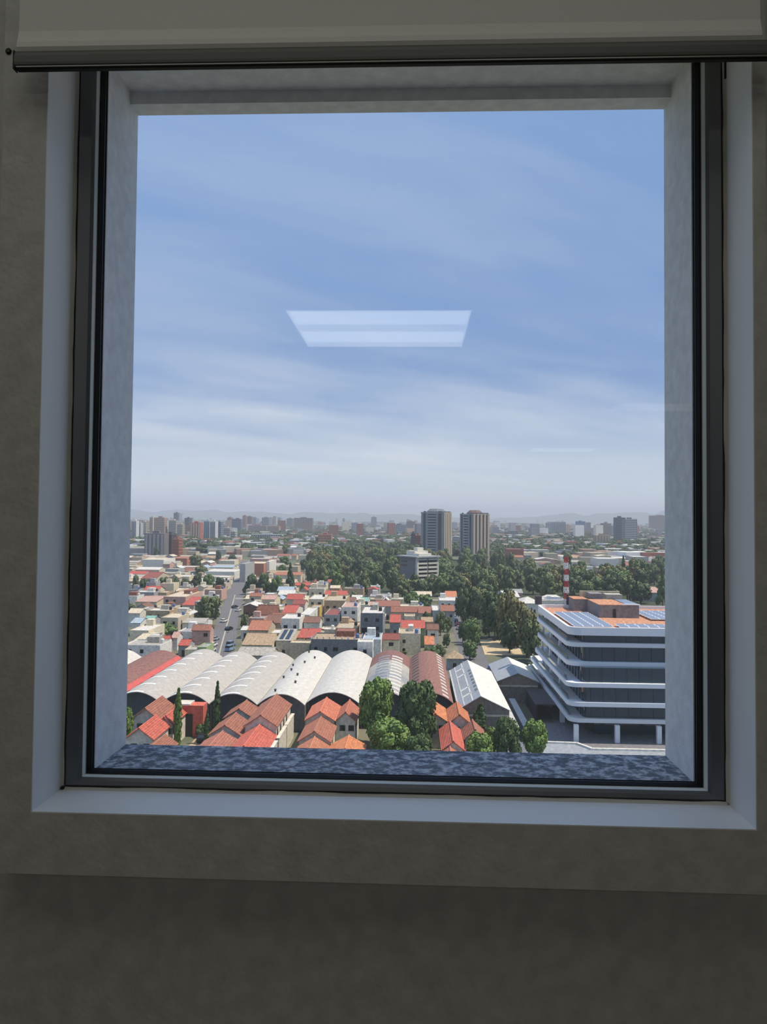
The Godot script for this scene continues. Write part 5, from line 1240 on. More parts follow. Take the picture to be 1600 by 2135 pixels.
	[-13.33, -805.39, 11.58, 12.35, "round", 1, "dull green tree crown, eighth nearest in the farthest wood around the white block"],
	[-90, -812.62, 14.47, 12.56, "round", 1, "dull green tree crown, sixteenth nearest in the farthest wood left of the white block"],
	[-62.35, -813.71, 15.74, 8.06, "conifer", 1, "dull green conifer, seventeenth nearest in the farthest wood left of the white block"],
	[-102.45, -823.02, 13.61, 12.61, "round", 1, "dull green tree crown, eighteenth nearest in the farthest wood left of the white block"],
	[-77.98, -825.12, 14.93, 12.32, "round", 2, "dark green tree crown, nineteenth nearest in the farthest wood left of the white block"],
	[-48.98, -825.32, 10.84, 12.04, "round", 3, "olive tree crown, twentieth nearest in the farthest wood left of the white block"],
	[-15.97, -827.71, 14.32, 6.24, "conifer", 2, "dark green conifer, ninth nearest in the farthest wood around the white block"],
	[-85.08, -839.65, 11.14, 11.33, "round", 2, "dark green tree crown, twenty-first nearest in the farthest wood left of the white block"],
	[-23.97, -841.24, 11.28, 11.32, "round", 2, "dark green tree crown, twenty-second nearest in the farthest wood left of the white block"],
	[-58.3, -842.36, 11.63, 11.64, "round", 1, "dull green tree crown, twenty-third nearest in the farthest wood left of the white block"],
	[-32.25, -853.61, 12.87, 10.35, "round", 2, "dark green tree crown, twenty-fourth nearest in the farthest wood left of the white block"],
	[-15.65, -858.41, 10.08, 13.14, "round", 1, "dull green tree crown, tenth nearest in the farthest wood around the white block"],
	[-54.6, -861.27, 15.67, 12.78, "round", 2, "dark green tree crown, twenty-fifth nearest in the farthest wood left of the white block"],
	[-71.86, -867.32, 10.62, 10.2, "round", 3, "olive tree crown, twenty-sixth nearest in the farthest wood left of the white block"],
	[-62.39, -880.44, 11.23, 10.75, "round", 1, "dull green tree crown, twenty-seventh nearest in the farthest wood left of the white block"],
	[-38.21, -885.55, 15.26, 11.5, "round", 1, "dull green tree crown, twenty-eighth nearest in the farthest wood left of the white block"],
	[-5.76, -895.63, 13.84, 12.61, "round", 2, "dark green tree crown, eleventh nearest in the farthest wood around the white block"],
	[-120.33, -322.7, 7.49, 5.75, "round", 2, "dark green garden tree among the roofs left of the street, first nearest"],
	[-31.49, -410.52, 4.74, 5.25, "round", 0, "mid green garden tree among the roofs right of the street, first nearest"],
	[-95.09, -437.25, 5.18, 7.04, "round", 1, "dull green garden tree among the roofs right of the street, second nearest"],
	[-69.05, -514.42, 12.19, 7.82, "round", 2, "dark green tree in the far quarter right of the street, first nearest"],
	[-151.05, -541.69, 9.18, 11.56, "round", 1, "dull green tree in the far quarter left of the street, first nearest"],
	[-97.88, -570.75, 9.12, 8.03, "round", 0, "mid green tree in the far quarter right of the street, second nearest"],
	[-90.36, -629.17, 10.21, 7.86, "round", 2, "dark green tree in the far quarter right of the street, third nearest"],
	[136.56, -630.32, 10.56, 10.48, "round", 0, "mid green tree in the far quarter at the far right, first nearest"],
	[-184.65, -645.03, 12.01, 12.41, "round", 1, "dull green tree in the far quarter left of the street, second nearest"],
	[-115.01, -680.73, 9.08, 11.18, "round", 0, "mid green tree in the far quarter right of the street, fourth nearest"],
	[-180.8, -706.02, 12.15, 7.07, "round", 2, "dark green tree in the far quarter left of the street, third nearest"],
	[-172.25, -725.1, 8.6, 8.75, "round", 2, "dark green tree in the far quarter left of the street, fourth nearest"],
	[-261.35, -771.16, 11.57, 7.63, "round", 2, "dark green tree in the far quarter left of the street, fifth nearest"],
	[243.36, -775.49, 9.61, 8.56, "round", 2, "dark green tree in the far quarter at the far right, second nearest"],
	[156.37, -788.93, 10.62, 10.5, "round", 0, "mid green tree in the far quarter beyond the wood at the right, farther, first nearest"],
	[-142.25, -845.17, 12.53, 8.47, "round", 1, "dull green tree in the far quarter right of the street, farther, first nearest"],
	[-180.22, -853.18, 8.24, 7.84, "round", 1, "dull green tree in the far quarter right of the street, farther, second nearest"],
	[168.21, -868.04, 9.23, 8.86, "round", 2, "dark green tree in the far quarter beyond the wood at the right, farther, second nearest"],
	[266.49, -885.04, 9.38, 10.1, "round", 1, "dull green tree in the far quarter at the far right, farther, first nearest"],
	[-79.95, -896.86, 8.08, 8.87, "round", 1, "dull green tree in the far quarter right of the street, farther, third nearest"],
	[-242.13, -930.74, 11.33, 12.24, "round", 2, "dark green tree in the far quarter left of the street, farther, first nearest"],
	[-187.85, -933.97, 9.02, 7.08, "round", 2, "dark green tree in the far quarter right of the street, farther, fourth nearest"],
	[-170.82, -940.42, 9.84, 8.28, "round", 0, "mid green tree in the far quarter right of the street, farther, fifth nearest"],
	[-294.67, -956.66, 9.51, 10.45, "round", 2, "dark green tree in the far quarter left of the street, farther, second nearest"],
	[143.55, -960, 11.27, 9.82, "round", 1, "dull green tree in the far quarter beyond the wood at the right, farther, third nearest"],
	[28.63, -982, 8.83, 10.04, "round", 2, "dark green tree in the far quarter right of the street, farther, sixth nearest"],
	[56.32, -992.02, 9.85, 8.35, "round", 1, "dull green tree in the far quarter right of the street, farther, seventh nearest"],
	[263.2, -1006.35, 9.92, 8.71, "round", 2, "dark green tree in the far quarter at the far right, farther, second nearest"],
	[214.99, -1007.91, 11.07, 12.4, "round", 2, "dark green tree in the far quarter at the far right, farther, third nearest"],
	[318.08, -1014.19, 8.86, 7.48, "round", 1, "dull green tree in the far quarter at the far right, farther, fourth nearest"],
	[-113.59, -1043.91, 8.24, 7.23, "round", 0, "mid green tree in the far quarter right of the street, farther, eighth nearest"],
	[-190.9, -1064.93, 10.73, 9.7, "round", 0, "mid green tree in the far quarter right of the street, farther, ninth nearest"],
	[196.05, -1068.67, 9.82, 9.57, "round", 2, "dark green tree in the far quarter beyond the wood at the right, farther, fourth nearest"],
	[-374.25, -1081.19, 8.68, 10.49, "round", 2, "dark green tree in the far quarter left of the street, farther, third nearest"],
	[61.77, -1088.82, 8.59, 11.72, "round", 2, "dark green tree in the far quarter right of the street, farther, tenth nearest"],
	[-1.24, -1089.75, 12.97, 9.24, "round", 1, "dull green tree in the far quarter right of the street, farther, eleventh nearest"],
	[239.23, -1099.73, 11.85, 10.11, "round", 2, "dark green tree in the far quarter at the far right, farther, fifth nearest"]
]

const WOOD := [Vector2(-112.3, -803.8), Vector2(-88.6, -868.5), Vector2(-27.2, -1005.5), Vector2(21.8, -841.0), Vector2(88.5, -808.3), Vector2(95.2, -556.1), Vector2(124.0, -548.1), Vector2(218.1, -674.0), Vector2(123.8, -382.3), Vector2(81.6, -404.0), Vector2(51.5, -443.7), Vector2(43.3, -252.2), Vector2(35.0, -285.5), Vector2(20.9, -273.5), Vector2(20.9, -344.4), Vector2(23.7, -412.8), Vector2(11.7, -444.0), Vector2(-0.6, -394.2), Vector2(-10.7, -401.8), Vector2(-20.7, -456.6), Vector2(-47.9, -471.0), Vector2(-69.7, -523.7)]

# ------------------------------------------------------------------ ground, streets, hills
func ground() -> void:
	var s := Shape.new()
	s.box(V(-9500, -3, -12500), V(9500, 0, 2500))
	var soil := StandardMaterial3D.new()
	soil.roughness = 1.0
	var nz := noise_tex("soil", 1024, 0.006, 6, Color(0.24, 0.29, 0.20), Color(0.50, 0.47, 0.41), 61)
	soil.albedo_texture = nz
	soil.uv1_triplanar = true
	soil.uv1_world_triplanar = true
	soil.uv1_scale = Vector3.ONE * 0.004
	struct("ground", s.mesh(), soil, "city ground of yards and gardens between the houses")
	# streets
	var tar := paint(Color(0.43, 0.43, 0.45), 0.9)
	strip("street", [V(-58.5, 0.03, -222), V(-62, 0.03, -243), V(-101.7, 0.03, -435), V(-170, 0.03, -765)], 9.0, tar, "grey asphalt main street running away at the left")
	strip("street", [V(19.6, 0.04, -218), V(19.5, 0.04, -258), V(20.7, 0.04, -380)], 8.0, tar, "shaded right hand street beside the tall trees")
	strip("street", [V(-97, 0.05, -415), V(-60, 0.05, -418), V(22, 0.05, -421)], 7.0, paint(Color(0.60, 0.59, 0.57), 0.9), "pale cross street at the junction")
	strip("street", [V(-120, 0.045, -217), V(20, 0.045, -219)], 6.0, tar, "back lane between the sheds and the houses")
	strip("driveway", [V(-39.6, 0.03, -118), V(-40.2, 0.03, -158)], 5.4, paint(Color(0.55, 0.52, 0.50), 0.9), "paved driveway between the red roofed houses")
	strip("footpath", [V(-42.9, 0.05, -137), V(-43.1, 0.05, -155)], 1.3, paint(Color(0.74, 0.66, 0.54), 0.9), "pale footpath along the driveway")
	# lane mark on the main street
	strip("lane_line", [V(-62, 0.05, -243), V(-101.7, 0.05, -435)], 0.5, paint(Color(0.70, 0.69, 0.62), 0.9), "pale line along the middle of the main street")
	# dark undergrowth below the wood
	s = Shape.new()
	s.prism(WOOD, 0.0, 0.10)
	struct("lawn", s.mesh(), paint(Color(0.27, 0.32, 0.20), 1.0, 0.0, "roof"), "dark green undergrowth below the trees of the wood")
	# the building that the window belongs to, below and above the room
	s = Shape.new()
	s.box(V(-14, 0, -0.265), V(15, 43.25, 17))
	s.box(V(-14, 46.6, -0.265), V(15, 66, 17))
	struct("wall_tower", s.mesh(), paint(Color(0.80, 0.79, 0.77), 0.9), "concrete building that the room belongs to")
	s = Shape.new()
	s.box(V(18, 0, -156), V(110, 0.03, -8))
	struct("forecourt_surface", s.mesh(), paint(Color(0.45, 0.48, 0.53), 0.9), "grey paved forecourt below the office terrace")
	s = Shape.new()
	s.box(V(24, 0, -155.9), V(78, 0.05, -146.5))
	struct("apron_surface", s.mesh(), paint(Color(0.60, 0.63, 0.67), 0.9), "pale apron in front of the office terrace")
	# sandy court
	s = Shape.new()
	s.prism([Vector2(23.5, -254), Vector2(36, -254), Vector2(38, -284), Vector2(24.5, -286)], 0.0, 0.12)
	struct("court_surface", s.mesh(), paint(Color(0.80, 0.72, 0.58), 0.95), "sandy open court beside the tall trees")
	hills()

func strip(called: String, line: Array, wide: float, mat: Material, label: String) -> void:
	var s := Shape.new()
	for i in line.size() - 1:
		var a: Vector3 = line[i]
		var b: Vector3 = line[i + 1]
		var u := (b - a).cross(Vector3.UP).normalized() * wide / 2
		s.quad(a - u, a + u, b + u, b - u)
		for e in [[a + u, b + u], [b - u, a - u]]:
			var dn := V(0, -a.y, 0)
			s.quad(e[0] + dn, e[1] + dn, e[1], e[0])
	struct(called, s.mesh(), mat, label)

func hills() -> void:
	var green := paint(Color(0.30, 0.37, 0.30), 1.0)
	var nz := FastNoiseLite.new()
	nz.seed = 9
	nz.frequency = 0.0006
	nz.fractal_octaves = 5
	var sets := [
		["hill_range", "hazy low ridge on the left horizon", -9000.0, -500.0, -11000.0, 140.0, 1500.0],
		["hill_range", "faint wooded hill on the horizon left of the middle", -3400.0, 900.0, -10200.0, 125.0, 900.0],
		["hill_range", "faint blue hills on the right horizon", 900.0, 7000.0, -10800.0, 190.0, 1300.0]]
	for q in sets:
		var s := Shape.new()
		var x0: float = q[2]
		var x1: float = q[3]
		var n := 64
		var m := 10
		var grid := []
		for i in n + 1:
			var col := []
			for j in m + 1:
				var u := float(i) / n
				var t := float(j) / m
				var x := lerpf(x0, x1, u)
				var z: float = q[4] + (0.5 - t) * q[6]
				var y: float = q[5] * sin(PI * u) ** 0.6 * sin(PI * t) * (0.62 + 0.75 * absf(nz.get_noise_2d(x, z * 0.4)) + 0.35 * nz.get_noise_2d(x * 2.2, z))
				col.append(V(x, maxf(y, 0.0) - 0.2, z))
			grid.append(col)
		for i in n:
			for j in m:
				s.quad(grid[i][j], grid[i + 1][j], grid[i + 1][j + 1], grid[i][j + 1])
		struct(q[0], s.mesh(), green, q[1])

# ------------------------------------------------------------------ trees
const TONES := [Color(0.400, 0.500, 0.300), Color(0.430, 0.480, 0.325), Color(0.325, 0.405, 0.270), Color(0.500, 0.490, 0.325), Color(0.430, 0.540, 0.270), Color(0.315, 0.410, 0.240)]

func leaf_mat(tone: int) -> StandardMaterial3D:
	var key := "leaf%d" % tone
	if palette.has(key): return palette[key]
	var m := StandardMaterial3D.new()
	m.albedo_color = TONES[tone]
	m.vertex_color_use_as_albedo = true
	m.roughness = 0.75
	m.backlight_enabled = true
	m.backlight = Color(0.30, 0.34, 0.18)
	palette[key] = m
	return m

func crown_mesh(kind: String, variant: int) -> Mesh:   # one metre high and wide; leaves are small bent diamonds on overlapping clumps
	var key := "crown_%s%d" % [kind, variant]
	if shared.has(key): return shared[key]
	var r := RandomNumberGenerator.new()
	r.seed = hash(key)
	var s := Shape.new()
	s.tinted = true
	var lobes := []
	var leaves := 1500
	var size := 0.055
	match kind:
		"round", "oak":
			var k := 11 if kind == "round" else 19
			for i in k:
				var a := TAU * i * 0.381966 + r.randf() * 0.6
				var t := float(i) / (k - 1)
				var y := lerpf(0.30, 0.84, t)
				var reach := 0.30 * sqrt(maxf(0.0, 1.0 - pow((y - 0.48) / 0.46, 2)))
				lobes.append([V(cos(a) * reach * r.randf_range(0.55, 1.0), y + r.randf_range(-0.05, 0.05), sin(a) * reach * r.randf_range(0.55, 1.0)), r.randf_range(0.15, 0.215) if kind == "round" else r.randf_range(0.115, 0.185)])
			lobes.append([V(0, 0.55, 0), 0.30])
			if kind == "oak":
				leaves = 5200
				size = 0.034
		"bush":
			for i in 9:
				var a := TAU * i / 9.0 + r.randf()
				var d := r.randf_range(0.10, 0.32)
				lobes.append([V(cos(a) * d, r.randf_range(0.30, 0.72), sin(a) * d), r.randf_range(0.17, 0.27)])
			leaves = 1300
			size = 0.06
		"conifer":
			for i in 16:
				var t := i / 15.0
				var a := i * 2.4
				lobes.append([V(cos(a) * 0.30 * (1.0 - t), lerpf(0.16, 0.93, t), sin(a) * 0.30 * (1.0 - t)), lerpf(0.20, 0.05, t)])
			leaves = 1800
			size = 0.05
		"cypress":
			for i in 14:
				var t := i / 13.0
				lobes.append([V(r.randf_range(-0.08, 0.08), lerpf(0.06, 0.95, t), r.randf_range(-0.08, 0.08)), 0.42 * sin(PI * (0.16 + 0.80 * t)) + 0.05])
			leaves = 1800
			size = 0.10
	var flat := 0.16 if kind == "cypress" else (0.62 if kind == "conifer" else 1.0)
	for l in lobes:   # leafy mass of each clump
		s.tint = Color(1, 1, 1) * r.randf_range(0.8, 1.15)
		var c: Vector3 = l[0]
		var q: float = l[1] * 0.80
		for i in 8:
			for j in 5:
				var p := []
				for w in [[0, 0], [1, 0], [1, 1], [0, 1]]:
					var a: float = -TAU * (i + w[0]) / 8.0
					var b: float = PI * ((j + w[1]) / 5.0 - 0.5)
					p.append(c + V(cos(a) * cos(b), sin(b) * flat, sin(a) * cos(b)) * q)
				if j > 0: s.tri(p[0], p[1], p[2])
				if j < 4: s.tri(p[0], p[2], p[3])
	for i in leaves:
		var l: Array = lobes[r.randi() % lobes.size()]
		var d := V(r.randfn(), r.randfn() + 0.35, r.randfn()).normalized()
		var p: Vector3 = l[0] + V(d.x, d.y * flat, d.z) * l[1] * r.randf_range(0.78, 1.08)
		var buried := false
		for o in lobes:
			if o != l and (p - o[0]).length() < o[1] * 0.72 * flat: buried = true
		if buried: continue
		var nrm := (d + V(r.randfn(), r.randfn(), r.randfn()) * 0.7).normalized()
		var u := nrm.cross(V(r.randfn(), r.randfn(), r.randfn())).normalized()
		var w := nrm.cross(u)
		var z := size * r.randf_range(0.7, 1.35)
		u *= z
		w *= z * 0.62
		if flat < 0.5:
			u.y *= 0.3
			w.y *= 0.3
		s.tint = Color(1, 1, 1) * r.randf_range(0.72, 1.28)
		s.tint.r *= r.randf_range(0.88, 1.14)
		s.quad(p - u, p - w + nrm * z * 0.18, p + u, p + w + nrm * z * 0.18)
		var soft := (d + nrm * (1.1 if kind == "oak" else 0.6)).normalized()   # leaves shade with their clump
		for e in 6: s.n[s.n.size() - 1 - e] = soft
	shared[key] = s.mesh()
	return shared[key]

func trunk_mesh(kind: String) -> Mesh:
	if shared.has("trunk" + kind): return shared["trunk" + kind]
	var s := Shape.new()
	var r := 0.05 if kind == "cypress" else 0.035
	s.lathe([Vector2(r * 1.5, 0), Vector2(r, 0.06), Vector2(r * 0.75, 0.3), Vector2(r * 0.4, 0.6), Vector2(0, 0.62)], 7)
	if kind != "cypress" and kind != "conifer":
		for i in 5:
			var a := TAU * i / 5.0
			s.bar(V(0, 0.22 + 0.05 * i, 0), V(cos(a) * 0.22, 0.46 + 0.06 * i, sin(a) * 0.22), r * 0.35, 5)
	shared["trunk" + kind] = s.mesh()
	return shared["trunk" + kind]

func trees() -> void:
	var bark := paint(Color(0.30, 0.25, 0.20), 0.95, 0.0, "plain")
	var names := {"round": "tree", "oak": "leafy_tree", "bush": "bush", "conifer": "conifer", "cypress": "cypress_tree"}
	var groups := {"round": "trees among the houses and in the wood", "oak": "leafy trees in front of the sheds", "bush": "bushes and hedges", "conifer": "conifers", "cypress": "slim upright trees"}
	for q in TREES:
		var kind: String = q[4]
		var t := thing(names[kind], q[6], "bush" if kind == "bush" else "tree", V(q[0], 0, q[1]), rng.randf() * TAU, groups[kind])
		var variants := 4 if kind == "round" or kind == "oak" else 2
		var size := V(q[3], q[2], q[3])
		part("crown", crown_mesh(kind, rng.randi() % variants), leaf_mat(q[5]), t, Vector3.ZERO, size)
		if kind != "bush" or true:
			part("trunk", trunk_mesh(kind), bark, t, Vector3.ZERO, size)

# ------------------------------------------------------------------ far city: too many and too small to count
func far_city() -> void:
	var r := RandomNumberGenerator.new()
	r.seed = 99
	var at := []
	var tint := []
	var cols := [Color(0.84, 0.83, 0.80), Color(0.80, 0.76, 0.68), Color(0.62, 0.63, 0.64), Color(0.56, 0.36, 0.30), Color(0.72, 0.60, 0.52), Color(0.88, 0.88, 0.88), Color(0.50, 0.52, 0.56)]
	for i in 6200:
		var d := 845.0 * pow(7.5, r.randf())
		var x := d * r.randf_range(-0.85, 0.80)
		if d < 1250 and x > -100 and x < 110: continue
		var clash := false
		for q in TOWERS:
			if absf(q[0] - x) < q[2] / 2 + 16 and -d < q[1] + 14 and -d > q[1] - q[3] - 14: clash = true
		if clash: continue
		var w := r.randf_range(9, 26)
		var h := r.randf_range(3.5, 9.0)
		if r.randf() < 0.10 and d > 1700:
			h = r.randf_range(14, 34)
			w = r.randf_range(12, 22)
		at.append(Transform3D(Basis(Vector3.UP, r.randf() * 0.4).scaled_local(V(w, h, r.randf_range(9, 20))), V(x, 0, -d)))
		tint.append((cols[r.randi() % cols.size()] * r.randf_range(0.85, 1.05)).srgb_to_linear())
	for i in 900:   # the quarters to the left and right of what the window shows
		var d := r.randf_range(222, 845)
		var x := d * r.randf_range(0.385, 0.95) * (-1.0 if i % 3 else 1.0) - (8.0 if i % 3 else -30.0)
		at.append(Transform3D(Basis.IDENTITY.scaled_local(V(r.randf_range(8, 13), r.randf_range(3, 6.5), r.randf_range(8, 13))), V(x, 0, -d)))
		tint.append((cols[r.randi() % cols.size()] * r.randf_range(0.85, 1.05)).srgb_to_linear())
	scatter("distant_houses", unit_box(), at, tint, Color.WHITE, "small pale houses of the far hazy city", "houses")
	at = []
	tint = []
	for i in 9000:
		var d := 900.0 * pow(7.0, r.randf())
		var x := d * r.randf_range(-0.85, 0.82)
		if d < 860 and x < -40: continue
		var w := r.randf_range(9, 17) * (1.0 + d / 9000.0)
		at.append(Transform3D(Basis(Vector3.UP, r.randf() * TAU).scaled_local(V(w, r.randf_range(7, 13), w)), V(x, -0.5, -d)))
		tint.append(Color(1, 1, 1) * r.randf_range(0.7, 1.2))
	var m := crown_mesh("bush", 0)
	scatter("distant_trees", m, at, tint, TONES[2], "dark treetops scattered through the far hazy city", "trees")

func scatter(called: String, m: Mesh, at: Array, tint: Array, base: Color, label: String, category: String) -> void:
	var mat := StandardMaterial3D.new()
	mat.albedo_color = base
	mat.vertex_color_use_as_albedo = true
	mat.roughness = 0.9
	var mm := MultiMesh.new()
	mm.transform_format = MultiMesh.TRANSFORM_3D
	mm.use_colors = true
	mm.mesh = m
	mm.instance_count = at.size()
	for i in at.size():
		mm.set_instance_transform(i, at[i])
		mm.set_instance_color(i, tint[i])
	var o := MultiMeshInstance3D.new()
	o.multimesh = mm
	o.material_override = mat
	o.name = numbered(called)
	add_child(o)
	tag(o, label, category, "", "stuff")

# ------------------------------------------------------------------ houses
func window_glass() -> Material:
	return glassy(Color(0.10, 0.115, 0.13), 0.15)

func house(q: Array) -> void:
	var x: float = q[0]
	var z: float = q[1]
	var w: float = q[2]
	var d: float = q[3]
	var h: float = q[4]
	var kind: String = q[5]
	var rise: float = q[6]
	var roof := paint(COLORS[q[7]], 0.85, 0.0, "roof")
	var wall := paint(COLORS[q[8]], 0.9)
	var t := thing("house", q[9], "house", V(x, 0, z - d / 2), 0.0, "low houses of the quarter behind the sheds")
	var near := z > -500.0
	var a := w / 2
	var b := d / 2
	var s := Shape.new()
	if kind == "flat":
		s.box(V(-a, 0, -b), V(a, h, b))
		part("walls", s.mesh(), wall, t)
		s = Shape.new()
		s.box(V(-a + 0.15, h, -b + 0.15), V(a - 0.15, h + 0.08, b - 0.15))
		part("roof", s.mesh(), roof, t)
		s = Shape.new()
		var rim := 0.45
		for e in [[-a, b - 0.18, a, b], [-a, -b, a, -b + 0.18], [-a, -b + 0.18, -a + 0.18, b - 0.18], [a - 0.18, -b + 0.18, a, b - 0.18]]:
			s.box(V(e[0], h, e[1]), V(e[2], h + rim, e[3]))
		part("parapet", s.mesh(), wall, t)
		if near and d > 6 and w > 5:
			var k := rng.randf()
			if k < 0.5:
				block("stair_hut", wall, t, V(-a + 0.8, h, -b + 0.6), V(-a + 3.4, h + 2.3, -b + 3.4))
			if k > 0.25:
				var c := Shape.new()
				c.lathe([Vector2(0.62, 0), Vector2(0.62, 1.1), Vector2(0.5, 1.3), Vector2(0.2, 1.45), Vector2(0, 1.45)], 10)
				part("water_tank", c.mesh(), paint([Color(0.12, 0.12, 0.13), Color(0.80, 0.80, 0.78), Color(0.30, 0.42, 0.60)][rng.randi() % 3], 0.5, 0.0, "plain"), t, V(a - 1.3, h + 0.08, -b + 1.5 + rng.randf() * maxf(0.1, d - 4.0)))
			if k > 0.55 and w > 7:
				block("roof_shed", paint([COLORS.rust, COLORS.concrete, COLORS.white][rng.randi() % 3], 0.85, 0.0, "roof"), t, V(-0.5, h, -b + 0.5), V(a - 2.4, h + 1.9, -b + d * 0.45))
	elif kind == "gx" or kind == "gz":
		var along := kind == "gx"
		var la := a if along else b   # half length along the ridge
		var lb := b if along else a   # half span
		var f := func(u: float, y: float, k: float) -> Vector3: return V(u, y, k) if along else V(k, y, u)
		# walls with both gable ends
		var ring_ := [Vector2(lb, 0), Vector2(lb, h), Vector2(0, h + rise), Vector2(-lb, h), Vector2(-lb, 0)]
		for i in 4:
			var p: Vector2 = ring_[i]
			var o: Vector2 = ring_[i + 1]
			if i == 1 or i == 2: continue
			var e := [f.call(-la, p.y, p.x), f.call(la, p.y, p.x), f.call(la, o.y, o.x), f.call(-la, o.y, o.x)]
			if along: s.quad(e[0], e[1], e[2], e[3])
			else: s.quad(e[3], e[2], e[1], e[0])
		for g in [-1, 1]:
			var e := []
			for p in ring_: e.append(f.call(la * g, p.y, p.x))
			for i in 3:
				if (g > 0) == along: s.tri(e[0], e[i + 2], e[i + 1])
				else: s.tri(e[0], e[i + 1], e[i + 2])
		part("walls", s.mesh(), wall, t)
		# two roof slopes with eaves
		var o2 := 0.35
		var drop := rise * o2 / lb
		for g in [1, -1]:
			s = Shape.new()
			var e := [f.call(-la - 0.2, h - drop, (lb + o2) * g), f.call(la + 0.2, h - drop, (lb + o2) * g), f.call(la + 0.2, h + rise, 0), f.call(-la - 0.2, h + rise, 0)]
			var th := V(0, 0.14, 0)
			if (g > 0) != along: e.reverse()
			s.quad(e[0] + th, e[1] + th, e[2] + th, e[3] + th)
			s.quad(e[3], e[2], e[1], e[0])
			for i in 4:
				s.quad(e[i], e[(i + 1) % 4], e[(i + 1) % 4] + th, e[i] + th)
			part("roof_slope", s.mesh(), roof, t)
		s = Shape.new()
		s.bar(f.call(-la - 0.2, h + rise + 0.13, 0), f.call(la + 0.2, h + rise + 0.13, 0), 0.12, 6)
		part("ridge", s.mesh(), roof, t)
	else:   # hipped
		s.box(V(-a, 0, -b), V(a, h, b))
		part("walls", s.mesh(), wall, t)
		s = Shape.new()
		var o3 := 0.5
		var r0 := maxf(0.05, a - b)
		var c := [V(-a - o3, h, b + o3), V(a + o3, h, b + o3), V(a + o3, h, -b - o3), V(-a - o3, h, -b - o3)]
		var p0 := V(-r0, h + rise, 0)
		var p1 := V(r0, h + rise, 0)
		s.quad(c[0], c[1], p1, p0); s.quad(c[2], c[3], p0, p1)
		s.tri(c[1], c[2], p1); s.tri(c[3], c[0], p0)
		s.quad(c[3], c[2], c[1], c[0])
		part("roof", s.mesh(), roof, t)
	if not near: return
	# windows and a door on the front, a window or two on the sunny side
	var floors := maxi(1, int(h / 2.9))
	var n := clampi(int(w / 2.8), 1, 9)
	var glass := window_glass()
	for fl in floors:
		var y := 1.0 + fl * 2.85
		if y + 1.1 > h: continue
		for i in n:
			if rng.randf() < 0.25: continue
			var cx := -a + w * (i + 0.5) / n
			var ww := rng.randf_range(0.9, 1.5)
			if fl == 0 and i == n / 2:
				block("door", paint(Color(0.26, 0.19, 0.15), 0.6), t, V(cx - 0.5, 0, b - 0.03), V(cx + 0.5, 2.1, b + 0.05))
			else:
				block("window", glass, t, V(cx - ww / 2, y, b - 0.03), V(cx + ww / 2, y + 1.15, b + 0.04))
		if d > 5:
			for k in 2:
				if rng.randf() < 0.5: block("window", glass, t, V(a - 0.03, y, -b + d * (0.3 + 0.4 * k) - 0.5), V(a + 0.04, y + 1.1, -b + d * (0.3 + 0.4 * k) + 0.5))
	var label: String = q[9]
	if label.contains("solar"):
		for k in 2:
			var s3 := Shape.new()
			var x0 := -a + w * (0.16 + 0.40 * k)
			var x1 := x0 + w * 0.27
			var up := func(u: float) -> Vector2: return Vector2(b * (1.0 - u), h + rise * u + 0.22)
			var p: Vector2 = up.call(0.08)
			var o: Vector2 = up.call(0.92)
			s3.quad(V(x0, p.y, p.x), V(x1, p.y, p.x), V(x1, o.y, o.x), V(x0, o.y, o.x))
			for e in [[V(x0, p.y, p.x), V(x1, p.y, p.x)], [V(x1, p.y, p.x), V(x1, o.y, o.x)], [V(x0, o.y, o.x), V(x0, p.y, p.x)]]:
				s3.quad(e[0] - V(0, 0.1, 0), e[1] - V(0, 0.1, 0), e[1], e[0])
			part("solar_panel", s3.mesh(), glassy(Color(0.08, 0.09, 0.13), 0.2), t)
	if label.contains("unfinished"):
		for i in 9:
			block("column", paint(COLORS.white, 0.9), t, V(-a + w * i / 8.0 - 0.2, h, b - 0.6), V(-a + w * i / 8.0 + 0.2, h + 1.2, b - 0.2))
	if label.contains("bare grey"):
		block("edge_pier", paint(COLORS.white, 0.9), t, V(a - 0.05, 0, b - 0.9), V(a + 0.5, h + 0.6, b + 0.2))
		block("opening", glass, t, V(-a + 0.4, h * 0.45, b - 0.02), V(-a + 3.2, h * 0.62, b + 0.05))
		block("patch", paint(COLORS.white, 0.9), t, V(-a + 3.9, h * 0.46, b - 0.02), V(-a + 4.5, h * 0.60, b + 0.04))
	if label.contains("mural"):
		pass
	if label.contains("green and yellow"):
		block("mural", paint(Color(0.36, 0.62, 0.28), 0.9), t, V(-a * 0.4, 0.6, b), V(a * 0.7, h * 0.8, b + 0.06))
		block("mural", paint(COLORS.yellow, 0.9), t, V(-a * 0.95, 0.4, b), V(-a * 0.42, h * 0.6, b + 0.06))

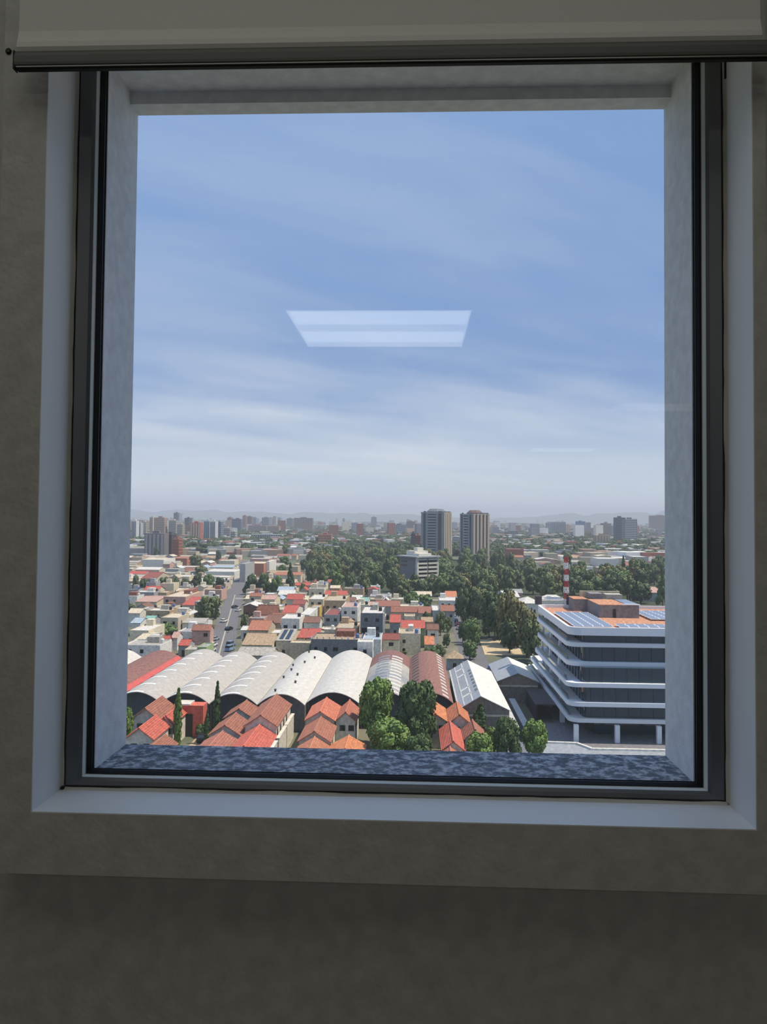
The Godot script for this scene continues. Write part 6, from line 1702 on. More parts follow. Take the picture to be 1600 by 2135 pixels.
# ------------------------------------------------------------------ high blocks
func tower(q: Array) -> void:
	var w: float = q[2]
	var d: float = q[3]
	var h: float = q[4]
	var body := paint(q[5], 0.85)
	var band := paint(q[6], 0.6)
	var t := thing("apartment_block", q[8], "building", V(q[0], 0, q[1] - d / 2), 0.0, "high blocks on the skyline")
	var a := w / 2
	var b := d / 2
	block("body", body, t, V(-a, 0, -b), V(a, h, b))
	var s := Shape.new()
	if q[7] == "ribs":
		var n := maxi(3, int(w / 4.0))
		for i in n:
			var cx := -a + w * (i + 0.5) / n
			s.box(V(cx - w / n * 0.26, 2, b), V(cx + w / n * 0.26, h - 1.2, b + 0.5))
		part("facade_strips", s.mesh(), band, t)
	else:
		var n := maxi(3, int(h / 3.2))
		for i in n:
			var y := h * (i + 0.45) / n
			s.box(V(-a * 0.92, y, b), V(a * 0.92, y + 1.4, b + 0.35))
			s.box(V(a, y, -b * 0.9), V(a + 0.35, y + 1.4, b * 0.9))
		part("window_bands", s.mesh(), band, t)
	block("roof_hut", body, t, V(-a * 0.35, h, -b * 0.4), V(a * 0.30, h + 2.6, b * 0.3))

func twin(label: String, at: Vector3, turn: float, w: float, h: float, ribs: Color, crown: Color) -> void:
	var t := thing("twin_tower", label, "tower", at, turn, "twin towers beyond the wood")
	var a := w / 2
	var dark := glassy(Color(0.13, 0.17, 0.20), 0.3)
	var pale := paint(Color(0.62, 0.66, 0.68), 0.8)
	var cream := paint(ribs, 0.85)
	block("core", paint(Color(0.34, 0.38, 0.41), 0.8), t, V(-a + 0.6, 0, -a + 0.6), V(a - 0.6, h, a - 0.6))
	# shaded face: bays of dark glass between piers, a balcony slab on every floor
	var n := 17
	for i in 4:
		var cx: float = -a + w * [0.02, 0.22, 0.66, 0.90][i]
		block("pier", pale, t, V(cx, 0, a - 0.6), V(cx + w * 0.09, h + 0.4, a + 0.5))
	block("glass_bay", dark, t, V(-a + w * 0.32, 0, a - 0.6), V(-a + w * 0.44, h * 0.80, a + 0.2))
	for k in n:
		var y := h * (k + 0.55) / n
		block("balcony", paint(Color(0.74, 0.77, 0.79), 0.8), t, V(-a + w * 0.30, y, a - 0.6), V(-a + w * 0.66, y + 1.15, a + 0.9))
		block("window_row", dark, t, V(-a + w * 0.11, y + 1.2, a - 0.6), V(-a + w * 0.22, y + h / n - 0.2, a - 0.5))
		block("window_row", dark, t, V(-a + w * 0.75, y + 1.2, a - 0.6), V(-a + w * 0.90, y + h / n - 0.2, a - 0.5))
		block("window_row", glassy(Color(0.20, 0.19, 0.18), 0.3), t, V(a - 0.62, y + 1.2, -a + 1.0), V(a - 0.52, y + h / n - 0.3, a - 1.0))
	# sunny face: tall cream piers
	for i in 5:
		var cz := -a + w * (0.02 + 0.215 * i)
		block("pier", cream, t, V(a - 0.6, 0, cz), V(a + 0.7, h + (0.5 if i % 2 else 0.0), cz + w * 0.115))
	block("roof_edge", pale, t, V(-a - 0.1, h - 0.9, -a - 0.1), V(a + 0.2, h + 0.2, a + 0.2))
	var s := Shape.new()
	s.lathe([Vector2(w * 0.40, h), Vector2(w * 0.40, h + 1.2), Vector2(w * 0.26, h + 4.0), Vector2(0, h + 4.2)], 8)
	part("crown", s.mesh(), paint(crown, 0.8), t, Vector3.ZERO, Vector3.ONE, 0.39)

func terraced_block() -> void:
	var turn := deg_to_rad(-51.0)
	var t := thing("white_block", "white block with balcony rows rising out of the wood", "building", V(3.0, 0, -515), turn)
	var a := 8.8
	var h := 18.6
	var white := paint(Color(0.90, 0.89, 0.85), 0.85)
	block("core", paint(Color(0.52, 0.53, 0.55), 0.85), t, V(-a, 0, -a), V(a, h, a))
	for k in 7:
		var y := h * (k + 0.35) / 7
		block("balcony", white, t, V(a, y, -a + 0.6), V(a + 1.3, y + 1.15, -0.5))
		block("balcony", white, t, V(a, y, 0.5), V(a + 1.3, y + 1.15, a - 0.6))
		block("window_row", window_glass(), t, V(a, y + 1.2, -a + 0.6), V(a + 0.05, y + 2.4, a - 0.6))
		if k > 3: block("window_row", window_glass(), t, V(-a + 1.5, y + 1.0, a), V(-1.0, y + 2.2, a + 0.05))
	block("corner_pier", white, t, V(a - 0.4, 0, a - 0.8), V(a + 1.4, h, a + 0.4))
	block("corner_pier", white, t, V(a - 0.4, 0, -a - 0.4), V(a + 1.4, h, -a + 0.6))
	block("middle_pier", paint(Color(0.45, 0.45, 0.47), 0.85), t, V(a, 0, -0.45), V(a + 0.9, h, 0.45))
	block("roof_slab", paint(Color(0.66, 0.69, 0.71), 0.8), t, V(-a - 1.6, h, -a - 1.6), V(a + 2.4, h + 0.9, a + 1.6))
	block("roof_hut", white, t, V(-a + 2, h + 0.9, -a + 2), V(2, h + 4.0, a - 4))
	block("roof_hut", white, t, V(2, h + 0.9, -a + 4), V(a - 1, h + 2.6, a - 3))
	block("stair_hut", white, t, V(-2.5, h + 4.0, -3), V(1.5, h + 6.2, 2))

# ------------------------------------------------------------------ sheds
func arc_shape(s: Shape, w: float, e: float, top: float, z0: float, z1: float, th: float, u0 := 0.0, u1 := 1.0) -> void:   # part of a barrel roof, u across from left to right
	var n := maxi(4, int(20 * (u1 - u0)))
	var pt := func(u: float, lift: float) -> Vector2: return Vector2((u - 0.5) * w, e + (top - e) * (1.0 - pow(2.0 * u - 1.0, 2)) + lift)
	var nr := func(u: float) -> Vector3: return V(4.0 * (top - e) * (2.0 * u - 1.0) / w, 1, 0).normalized()
	for i in n:
		var ua := lerpf(u0, u1, float(i) / n)
		var ub := lerpf(u0, u1, float(i + 1) / n)
		var a: Vector2 = pt.call(ua, th)
		var b: Vector2 = pt.call(ub, th)
		var na: Vector3 = nr.call(ua)
		var nb: Vector3 = nr.call(ub)
		s.smooth_quad([V(a.x, a.y, z0), V(b.x, b.y, z0), V(b.x, b.y, z1), V(a.x, a.y, z1)], [na, nb, nb, na])
		var c: Vector2 = pt.call(ua, 0.0)
		var d: Vector2 = pt.call(ub, 0.0)
		s.smooth_quad([V(d.x, d.y, z0), V(c.x, c.y, z0), V(c.x, c.y, z1), V(d.x, d.y, z1)], [-nb, -na, -na, -nb])
		s.quad(V(c.x, c.y, z0), V(d.x, d.y, z0), V(b.x, b.y, z0), V(a.x, a.y, z0))
		s.quad(V(d.x, d.y, z1), V(c.x, c.y, z1), V(a.x, a.y, z1), V(b.x, b.y, z1))
	for u in [u0, u1]:
		var a: Vector2 = pt.call(u, th)
		var c: Vector2 = pt.call(u, 0.0)
		if u == u1: s.quad(V(c.x, c.y, z0), V(c.x, c.y, z1), V(a.x, a.y, z1), V(a.x, a.y, z0))
		else: s.quad(V(c.x, c.y, z1), V(c.x, c.y, z0), V(a.x, a.y, z0), V(a.x, a.y, z1))

func barrel(label: String, x0: float, x1: float, zf: float, zb: float, style: String) -> void:
	var w := x1 - x0
	var t := thing("vaulted_shed", label, "shed", V((x0 + x1) / 2, 0, zf), 0.0, "barrel roofed sheds")
	var e := 5.7
	var top := 7.9
	var deep := zf - zb
	var sheet := StandardMaterial3D.new()
	sheet = paint(Color(0.73, 0.715, 0.69), 0.6, 0.0, "fine")
	var brown := paint(Color(0.60, 0.43, 0.40), 0.8, 0.0, "roof")
	var white := paint(Color(0.84, 0.83, 0.80), 0.5, 0.0, "fine")
	var main := sheet
	if style == "red": main = brown
	if style == "tiles": main = paint(Color(0.64, 0.46, 0.42), 0.8, 0.0, "roof")
	if style == "smooth" or style == "vented": main = white
	# walls: open arch in front, dark boarded end set back, closed sides and rear
	var slate := paint(Color(0.30, 0.35, 0.37), 0.8)
	var s := Shape.new()
	var n := 14
	for z in [-1.6, -deep + 0.3]:
		s = Shape.new()
		for i in n:
			var ua := float(i) / n
			var ub := float(i + 1) / n
			var ya := e + (top - e) * (1.0 - pow(2.0 * ua - 1.0, 2))
			var yb := e + (top - e) * (1.0 - pow(2.0 * ub - 1.0, 2))
			var p := [V((ua - 0.5) * w, 0, z), V((ub - 0.5) * w, 0, z), V((ub - 0.5) * w, yb, z), V((ua - 0.5) * w, ya, z)]
			if z < -2: p.reverse()
			s.quad(p[0], p[1], p[2], p[3])
		part("end_wall", s.mesh(), paint(Color(0.56, 0.57, 0.58), 0.85) if style == "vented" else slate, t)
	for g in [-1, 1]:
		block("side_wall", paint(Color(0.46, 0.45, 0.44), 0.9), t, V(g * (w / 2 - 0.2) - 0.15, 0, -deep + 0.3), V(g * (w / 2 - 0.2) + 0.15, e, -0.4))
	var segs := 7
	for k in segs:
		var a := -deep * k / segs
		var b := -deep * (k + 1) / segs
		var roof: Material = main
		if style == "patched": roof = brown if k >= 5 else paint([Color(0.74, 0.74, 0.72), Color(0.80, 0.79, 0.76), Color(0.66, 0.68, 0.70)][k % 3], 0.6, 0.0, "roof")
		s = Shape.new()
		arc_shape(s, w, e, top, a, b + 0.02, 0.14)
		part("roof_segment", s.mesh(), roof, t)
		if style == "ribbed":   # a narrow raised strip closes each bay
			s = Shape.new()
			arc_shape(s, w, e, top, a - 0.1, a - 0.9, 0.22, 0.10, 0.62)
			part("light_strip", s.mesh(), paint(Color(0.96, 0.96, 0.94), 0.5, 0.0, "plain"), t)
		elif style == "tiles":
			for h in 2:
				var zc := a - deep / segs * (0.12 + 0.5 * h)
				s = Shape.new()
				arc_shape(s, w, e, top, zc, zc - 1.5, 0.19, 0.76, 0.90)
				part("skylight", s.mesh(), white, t)
				s = Shape.new()
				arc_shape(s, w, e, top, zc, zc - 1.5, 0.19, 0.06, 0.24)
				part("skylight", s.mesh(), paint(Color(0.30, 0.29, 0.28), 0.6), t)
		elif style == "patched" and k < 6:
			for h in 2:
				s = Shape.new()
				var zc := a - deep / segs * (0.1 + 0.5 * h)
				arc_shape(s, w, e, top, zc, zc - 1.9, 0.20, 0.55, 0.82)
				part("roof_sheet", s.mesh(), white, t)
				s = Shape.new()
				arc_shape(s, w, e, top, zc - 0.3, zc - 2.0, 0.19, 0.20, 0.50)
				part("roof_sheet", s.mesh(), paint(Color(0.60, 0.64, 0.68), 0.6, 0.0, "roof"), t)
		elif style == "vented":
			for u in [[0.30], [0.62], [0.22, 0.55], [0.28], [0.50, 0.20], [0.66], [0.40]][k]:
				var vent := Shape.new()
				vent.lathe([Vector2(0.2, 0), Vector2(0.2, 0.3), Vector2(0.32, 0.38), Vector2(0.2, 0.6), Vector2(0, 0.64)], 8)
				part("roof_vent", vent.mesh(), paint(Color(0.24, 0.24, 0.23), 0.6), t, V((u - 0.5) * w, e + (top - e) * (1.0 - pow(2.0 * u - 1.0, 2)) + 0.1, (a + b) / 2))
	if style == "red":
		s = Shape.new()
		arc_shape(s, w, e, top, 0.1, -deep - 0.1, 0.2, 0.90, 1.0)
		part("eave_strip", s.mesh(), paint(Color(0.78, 0.36, 0.34), 0.7), t)

func gable_shed(label: String, x0: float, x1: float, zf: float, zb: float, e: float, ridge: float, xr: float, strips: bool) -> void:
	var t := thing("gabled_shed", label, "shed", V((x0 + x1) / 2, 0, zf), 0.0, "gabled sheds")
	var a := (x1 - x0) / 2
	var r := xr - (x0 + x1) / 2
	var deep := zf - zb
	var wall := paint(Color(0.55, 0.53, 0.50), 0.9)
	var s := Shape.new()
	for z in [0.0, -deep]:
		var p := [V(-a, 0, z), V(a, 0, z), V(a, e, z), V(r, ridge, z), V(-a, e, z)]
		if z < 0: p.reverse()
		for i in 3: s.tri(p[0], p[i + 1], p[i + 2])
	for g in [-1.0, 1.0]:
		var p := [V(g * a, 0, 0), V(g * a, 0, -deep), V(g * a, e, -deep), V(g * a, e, 0)]
		if g < 0: p.reverse()
		s.quad(p[0], p[1], p[2], p[3])
	part("walls", s.mesh(), wall, t)
	block("lintel", paint(Color(0.84, 0.82, 0.76), 0.85), t, V(-a, e - 1.3, -0.02), V(a, e - 0.9, 0.12))
	var slope := func(g: float, mat: Material, called: String, u0: float, u1: float, za: float, zc: float, lift: float) -> void:
		var q := Shape.new()
		var f := func(u: float, z: float, up: float) -> Vector3:
			return V(lerpf(g * (a + 0.3), r, u), lerpf(e - 0.1, ridge, u) + up, z)
		var p := [f.call(u0, za, lift), f.call(u1, za, lift), f.call(u1, zc, lift), f.call(u0, zc, lift)]
		var l := [f.call(u0, za, lift - 0.16), f.call(u1, za, lift - 0.16), f.call(u1, zc, lift - 0.16), f.call(u0, zc, lift - 0.16)]
		if g > 0:
			p.reverse()
			l.reverse()
		q.quad(p[0], p[1], p[2], p[3])
		q.quad(l[3], l[2], l[1], l[0])
		for i in 4: q.quad(l[i], l[(i + 1) % 4], p[(i + 1) % 4], p[i])
		part(called, q.mesh(), mat, t)
	var white := paint(Color(0.90, 0.90, 0.88), 0.6)
	var pale := paint(Color(0.63, 0.66, 0.69), 0.6, 0.0, "fine")
	slope.call(-1.0, pale, "roof_slope", 0.0, 1.0, 0.5, -deep - 0.3, 0.18)
	slope.call(1.0, white, "roof_slope", 0.0, 1.0, 0.5, -deep - 0.3, 0.18)
	if strips:
		for z in [6.0, 12.0, 26.0, 33.0]:
			slope.call(-1.0, white, "skylight", 0.30, 0.70, -z, -z - 1.2, 0.24)
		slope.call(-1.0, white, "edge_strip", 0.0, 0.07, 0.5, -deep - 0.3, 0.24)
		slope.call(-1.0, white, "gutter_strip", 0.62, 0.68, 0.5, -deep - 0.3, 0.24)
		slope.call(-1.0, white, "gutter_strip", 0.27, 0.31, 0.5, -deep - 0.3, 0.24)
		for k in 7: slope.call(-1.0, paint(Color(0.45, 0.48, 0.51), 0.7), "ridge_vent", 0.86, 0.96, -6.0 - k * 3.4, -7.4 - k * 3.4, 0.3)

func sheds() -> void:
	var zf := -158.6
	var zb := -211.0
	barrel("white vaulted shed cut off by the left edge of the view", -85.5, -74.6, -170.0, -209.0, "smooth")
	barrel("brown red vaulted shed with a red eave at the left", -74.2, -63.2, -160.0, -208.0, "red")
	barrel("pale ribbed vaulted shed next to the brown red one", -62.8, -52.6, zf, zb, "ribbed")
	barrel("second pale ribbed vaulted shed from the left", -52.5, -42.4, zf, -208.0, "ribbed")
	barrel("third pale ribbed vaulted shed, in the middle of the row", -42.3, -32.3, zf, -208.5, "ribbed")
	barrel("white vaulted shed dotted with small dark roof vents", -32.2, -22.4, -159.0, -212.0, "vented")
	barrel("smooth white vaulted shed left of the patched one", -22.3, -11.3, -161.5, -213.0, "smooth")
	barrel("vaulted shed patched with white and brown roof sheets", -11.2, -0.9, -163.0, -214.0, "patched")
	barrel("brown tiled vaulted shed with rows of white skylights", -0.8, 8.6, -162.5, -214.0, "tiles")
	gable_shed("gabled shed with a white slope and a grey slope of skylights", 9.6, 19.9, -159.5, -199.0, 5.4, 8.2, 14.0, true)
	gable_shed("small pale gabled shed beside the office building", 20.8, 30.4, -189.0, -210.0, 5.2, 7.2, 25.6, false)

# ------------------------------------------------------------------ red roofed houses in front of the sheds
func terrace_house(label: String, x0: float, x1: float, zf: float, zb: float, h: float, rise: float, roof: Color, trim: Color, bright := false) -> void:
	var t := thing("row_house", label, "house", V((x0 + x1) / 2, 0, zf), 0.0, "red roofed houses in front of the sheds")
	var a := (x1 - x0) / 2
	var deep := zf - zb
	var s := Shape.new()
	var wall := paint(Color(0.90, 0.88, 0.83), 0.85)
	for z in [0.0, -deep]:
		var p := [V(-a, 0, z), V(a, 0, z), V(a, h, z), V(0, h + rise, z), V(-a, h, z)]
		if z < 0: p.reverse()
		for i in 3: s.tri(p[0], p[i + 1], p[i + 2])
	for g in [-1.0, 1.0]:
		var p := [V(g * a, 0, 0), V(g * a, 0, -deep), V(g * a, h, -deep), V(g * a, h, 0)]
		if g < 0: p.reverse()
		s.quad(p[0], p[1], p[2], p[3])
	part("walls", s.mesh(), wall, t)
	# each slope is laid in courses of tiles that overlap downwards
	var tiles := paint(roof, 0.85, 0.0, "roof")
	for g in [-1.0, 1.0]:
		s = Shape.new()
		var n := 8
		for k in n:
			var u0 := float(k) / n
			var u1 := float(k + 1) / n
			var f := func(u: float, up: float, z: float) -> Vector3: return V(lerpf(g * (a + 0.35), 0, u), lerpf(h - rise * 0.35 / a, h + rise, u) + up, z)
			var p := [f.call(u0, 0.20, 0.4), f.call(u1, 0.10, 0.4), f.call(u1, 0.10, -deep - 0.3), f.call(u0, 0.20, -deep - 0.3)]
			var q := [f.call(u0, 0.02, 0.4), f.call(u0, 0.02, -deep - 0.3), f.call(u1, 0.0, 0.4)]
			if g < 0:
				s.quad(p[0], p[1], p[2], p[3])
				s.quad(q[1], q[0], p[0], p[3])
				s.quad(p[0], q[0], q[2], p[1])
			else:
				s.quad(p[3], p[2], p[1], p[0])
				s.quad(q[0], q[1], p[3], p[0])
				s.quad(p[1], q[2], q[0], p[0])
		part("roof_slope", s.mesh(), tiles, t)
	s = Shape.new()
	s.bar(V(0, h + rise + 0.12, 0.4), V(0, h + rise + 0.12, -deep - 0.3), 0.16, 6)
	part("ridge", s.mesh(), paint(trim, 0.8), t)
	for k in 2:
		block("window", window_glass(), t, V(-a * 0.6 + a * 0.9 * k, h - 2.0, -0.02), V(-a * 0.6 + a * 0.9 * k + 1.1, h - 0.9, 0.06))
	for k in maxi(1, int(deep / 3.5)):
		block("window", window_glass(), t, V(a - 0.02, h - 2.1, -1.8 - k * 3.4), V(a + 0.06, h - 0.9, -0.7 - k * 3.4))
	if bright:
		for g in [-1.0, 1.0]:
			block("gable_coping", wall, t, V(a * g - 0.18, h - 0.2, -deep), V(a * g + 0.18, h + 0.5, 0.2))

func row_houses() -> void:
	var red := Color(0.84, 0.45, 0.38)
	var br := Color(0.69, 0.46, 0.38)
	var og := Color(0.88, 0.57, 0.39)
	var wall := paint(Color(0.88, 0.86, 0.80), 0.85)
	var pairs := [
		["brown roofed house touching the first ribbed shed", -54.6, -49.2, -147.6, -157.4, 5.4, 2.0, br],
		["red roofed house left of the slim cypress", -49.0, -46.2, -146.0, -155.0, 5.0, 1.2, red],
		["light red roofed house in the lower left corner", -51.6, -46.6, -136.6, -145.4, 4.8, 1.8, red],
		["low brown red roofed house at the sill by the cypress", -46.4, -42.2, -128.0, -136.2, 4.2, 1.4, br],
		["brown roofed house at the back left of the white walled row", -37.2, -31.4, -151.0, -157.8, 5.0, 1.8, br],
		["brown roofed house in the middle left of the white walled row", -37.4, -31.6, -140.5, -149.0, 4.6, 1.8, br],
		["brown red roofed house at the front left of the white walled row", -37.6, -31.6, -128.0, -139.0, 4.0, 1.6, Color(0.74, 0.49, 0.42)],
		["long brown roofed house at the back right of the white walled row", -31.0, -25.2, -141.5, -157.9, 6.2, 1.9, br],
		["red roofed house at the front right of the white walled row", -31.2, -25.2, -128.0, -141.0, 4.6, 1.8, red],
		["orange red roofed house behind the leafy trees, nearest the shed", -20.6, -15.2, -148.5, -159.6, 5.6, 1.6, Color(0.86, 0.52, 0.41)],
		["terracotta roofed house beside the two leafy trees", -15.0, -11.2, -150.0, -159.6, 5.2, 1.6, Color(0.78, 0.49, 0.39)],
		["rust roofed house in the second row below the white vaults", -20.4, -14.9, -138.0, -148.0, 4.6, 1.7, Color(0.72, 0.48, 0.39)],
		["bright orange roofed house low behind the small crowns", -14.4, -8.6, -131.5, -139.0, 3.8, 1.5, og],
		["orange brown roofed house at the sill below the rust roof", -20.2, -14.8, -126.0, -137.4, 3.8, 1.6, Color(0.79, 0.53, 0.41)],
		["orange roofed house against the brown tiled shed", 2.4, 6.5, -150.5, -160.6, 5.4, 1.3, og],
		["orange roofed house beside the first against the brown tiled shed", 7.3, 11.0, -150.5, -160.6, 5.2, 1.4, Color(0.82, 0.52, 0.37)],
		["red roofed house below the orange ones on the right", 5.4, 9.0, -136.0, -149.0, 4.2, 1.4, red],
		["brown hipped looking house beside the grey stair on the right", 9.8, 13.4, -143.0, -149.6, 4.2, 1.6, br],
		["narrow red brown roofed house at the sill on the right", 4.6, 8.6, -124.0, -135.4, 3.4, 1.3, Color(0.76, 0.48, 0.39)]]
	for q in pairs:
		terrace_house(q[0], q[1], q[2], q[3], q[4], q[5], q[6], q[7], q[7], false)
	# the bright red gateway block with a dark doorway
	var t := thing("gate_house", "bright red block with a dark doorway beside the driveway", "building", V(-44.9, 0, -155))
	block("walls", paint(Color(0.84, 0.43, 0.36), 0.85), t, V(-2.3, 0, -3.2), V(2.3, 6.3, 0))
	block("door", paint(Color(0.16, 0.13, 0.13), 0.7), t, V(-1.9, 0, -0.05), V(0.2, 4.6, 0.06))
	block("roof", paint(Color(0.86, 0.84, 0.80), 0.7), t, V(-3.6, 6.3, -3.4), V(-0.4, 6.6, 0.2))
	# white side walls that catch the sun
	for z in [-133.0, -143.0, -152.0]:
		var w := thing("garden_wall", {-133.0: "white lit wall at the front right of the brown roofs", -143.0: "white lit wall in the middle right of the brown roofs", -152.0: "white lit wall at the back right of the brown roofs"}[z], "wall", V(-24.4, 0, z), 0.0, "white walls beside the brown roofs")
		block("panel", wall, w, V(-0.2, 0, -4.2), V(0.2, 4.6, 4.2))
		block("coping", wall, w, V(-0.32, 4.6, -4.3), V(0.32, 4.8, 4.3))

# ------------------------------------------------------------------ the office building
func rounded(x0: float, z0: float, x1: float, z1: float, r: float) -> Array:   # plan outline with a rounded front left corner; z0 is the front
	var p := [Vector2(x1, z0), Vector2(x1, z1), Vector2(x0, z1)]
	for i in 7:
		var a := PI - PI / 2 * i / 6.0
		p.append(Vector2(x0 + r + cos(a) * r, z0 - r + sin(a) * r))
	return p

func rounded2(x0: float, z0: float, x1: float, z1: float, r: float) -> Array:   # both left corners rounded
	var p := [Vector2(x1, z0), Vector2(x1, z1)]
	for i in 7:
		var a := -PI / 2 - PI / 2 * i / 6.0
		p.append(Vector2(x0 + r + cos(a) * r, z1 + r + sin(a) * r))
	for i in 7:
		var a := PI - PI / 2 * i / 6.0
		p.append(Vector2(x0 + r + cos(a) * r, z0 - r + sin(a) * r))
	return p

func office() -> void:
	var t := thing("office_building", "modern office building with white floor bands and dark glass", "building", V(0, 0, 0))
	var band := paint(Color(0.84, 0.86, 0.88), 0.6, 0.0, "plain")
	var glass := glassy(Color(0.13, 0.225, 0.27), 0.05)
	var metal := paint(Color(0.20, 0.23, 0.26), 0.4, 0.4, "plain")
	var x1 := 74.0
	var levels := [[4.0, 31.8, -157.6, -216.0], [7.7, 31.2, -155.6, -208.0], [11.5, 31.0, -155.8, -199.0], [15.3, 31.6, -158.2, -199.0], [19.1, 31.6, -158.6, -200.0]]
	for k in levels.size():
		var l: Array = levels[k]
		var s := Shape.new()
		s.prism(rounded2(l[1], l[2], x1, l[3], 2.2), l[0] - 0.30, l[0] + 0.55)
		part("floor_band", s.mesh(), band, t)
		# glass of the storey above this band
		var top: float = levels[k + 1][0] - 0.30 if k < 4 else 22.0
		var g := 3.0
		s = Shape.new()
		s.prism(rounded(l[1] + g, l[2] - 0.9, x1 - 0.5, -197.0, 1.2), l[0] + 0.55, top)
		part("storey_glass", s.mesh(), glass, t)
		for i in 16:
			var x: float = l[1] + g + 1.6 + i * 2.5
			if x < x1 - 1: block("mullion", metal, t, V(x - 0.05, l[0] + 0.55, l[2] - 0.92), V(x + 0.05, top, l[2] - 0.82))
		for i in 12:
			var z: float = l[2] - 3.6 - i * 2.9
			block("mullion", metal, t, V(l[1] + g - 0.1, l[0] + 0.55, z - 0.06), V(l[1] + g + 0.02, top, z + 0.06))
		# glass railing of the balcony on the left side
		if k < 5:
			block("railing", glassy(Color(0.30, 0.36, 0.38), 0.1), t, V(l[1] + 0.35, l[0] + 0.55, l[3] + 2.5), V(l[1] + 0.42, l[0] + 1.55, l[2] - 2.6))
			for i in 3:
				block("column", band, t, V(l[1] + 0.7, l[0] + 0.55, l[2] - 14.0 - i * 11.0), V(l[1] + 1.2, top, l[2] - 13.4 - i * 11.0))
	# roof deck with its parapet
	var s2 := Shape.new()
	s2.prism(rounded2(31.7, -157.6, x1, -199.0, 2.4), 21.3, 22.0)
	part("roof_slab", s2.mesh(), band, t)
	s2 = Shape.new()
	var outer := rounded2(31.7, -157.6, x1, -199.0, 2.4)
	var inner := rounded2(32.3, -158.2, x1 - 0.6, -198.4, 1.9)
	for i in outer.size():
		var j := (i + 1) % outer.size()
		var a: Vector2 = outer[i]
		var b: Vector2 = outer[j]
		var c: Vector2 = inner[i]
		var d: Vector2 = inner[j]
		s2.quad(V(b.x, 22, b.y), V(a.x, 22, a.y), V(a.x, 22.9, a.y), V(b.x, 22.9, b.y))
		s2.quad(V(c.x, 22, c.y), V(d.x, 22, d.y), V(d.x, 22.9, d.y), V(c.x, 22.9, c.y))
		s2.quad(V(b.x, 22.9, b.y), V(a.x, 22.9, a.y), V(c.x, 22.9, c.y), V(d.x, 22.9, d.y))
	part("parapet", s2.mesh(), band, t)
	s2 = Shape.new()
	s2.prism(inner, 22.0, 22.12)
	part("roof_deck", s2.mesh(), paint(Color(0.87, 0.64, 0.51), 0.9, 0.0, "roof"), t)
	# solar panels, each framed, in tilted rows
	var cell := glassy(Color(0.46, 0.51, 0.59), 0.35)
	var rim := paint(Color(0.86, 0.88, 0.90), 0.5, 0.0, "plain")
	for bank in [[34.6, -163.0, 4, 11], [44.0, -162.6, 5, 2], [54.6, -176.5, 5, 7]]:
		for i in bank[2]:
			for j in bank[3]:
				var c := V(bank[0] + i * 2.06, 22.55, bank[1] - j * 2.15)
				var fr := block("solar_panel", rim, t, V(c.x - 1.0, c.y, c.z - 1.0), V(c.x + 1.0, c.y + 0.06, c.z + 1.0))
				fr.rotation.x = 0.10
				var face := part("cell_face", unit_box(), cell, fr, V(0, 0.95, 0), V(0.90, 0.4, 0.90))
				face.name = "cell_face"
	# penthouse
	var grey := paint(Color(0.55, 0.55, 0.56), 0.85)
	block("penthouse", grey, t, V(43.0, 22, -192), V(52.2, 25.0, -179.8))
	block("penthouse_deck", paint(Color(0.88, 0.64, 0.50), 0.9, 0.0, "roof"), t, V(43.0, 25.0, -192), V(49.2, 25.15, -179.8))
	block("penthouse_panel", cell, t, V(49.3, 25.0, -191), V(52.2, 25.3, -180.2))
	block("penthouse_coping", band, t, V(48.2, 25.1, -180.3), V(52.4, 25.35, -179.6))
	block("door", paint(Color(0.13, 0.15, 0.17), 0.5), t, V(46.2, 22, -179.85), V(46.9, 24.2, -179.72))
	block("stair_hut", grey, t, V(39.8, 22, -199), V(43.4, 25.0, -192))
	block("stair_hut_roof", paint(Color(0.88, 0.64, 0.50), 0.9, 0.0, "roof"), t, V(39.7, 25.0, -199), V(43.2, 25.15, -192))
	block("upper_parapet", paint(Color(0.80, 0.76, 0.66), 0.85), t, V(42.5, 25.2, -198.5), V(52.5, 26.6, -197.8))
	block("plant_box", grey, t, V(44.0, 25.1, -197.6), V(47.0, 26.4, -193.0))
	block("plant_box", paint(Color(0.76, 0.75, 0.70), 0.8), t, V(48.0, 25.1, -197.0), V(52.0, 26.2, -193.5))
	block("corner_frame", paint(Color(0.34, 0.31, 0.34), 0.8), t, V(31.4, 22.9, -200.2), V(33.0, 25.0, -198.8))
	block("corner_frame", paint(Color(0.34, 0.31, 0.34), 0.8), t, V(39.4, 22.9, -200.2), V(40.0, 25.6, -198.8))
	block("roof_rail", band, t, V(33.0, 24.0, -199.6), V(39.4, 24.25, -199.2))
	# ground floor: deep shade between white columns
	for x in [33.0, 41.2, 49.5, 57.8, 66.0]:
		block("column", band, t, V(x - 0.45, 0.0, -157.4), V(x + 0.45, 3.5, -156.5))
	for z in [-172.0, -186.0, -200.0]:
		block("column", band, t, V(32.6, 0.0, z - 0.5), V(33.6, 3.5, z + 0.5))
	block("ground_glass", glass, t, V(38.0, 0, -197.0), V(x1 - 1, 3.4, -163.0))
	block("entrance_roof", paint(Color(0.34, 0.31, 0.33), 0.8), t, V(27.2, 3.6, -187.5), V(31.6, 3.9, -172))
	block("entrance_wall", paint(Color(0.17, 0.17, 0.18), 0.8), t, V(27.4, 0, -187.3), V(27.8, 3.6, -172.2))
	# terrace in front, with a white edge
	s2 = Shape.new()
	var edge := [Vector2(24.0, -155.6), Vector2(32.8, -155.2), Vector2(35.0, -151.6), Vector2(78.0, -151.6), Vector2(78.0, -200), Vector2(31.2, -200), Vector2(31.2, -171), Vector2(24.0, -171)]
	s2.prism(edge, -0.2, 0.06)
	part("terrace", s2.mesh(), paint(Color(0.50, 0.50, 0.52), 0.8), t)
	s2 = Shape.new()
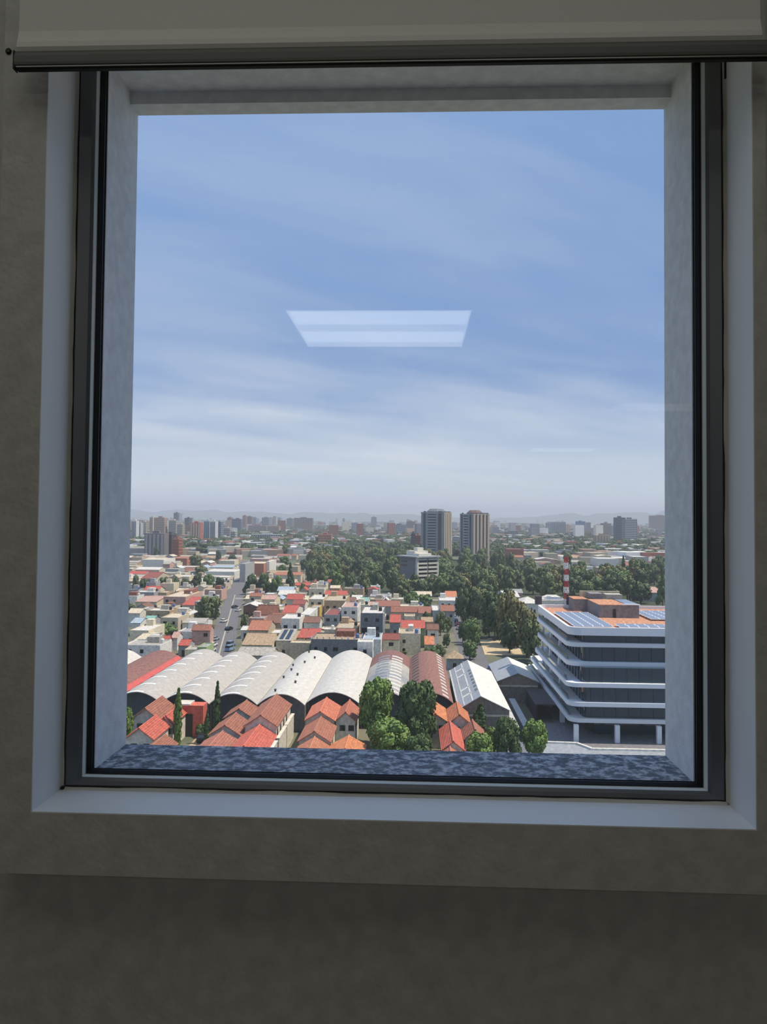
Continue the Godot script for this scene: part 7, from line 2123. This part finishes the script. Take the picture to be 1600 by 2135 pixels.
	for i in 3:
		var a: Vector2 = edge[i]
		var b: Vector2 = edge[i + 1]
		var u := (b - a).orthogonal().normalized() * 0.28
		s2.prism([a - u, b - u, b + u, a + u], -0.2, 0.42)
	part("terrace_kerb", s2.mesh(), paint(Color(0.90, 0.90, 0.88), 0.7), t)
	# ramp roofs beside the building
	for k in 2:
		var r := thing("ramp_wall", ["pale wall of the ramp beside the gabled shed", "second pale wall of the ramp nearer the office"][k], "wall", V(20.9 + k * 2.6, 0, -170), 0.0, "ramp walls")
		block("panel", paint(Color(0.60, 0.63, 0.66), 0.85), r, V(-0.5, 0, -14), V(0.5, 2.6 - k * 0.6, 14))
		block("coping", paint(Color(0.78, 0.80, 0.81), 0.8), r, V(-0.7, 2.6 - k * 0.6, -14.2), V(0.7, 2.8 - k * 0.6, 14.2))

# ------------------------------------------------------------------ mast, cars, poles
func mast() -> void:
	var t := thing("lattice_mast", "red and white lattice mast behind the office roof", "mast", V(74.7, 0, -380))
	var h := 26.5
	var n := 9
	for k in n:
		var s := Shape.new()
		var y0 := h * k / n
		var y1 := h * (k + 1) / n
		var r0 := lerpf(1.5, 0.9, float(k) / n)
		var r1 := lerpf(1.5, 0.9, float(k + 1) / n)
		for i in 4:
			var a := TAU * i / 4 + 0.5
			var b := TAU * (i + 1) / 4 + 0.5
			s.bar(V(cos(a) * r0, y0, sin(a) * r0), V(cos(a) * r1, y1, sin(a) * r1), 0.15, 6)
			s.bar(V(cos(a) * r0, y0, sin(a) * r0), V(cos(b) * r1, y1, sin(b) * r1), 0.12, 4)
			s.bar(V(cos(b) * r0, y0, sin(b) * r0), V(cos(a) * r1, y1, sin(a) * r1), 0.12, 4)
			s.bar(V(cos(a) * r0, y0, sin(a) * r0), V(cos(b) * r0, y0, sin(b) * r0), 0.12, 4)
		part("lattice_section", s.mesh(), paint(Color(0.66, 0.16, 0.14) if k % 2 == 0 else Color(0.88, 0.87, 0.86), 0.6, 0.0, "plain"), t)
	for i in 3:
		var a := TAU * i / 3
		block("antenna_panel", paint(Color(0.84, 0.84, 0.84), 0.6, 0.0, "plain"), t, V(cos(a) * 1.7 - 0.25, h - 6.5, sin(a) * 1.7 - 0.2), V(cos(a) * 1.7 + 0.25, h - 3.8, sin(a) * 1.7 + 0.2))
	var rod := Shape.new()
	rod.bar(V(0, h, 0), V(0, h + 2.2, 0), 0.06, 6)
	part("lightning_rod", rod.mesh(), paint(Color(0.5, 0.3, 0.3), 0.6, 0.0, "plain"), t)

func car(label: String, at: Vector3, turn: float, color: Color, van := false) -> void:
	var t := thing("car", label, "car", at, turn, "parked and driving cars")
	var L := 2.15
	var hi := 1.0 if not van else 1.3
	if not shared.has("car%s" % van):
		var s := Shape.new()
		var prof := [Vector2(-L, 0.35), Vector2(-L, 0.75), Vector2(-L + 0.15, hi - 0.1), Vector2(-L + 1.1, hi), Vector2(L - 0.1, hi), Vector2(L, 0.8), Vector2(L, 0.35)]
		s.profile_x(prof, -0.86, 0.86)
		shared["car%s" % van] = s.mesh()
		s = Shape.new()
		var top := 1.46 if not van else 2.0
		var pr := [Vector2(-L + 1.0, hi - 0.02), Vector2(-L + 1.7, top), Vector2(L - 0.8 if not van else L - 0.1, top), Vector2(L - 0.2 if not van else L - 0.02, hi - 0.02)]
		s.profile_x(pr, -0.74, 0.74)
		shared["cabin%s" % van] = s.mesh()
	if not shared.has("wheel"):
		var w := Shape.new()
		w.bar(V(-0.1, 0, 0), V(0.1, 0, 0), 0.33, 12)
		shared.wheel = w.mesh()
	part("body", shared["car%s" % van], paint(color, 0.3, 0.0, "plain"), t)
	part("cabin", shared["cabin%s" % van], glassy(Color(0.12, 0.14, 0.16), 0.1), t)
	block("roof", paint(color, 0.3, 0.0, "plain"), t, V(-0.72, 1.44 if not van else 1.98, -0.4), V(0.72, 1.5 if not van else 2.05, 1.25))
	for x in [-0.82, 0.82]:
		for z in [-1.35, 1.35]:
			part("wheel", shared.wheel, paint(Color(0.05, 0.05, 0.05), 0.8, 0.0, "plain"), t, V(x, 0.33, z))

func street_x(z: float) -> float:
	return -62.0 + (z + 242.7) * 0.20666

func traffic() -> void:
	var turn := -0.2
	var list := [
		["white car parked left of the street nearest the sheds", -252.0, -2.8, Color(0.86, 0.87, 0.88)],
		["white car parked left of the street behind the nearest one", -262.0, -2.8, Color(0.88, 0.88, 0.88)],
		["silver car parked left of the street farther up", -275.0, -2.8, Color(0.62, 0.64, 0.66)],
		["dark car driving up the street", -300.0, 1.4, Color(0.12, 0.13, 0.15)],
		["white car coming down the street", -322.0, -1.6, Color(0.88, 0.88, 0.86)],
		["dark car by the junction", -372.0, 1.6, Color(0.14, 0.14, 0.17)],
		["white car parked right of the street by the rust roof", -360.0, 3.6, Color(0.86, 0.86, 0.86)]]
	for q in list:
		car(q[0], V(street_x(q[1]) + q[2], 0.03, q[1]), -turn * -1.0, q[3])
	car("blue white van parked right of the street by the sheds", V(street_x(-254) + 3.4, 0.03, -254), turn, Color(0.52, 0.62, 0.74), true)
	car("second blue van right of the street, just behind", V(street_x(-262) + 3.4, 0.03, -262), turn, Color(0.44, 0.54, 0.68), true)
	for k in 5:
		car(["white", "silver", "dark red", "grey", "pale blue"][k] + " car parked on the right hand street", V(18.4, 0.05, -300.0 - k * 11.0), 0.0, [Color(0.88, 0.88, 0.88), Color(0.64, 0.65, 0.67), Color(0.40, 0.12, 0.12), Color(0.36, 0.37, 0.39), Color(0.58, 0.68, 0.76)][k])
	car("dark car standing at the red gate block", V(-41.9, 0.03, -152.5), 0.1, Color(0.10, 0.11, 0.13))
	car("pale blue car at the sill in the lower left corner", V(-48.5, 0.03, -128.5), 1.3, Color(0.56, 0.68, 0.76))
	car("blue car parked behind the white gabled shed", V(24.5, 0.05, -231.0), 1.5, Color(0.22, 0.46, 0.70))
	# street lights
	for k in 4:
		var z := -236.0 - k * 32.0
		var side := "left" if k % 2 else "right"
		var p := thing("street_lamp", ["street lamp at the lower end of the main street", "second street lamp up the main street", "third street lamp up the main street", "fourth street lamp near the junction"][k], "street lamp", V(street_x(z) + (5.2 if side == "right" else -5.2), 0, z), 0.0, "street lamps")
		var s := Shape.new()
		s.lathe([Vector2(0.16, 0), Vector2(0.10, 0.4), Vector2(0.07, 8.6), Vector2(0, 8.6)], 8)
		part("pole", s.mesh(), paint(Color(0.60, 0.60, 0.58), 0.6, 0.0, "plain"), p)
		s = Shape.new()
		s.bar(V(0, 8.5, 0), V(-1.8 if side == "right" else 1.8, 8.9, 0), 0.05, 6)
		part("arm", s.mesh(), paint(Color(0.60, 0.60, 0.58), 0.6, 0.0, "plain"), p)
		block("lamp_head", paint(Color(0.45, 0.46, 0.47), 0.5, 0.0, "plain"), p, V((-2.3 if side == "right" else 1.7), 8.8, -0.15), V((-1.7 if side == "right" else 2.3), 9.0, 0.15))

func city() -> void:
	ground()
	sheds()
	office()
	row_houses()
	for q in HOUSES: house(q)
	for q in TOWERS: tower(q)
	twin("first twin tower with pale piers on its sunny side", V(24.5, 0, -852), deg_to_rad(-20.6), 26.7, 50.5, Color(0.80, 0.76, 0.68), Color(0.42, 0.47, 0.50))
	twin("second twin tower with a brown hipped crown", V(64.0, 0, -815), deg_to_rad(-56.0), 22.0, 49.0, Color(0.74, 0.69, 0.64), Color(0.45, 0.36, 0.34))
	terraced_block()
	trees()
	mast()
	traffic()
	far_city()

func _ready() -> void:
	rng.seed = 4711
	camera_and_light()
	room()
	blind()
	ceiling_lights()
	city()
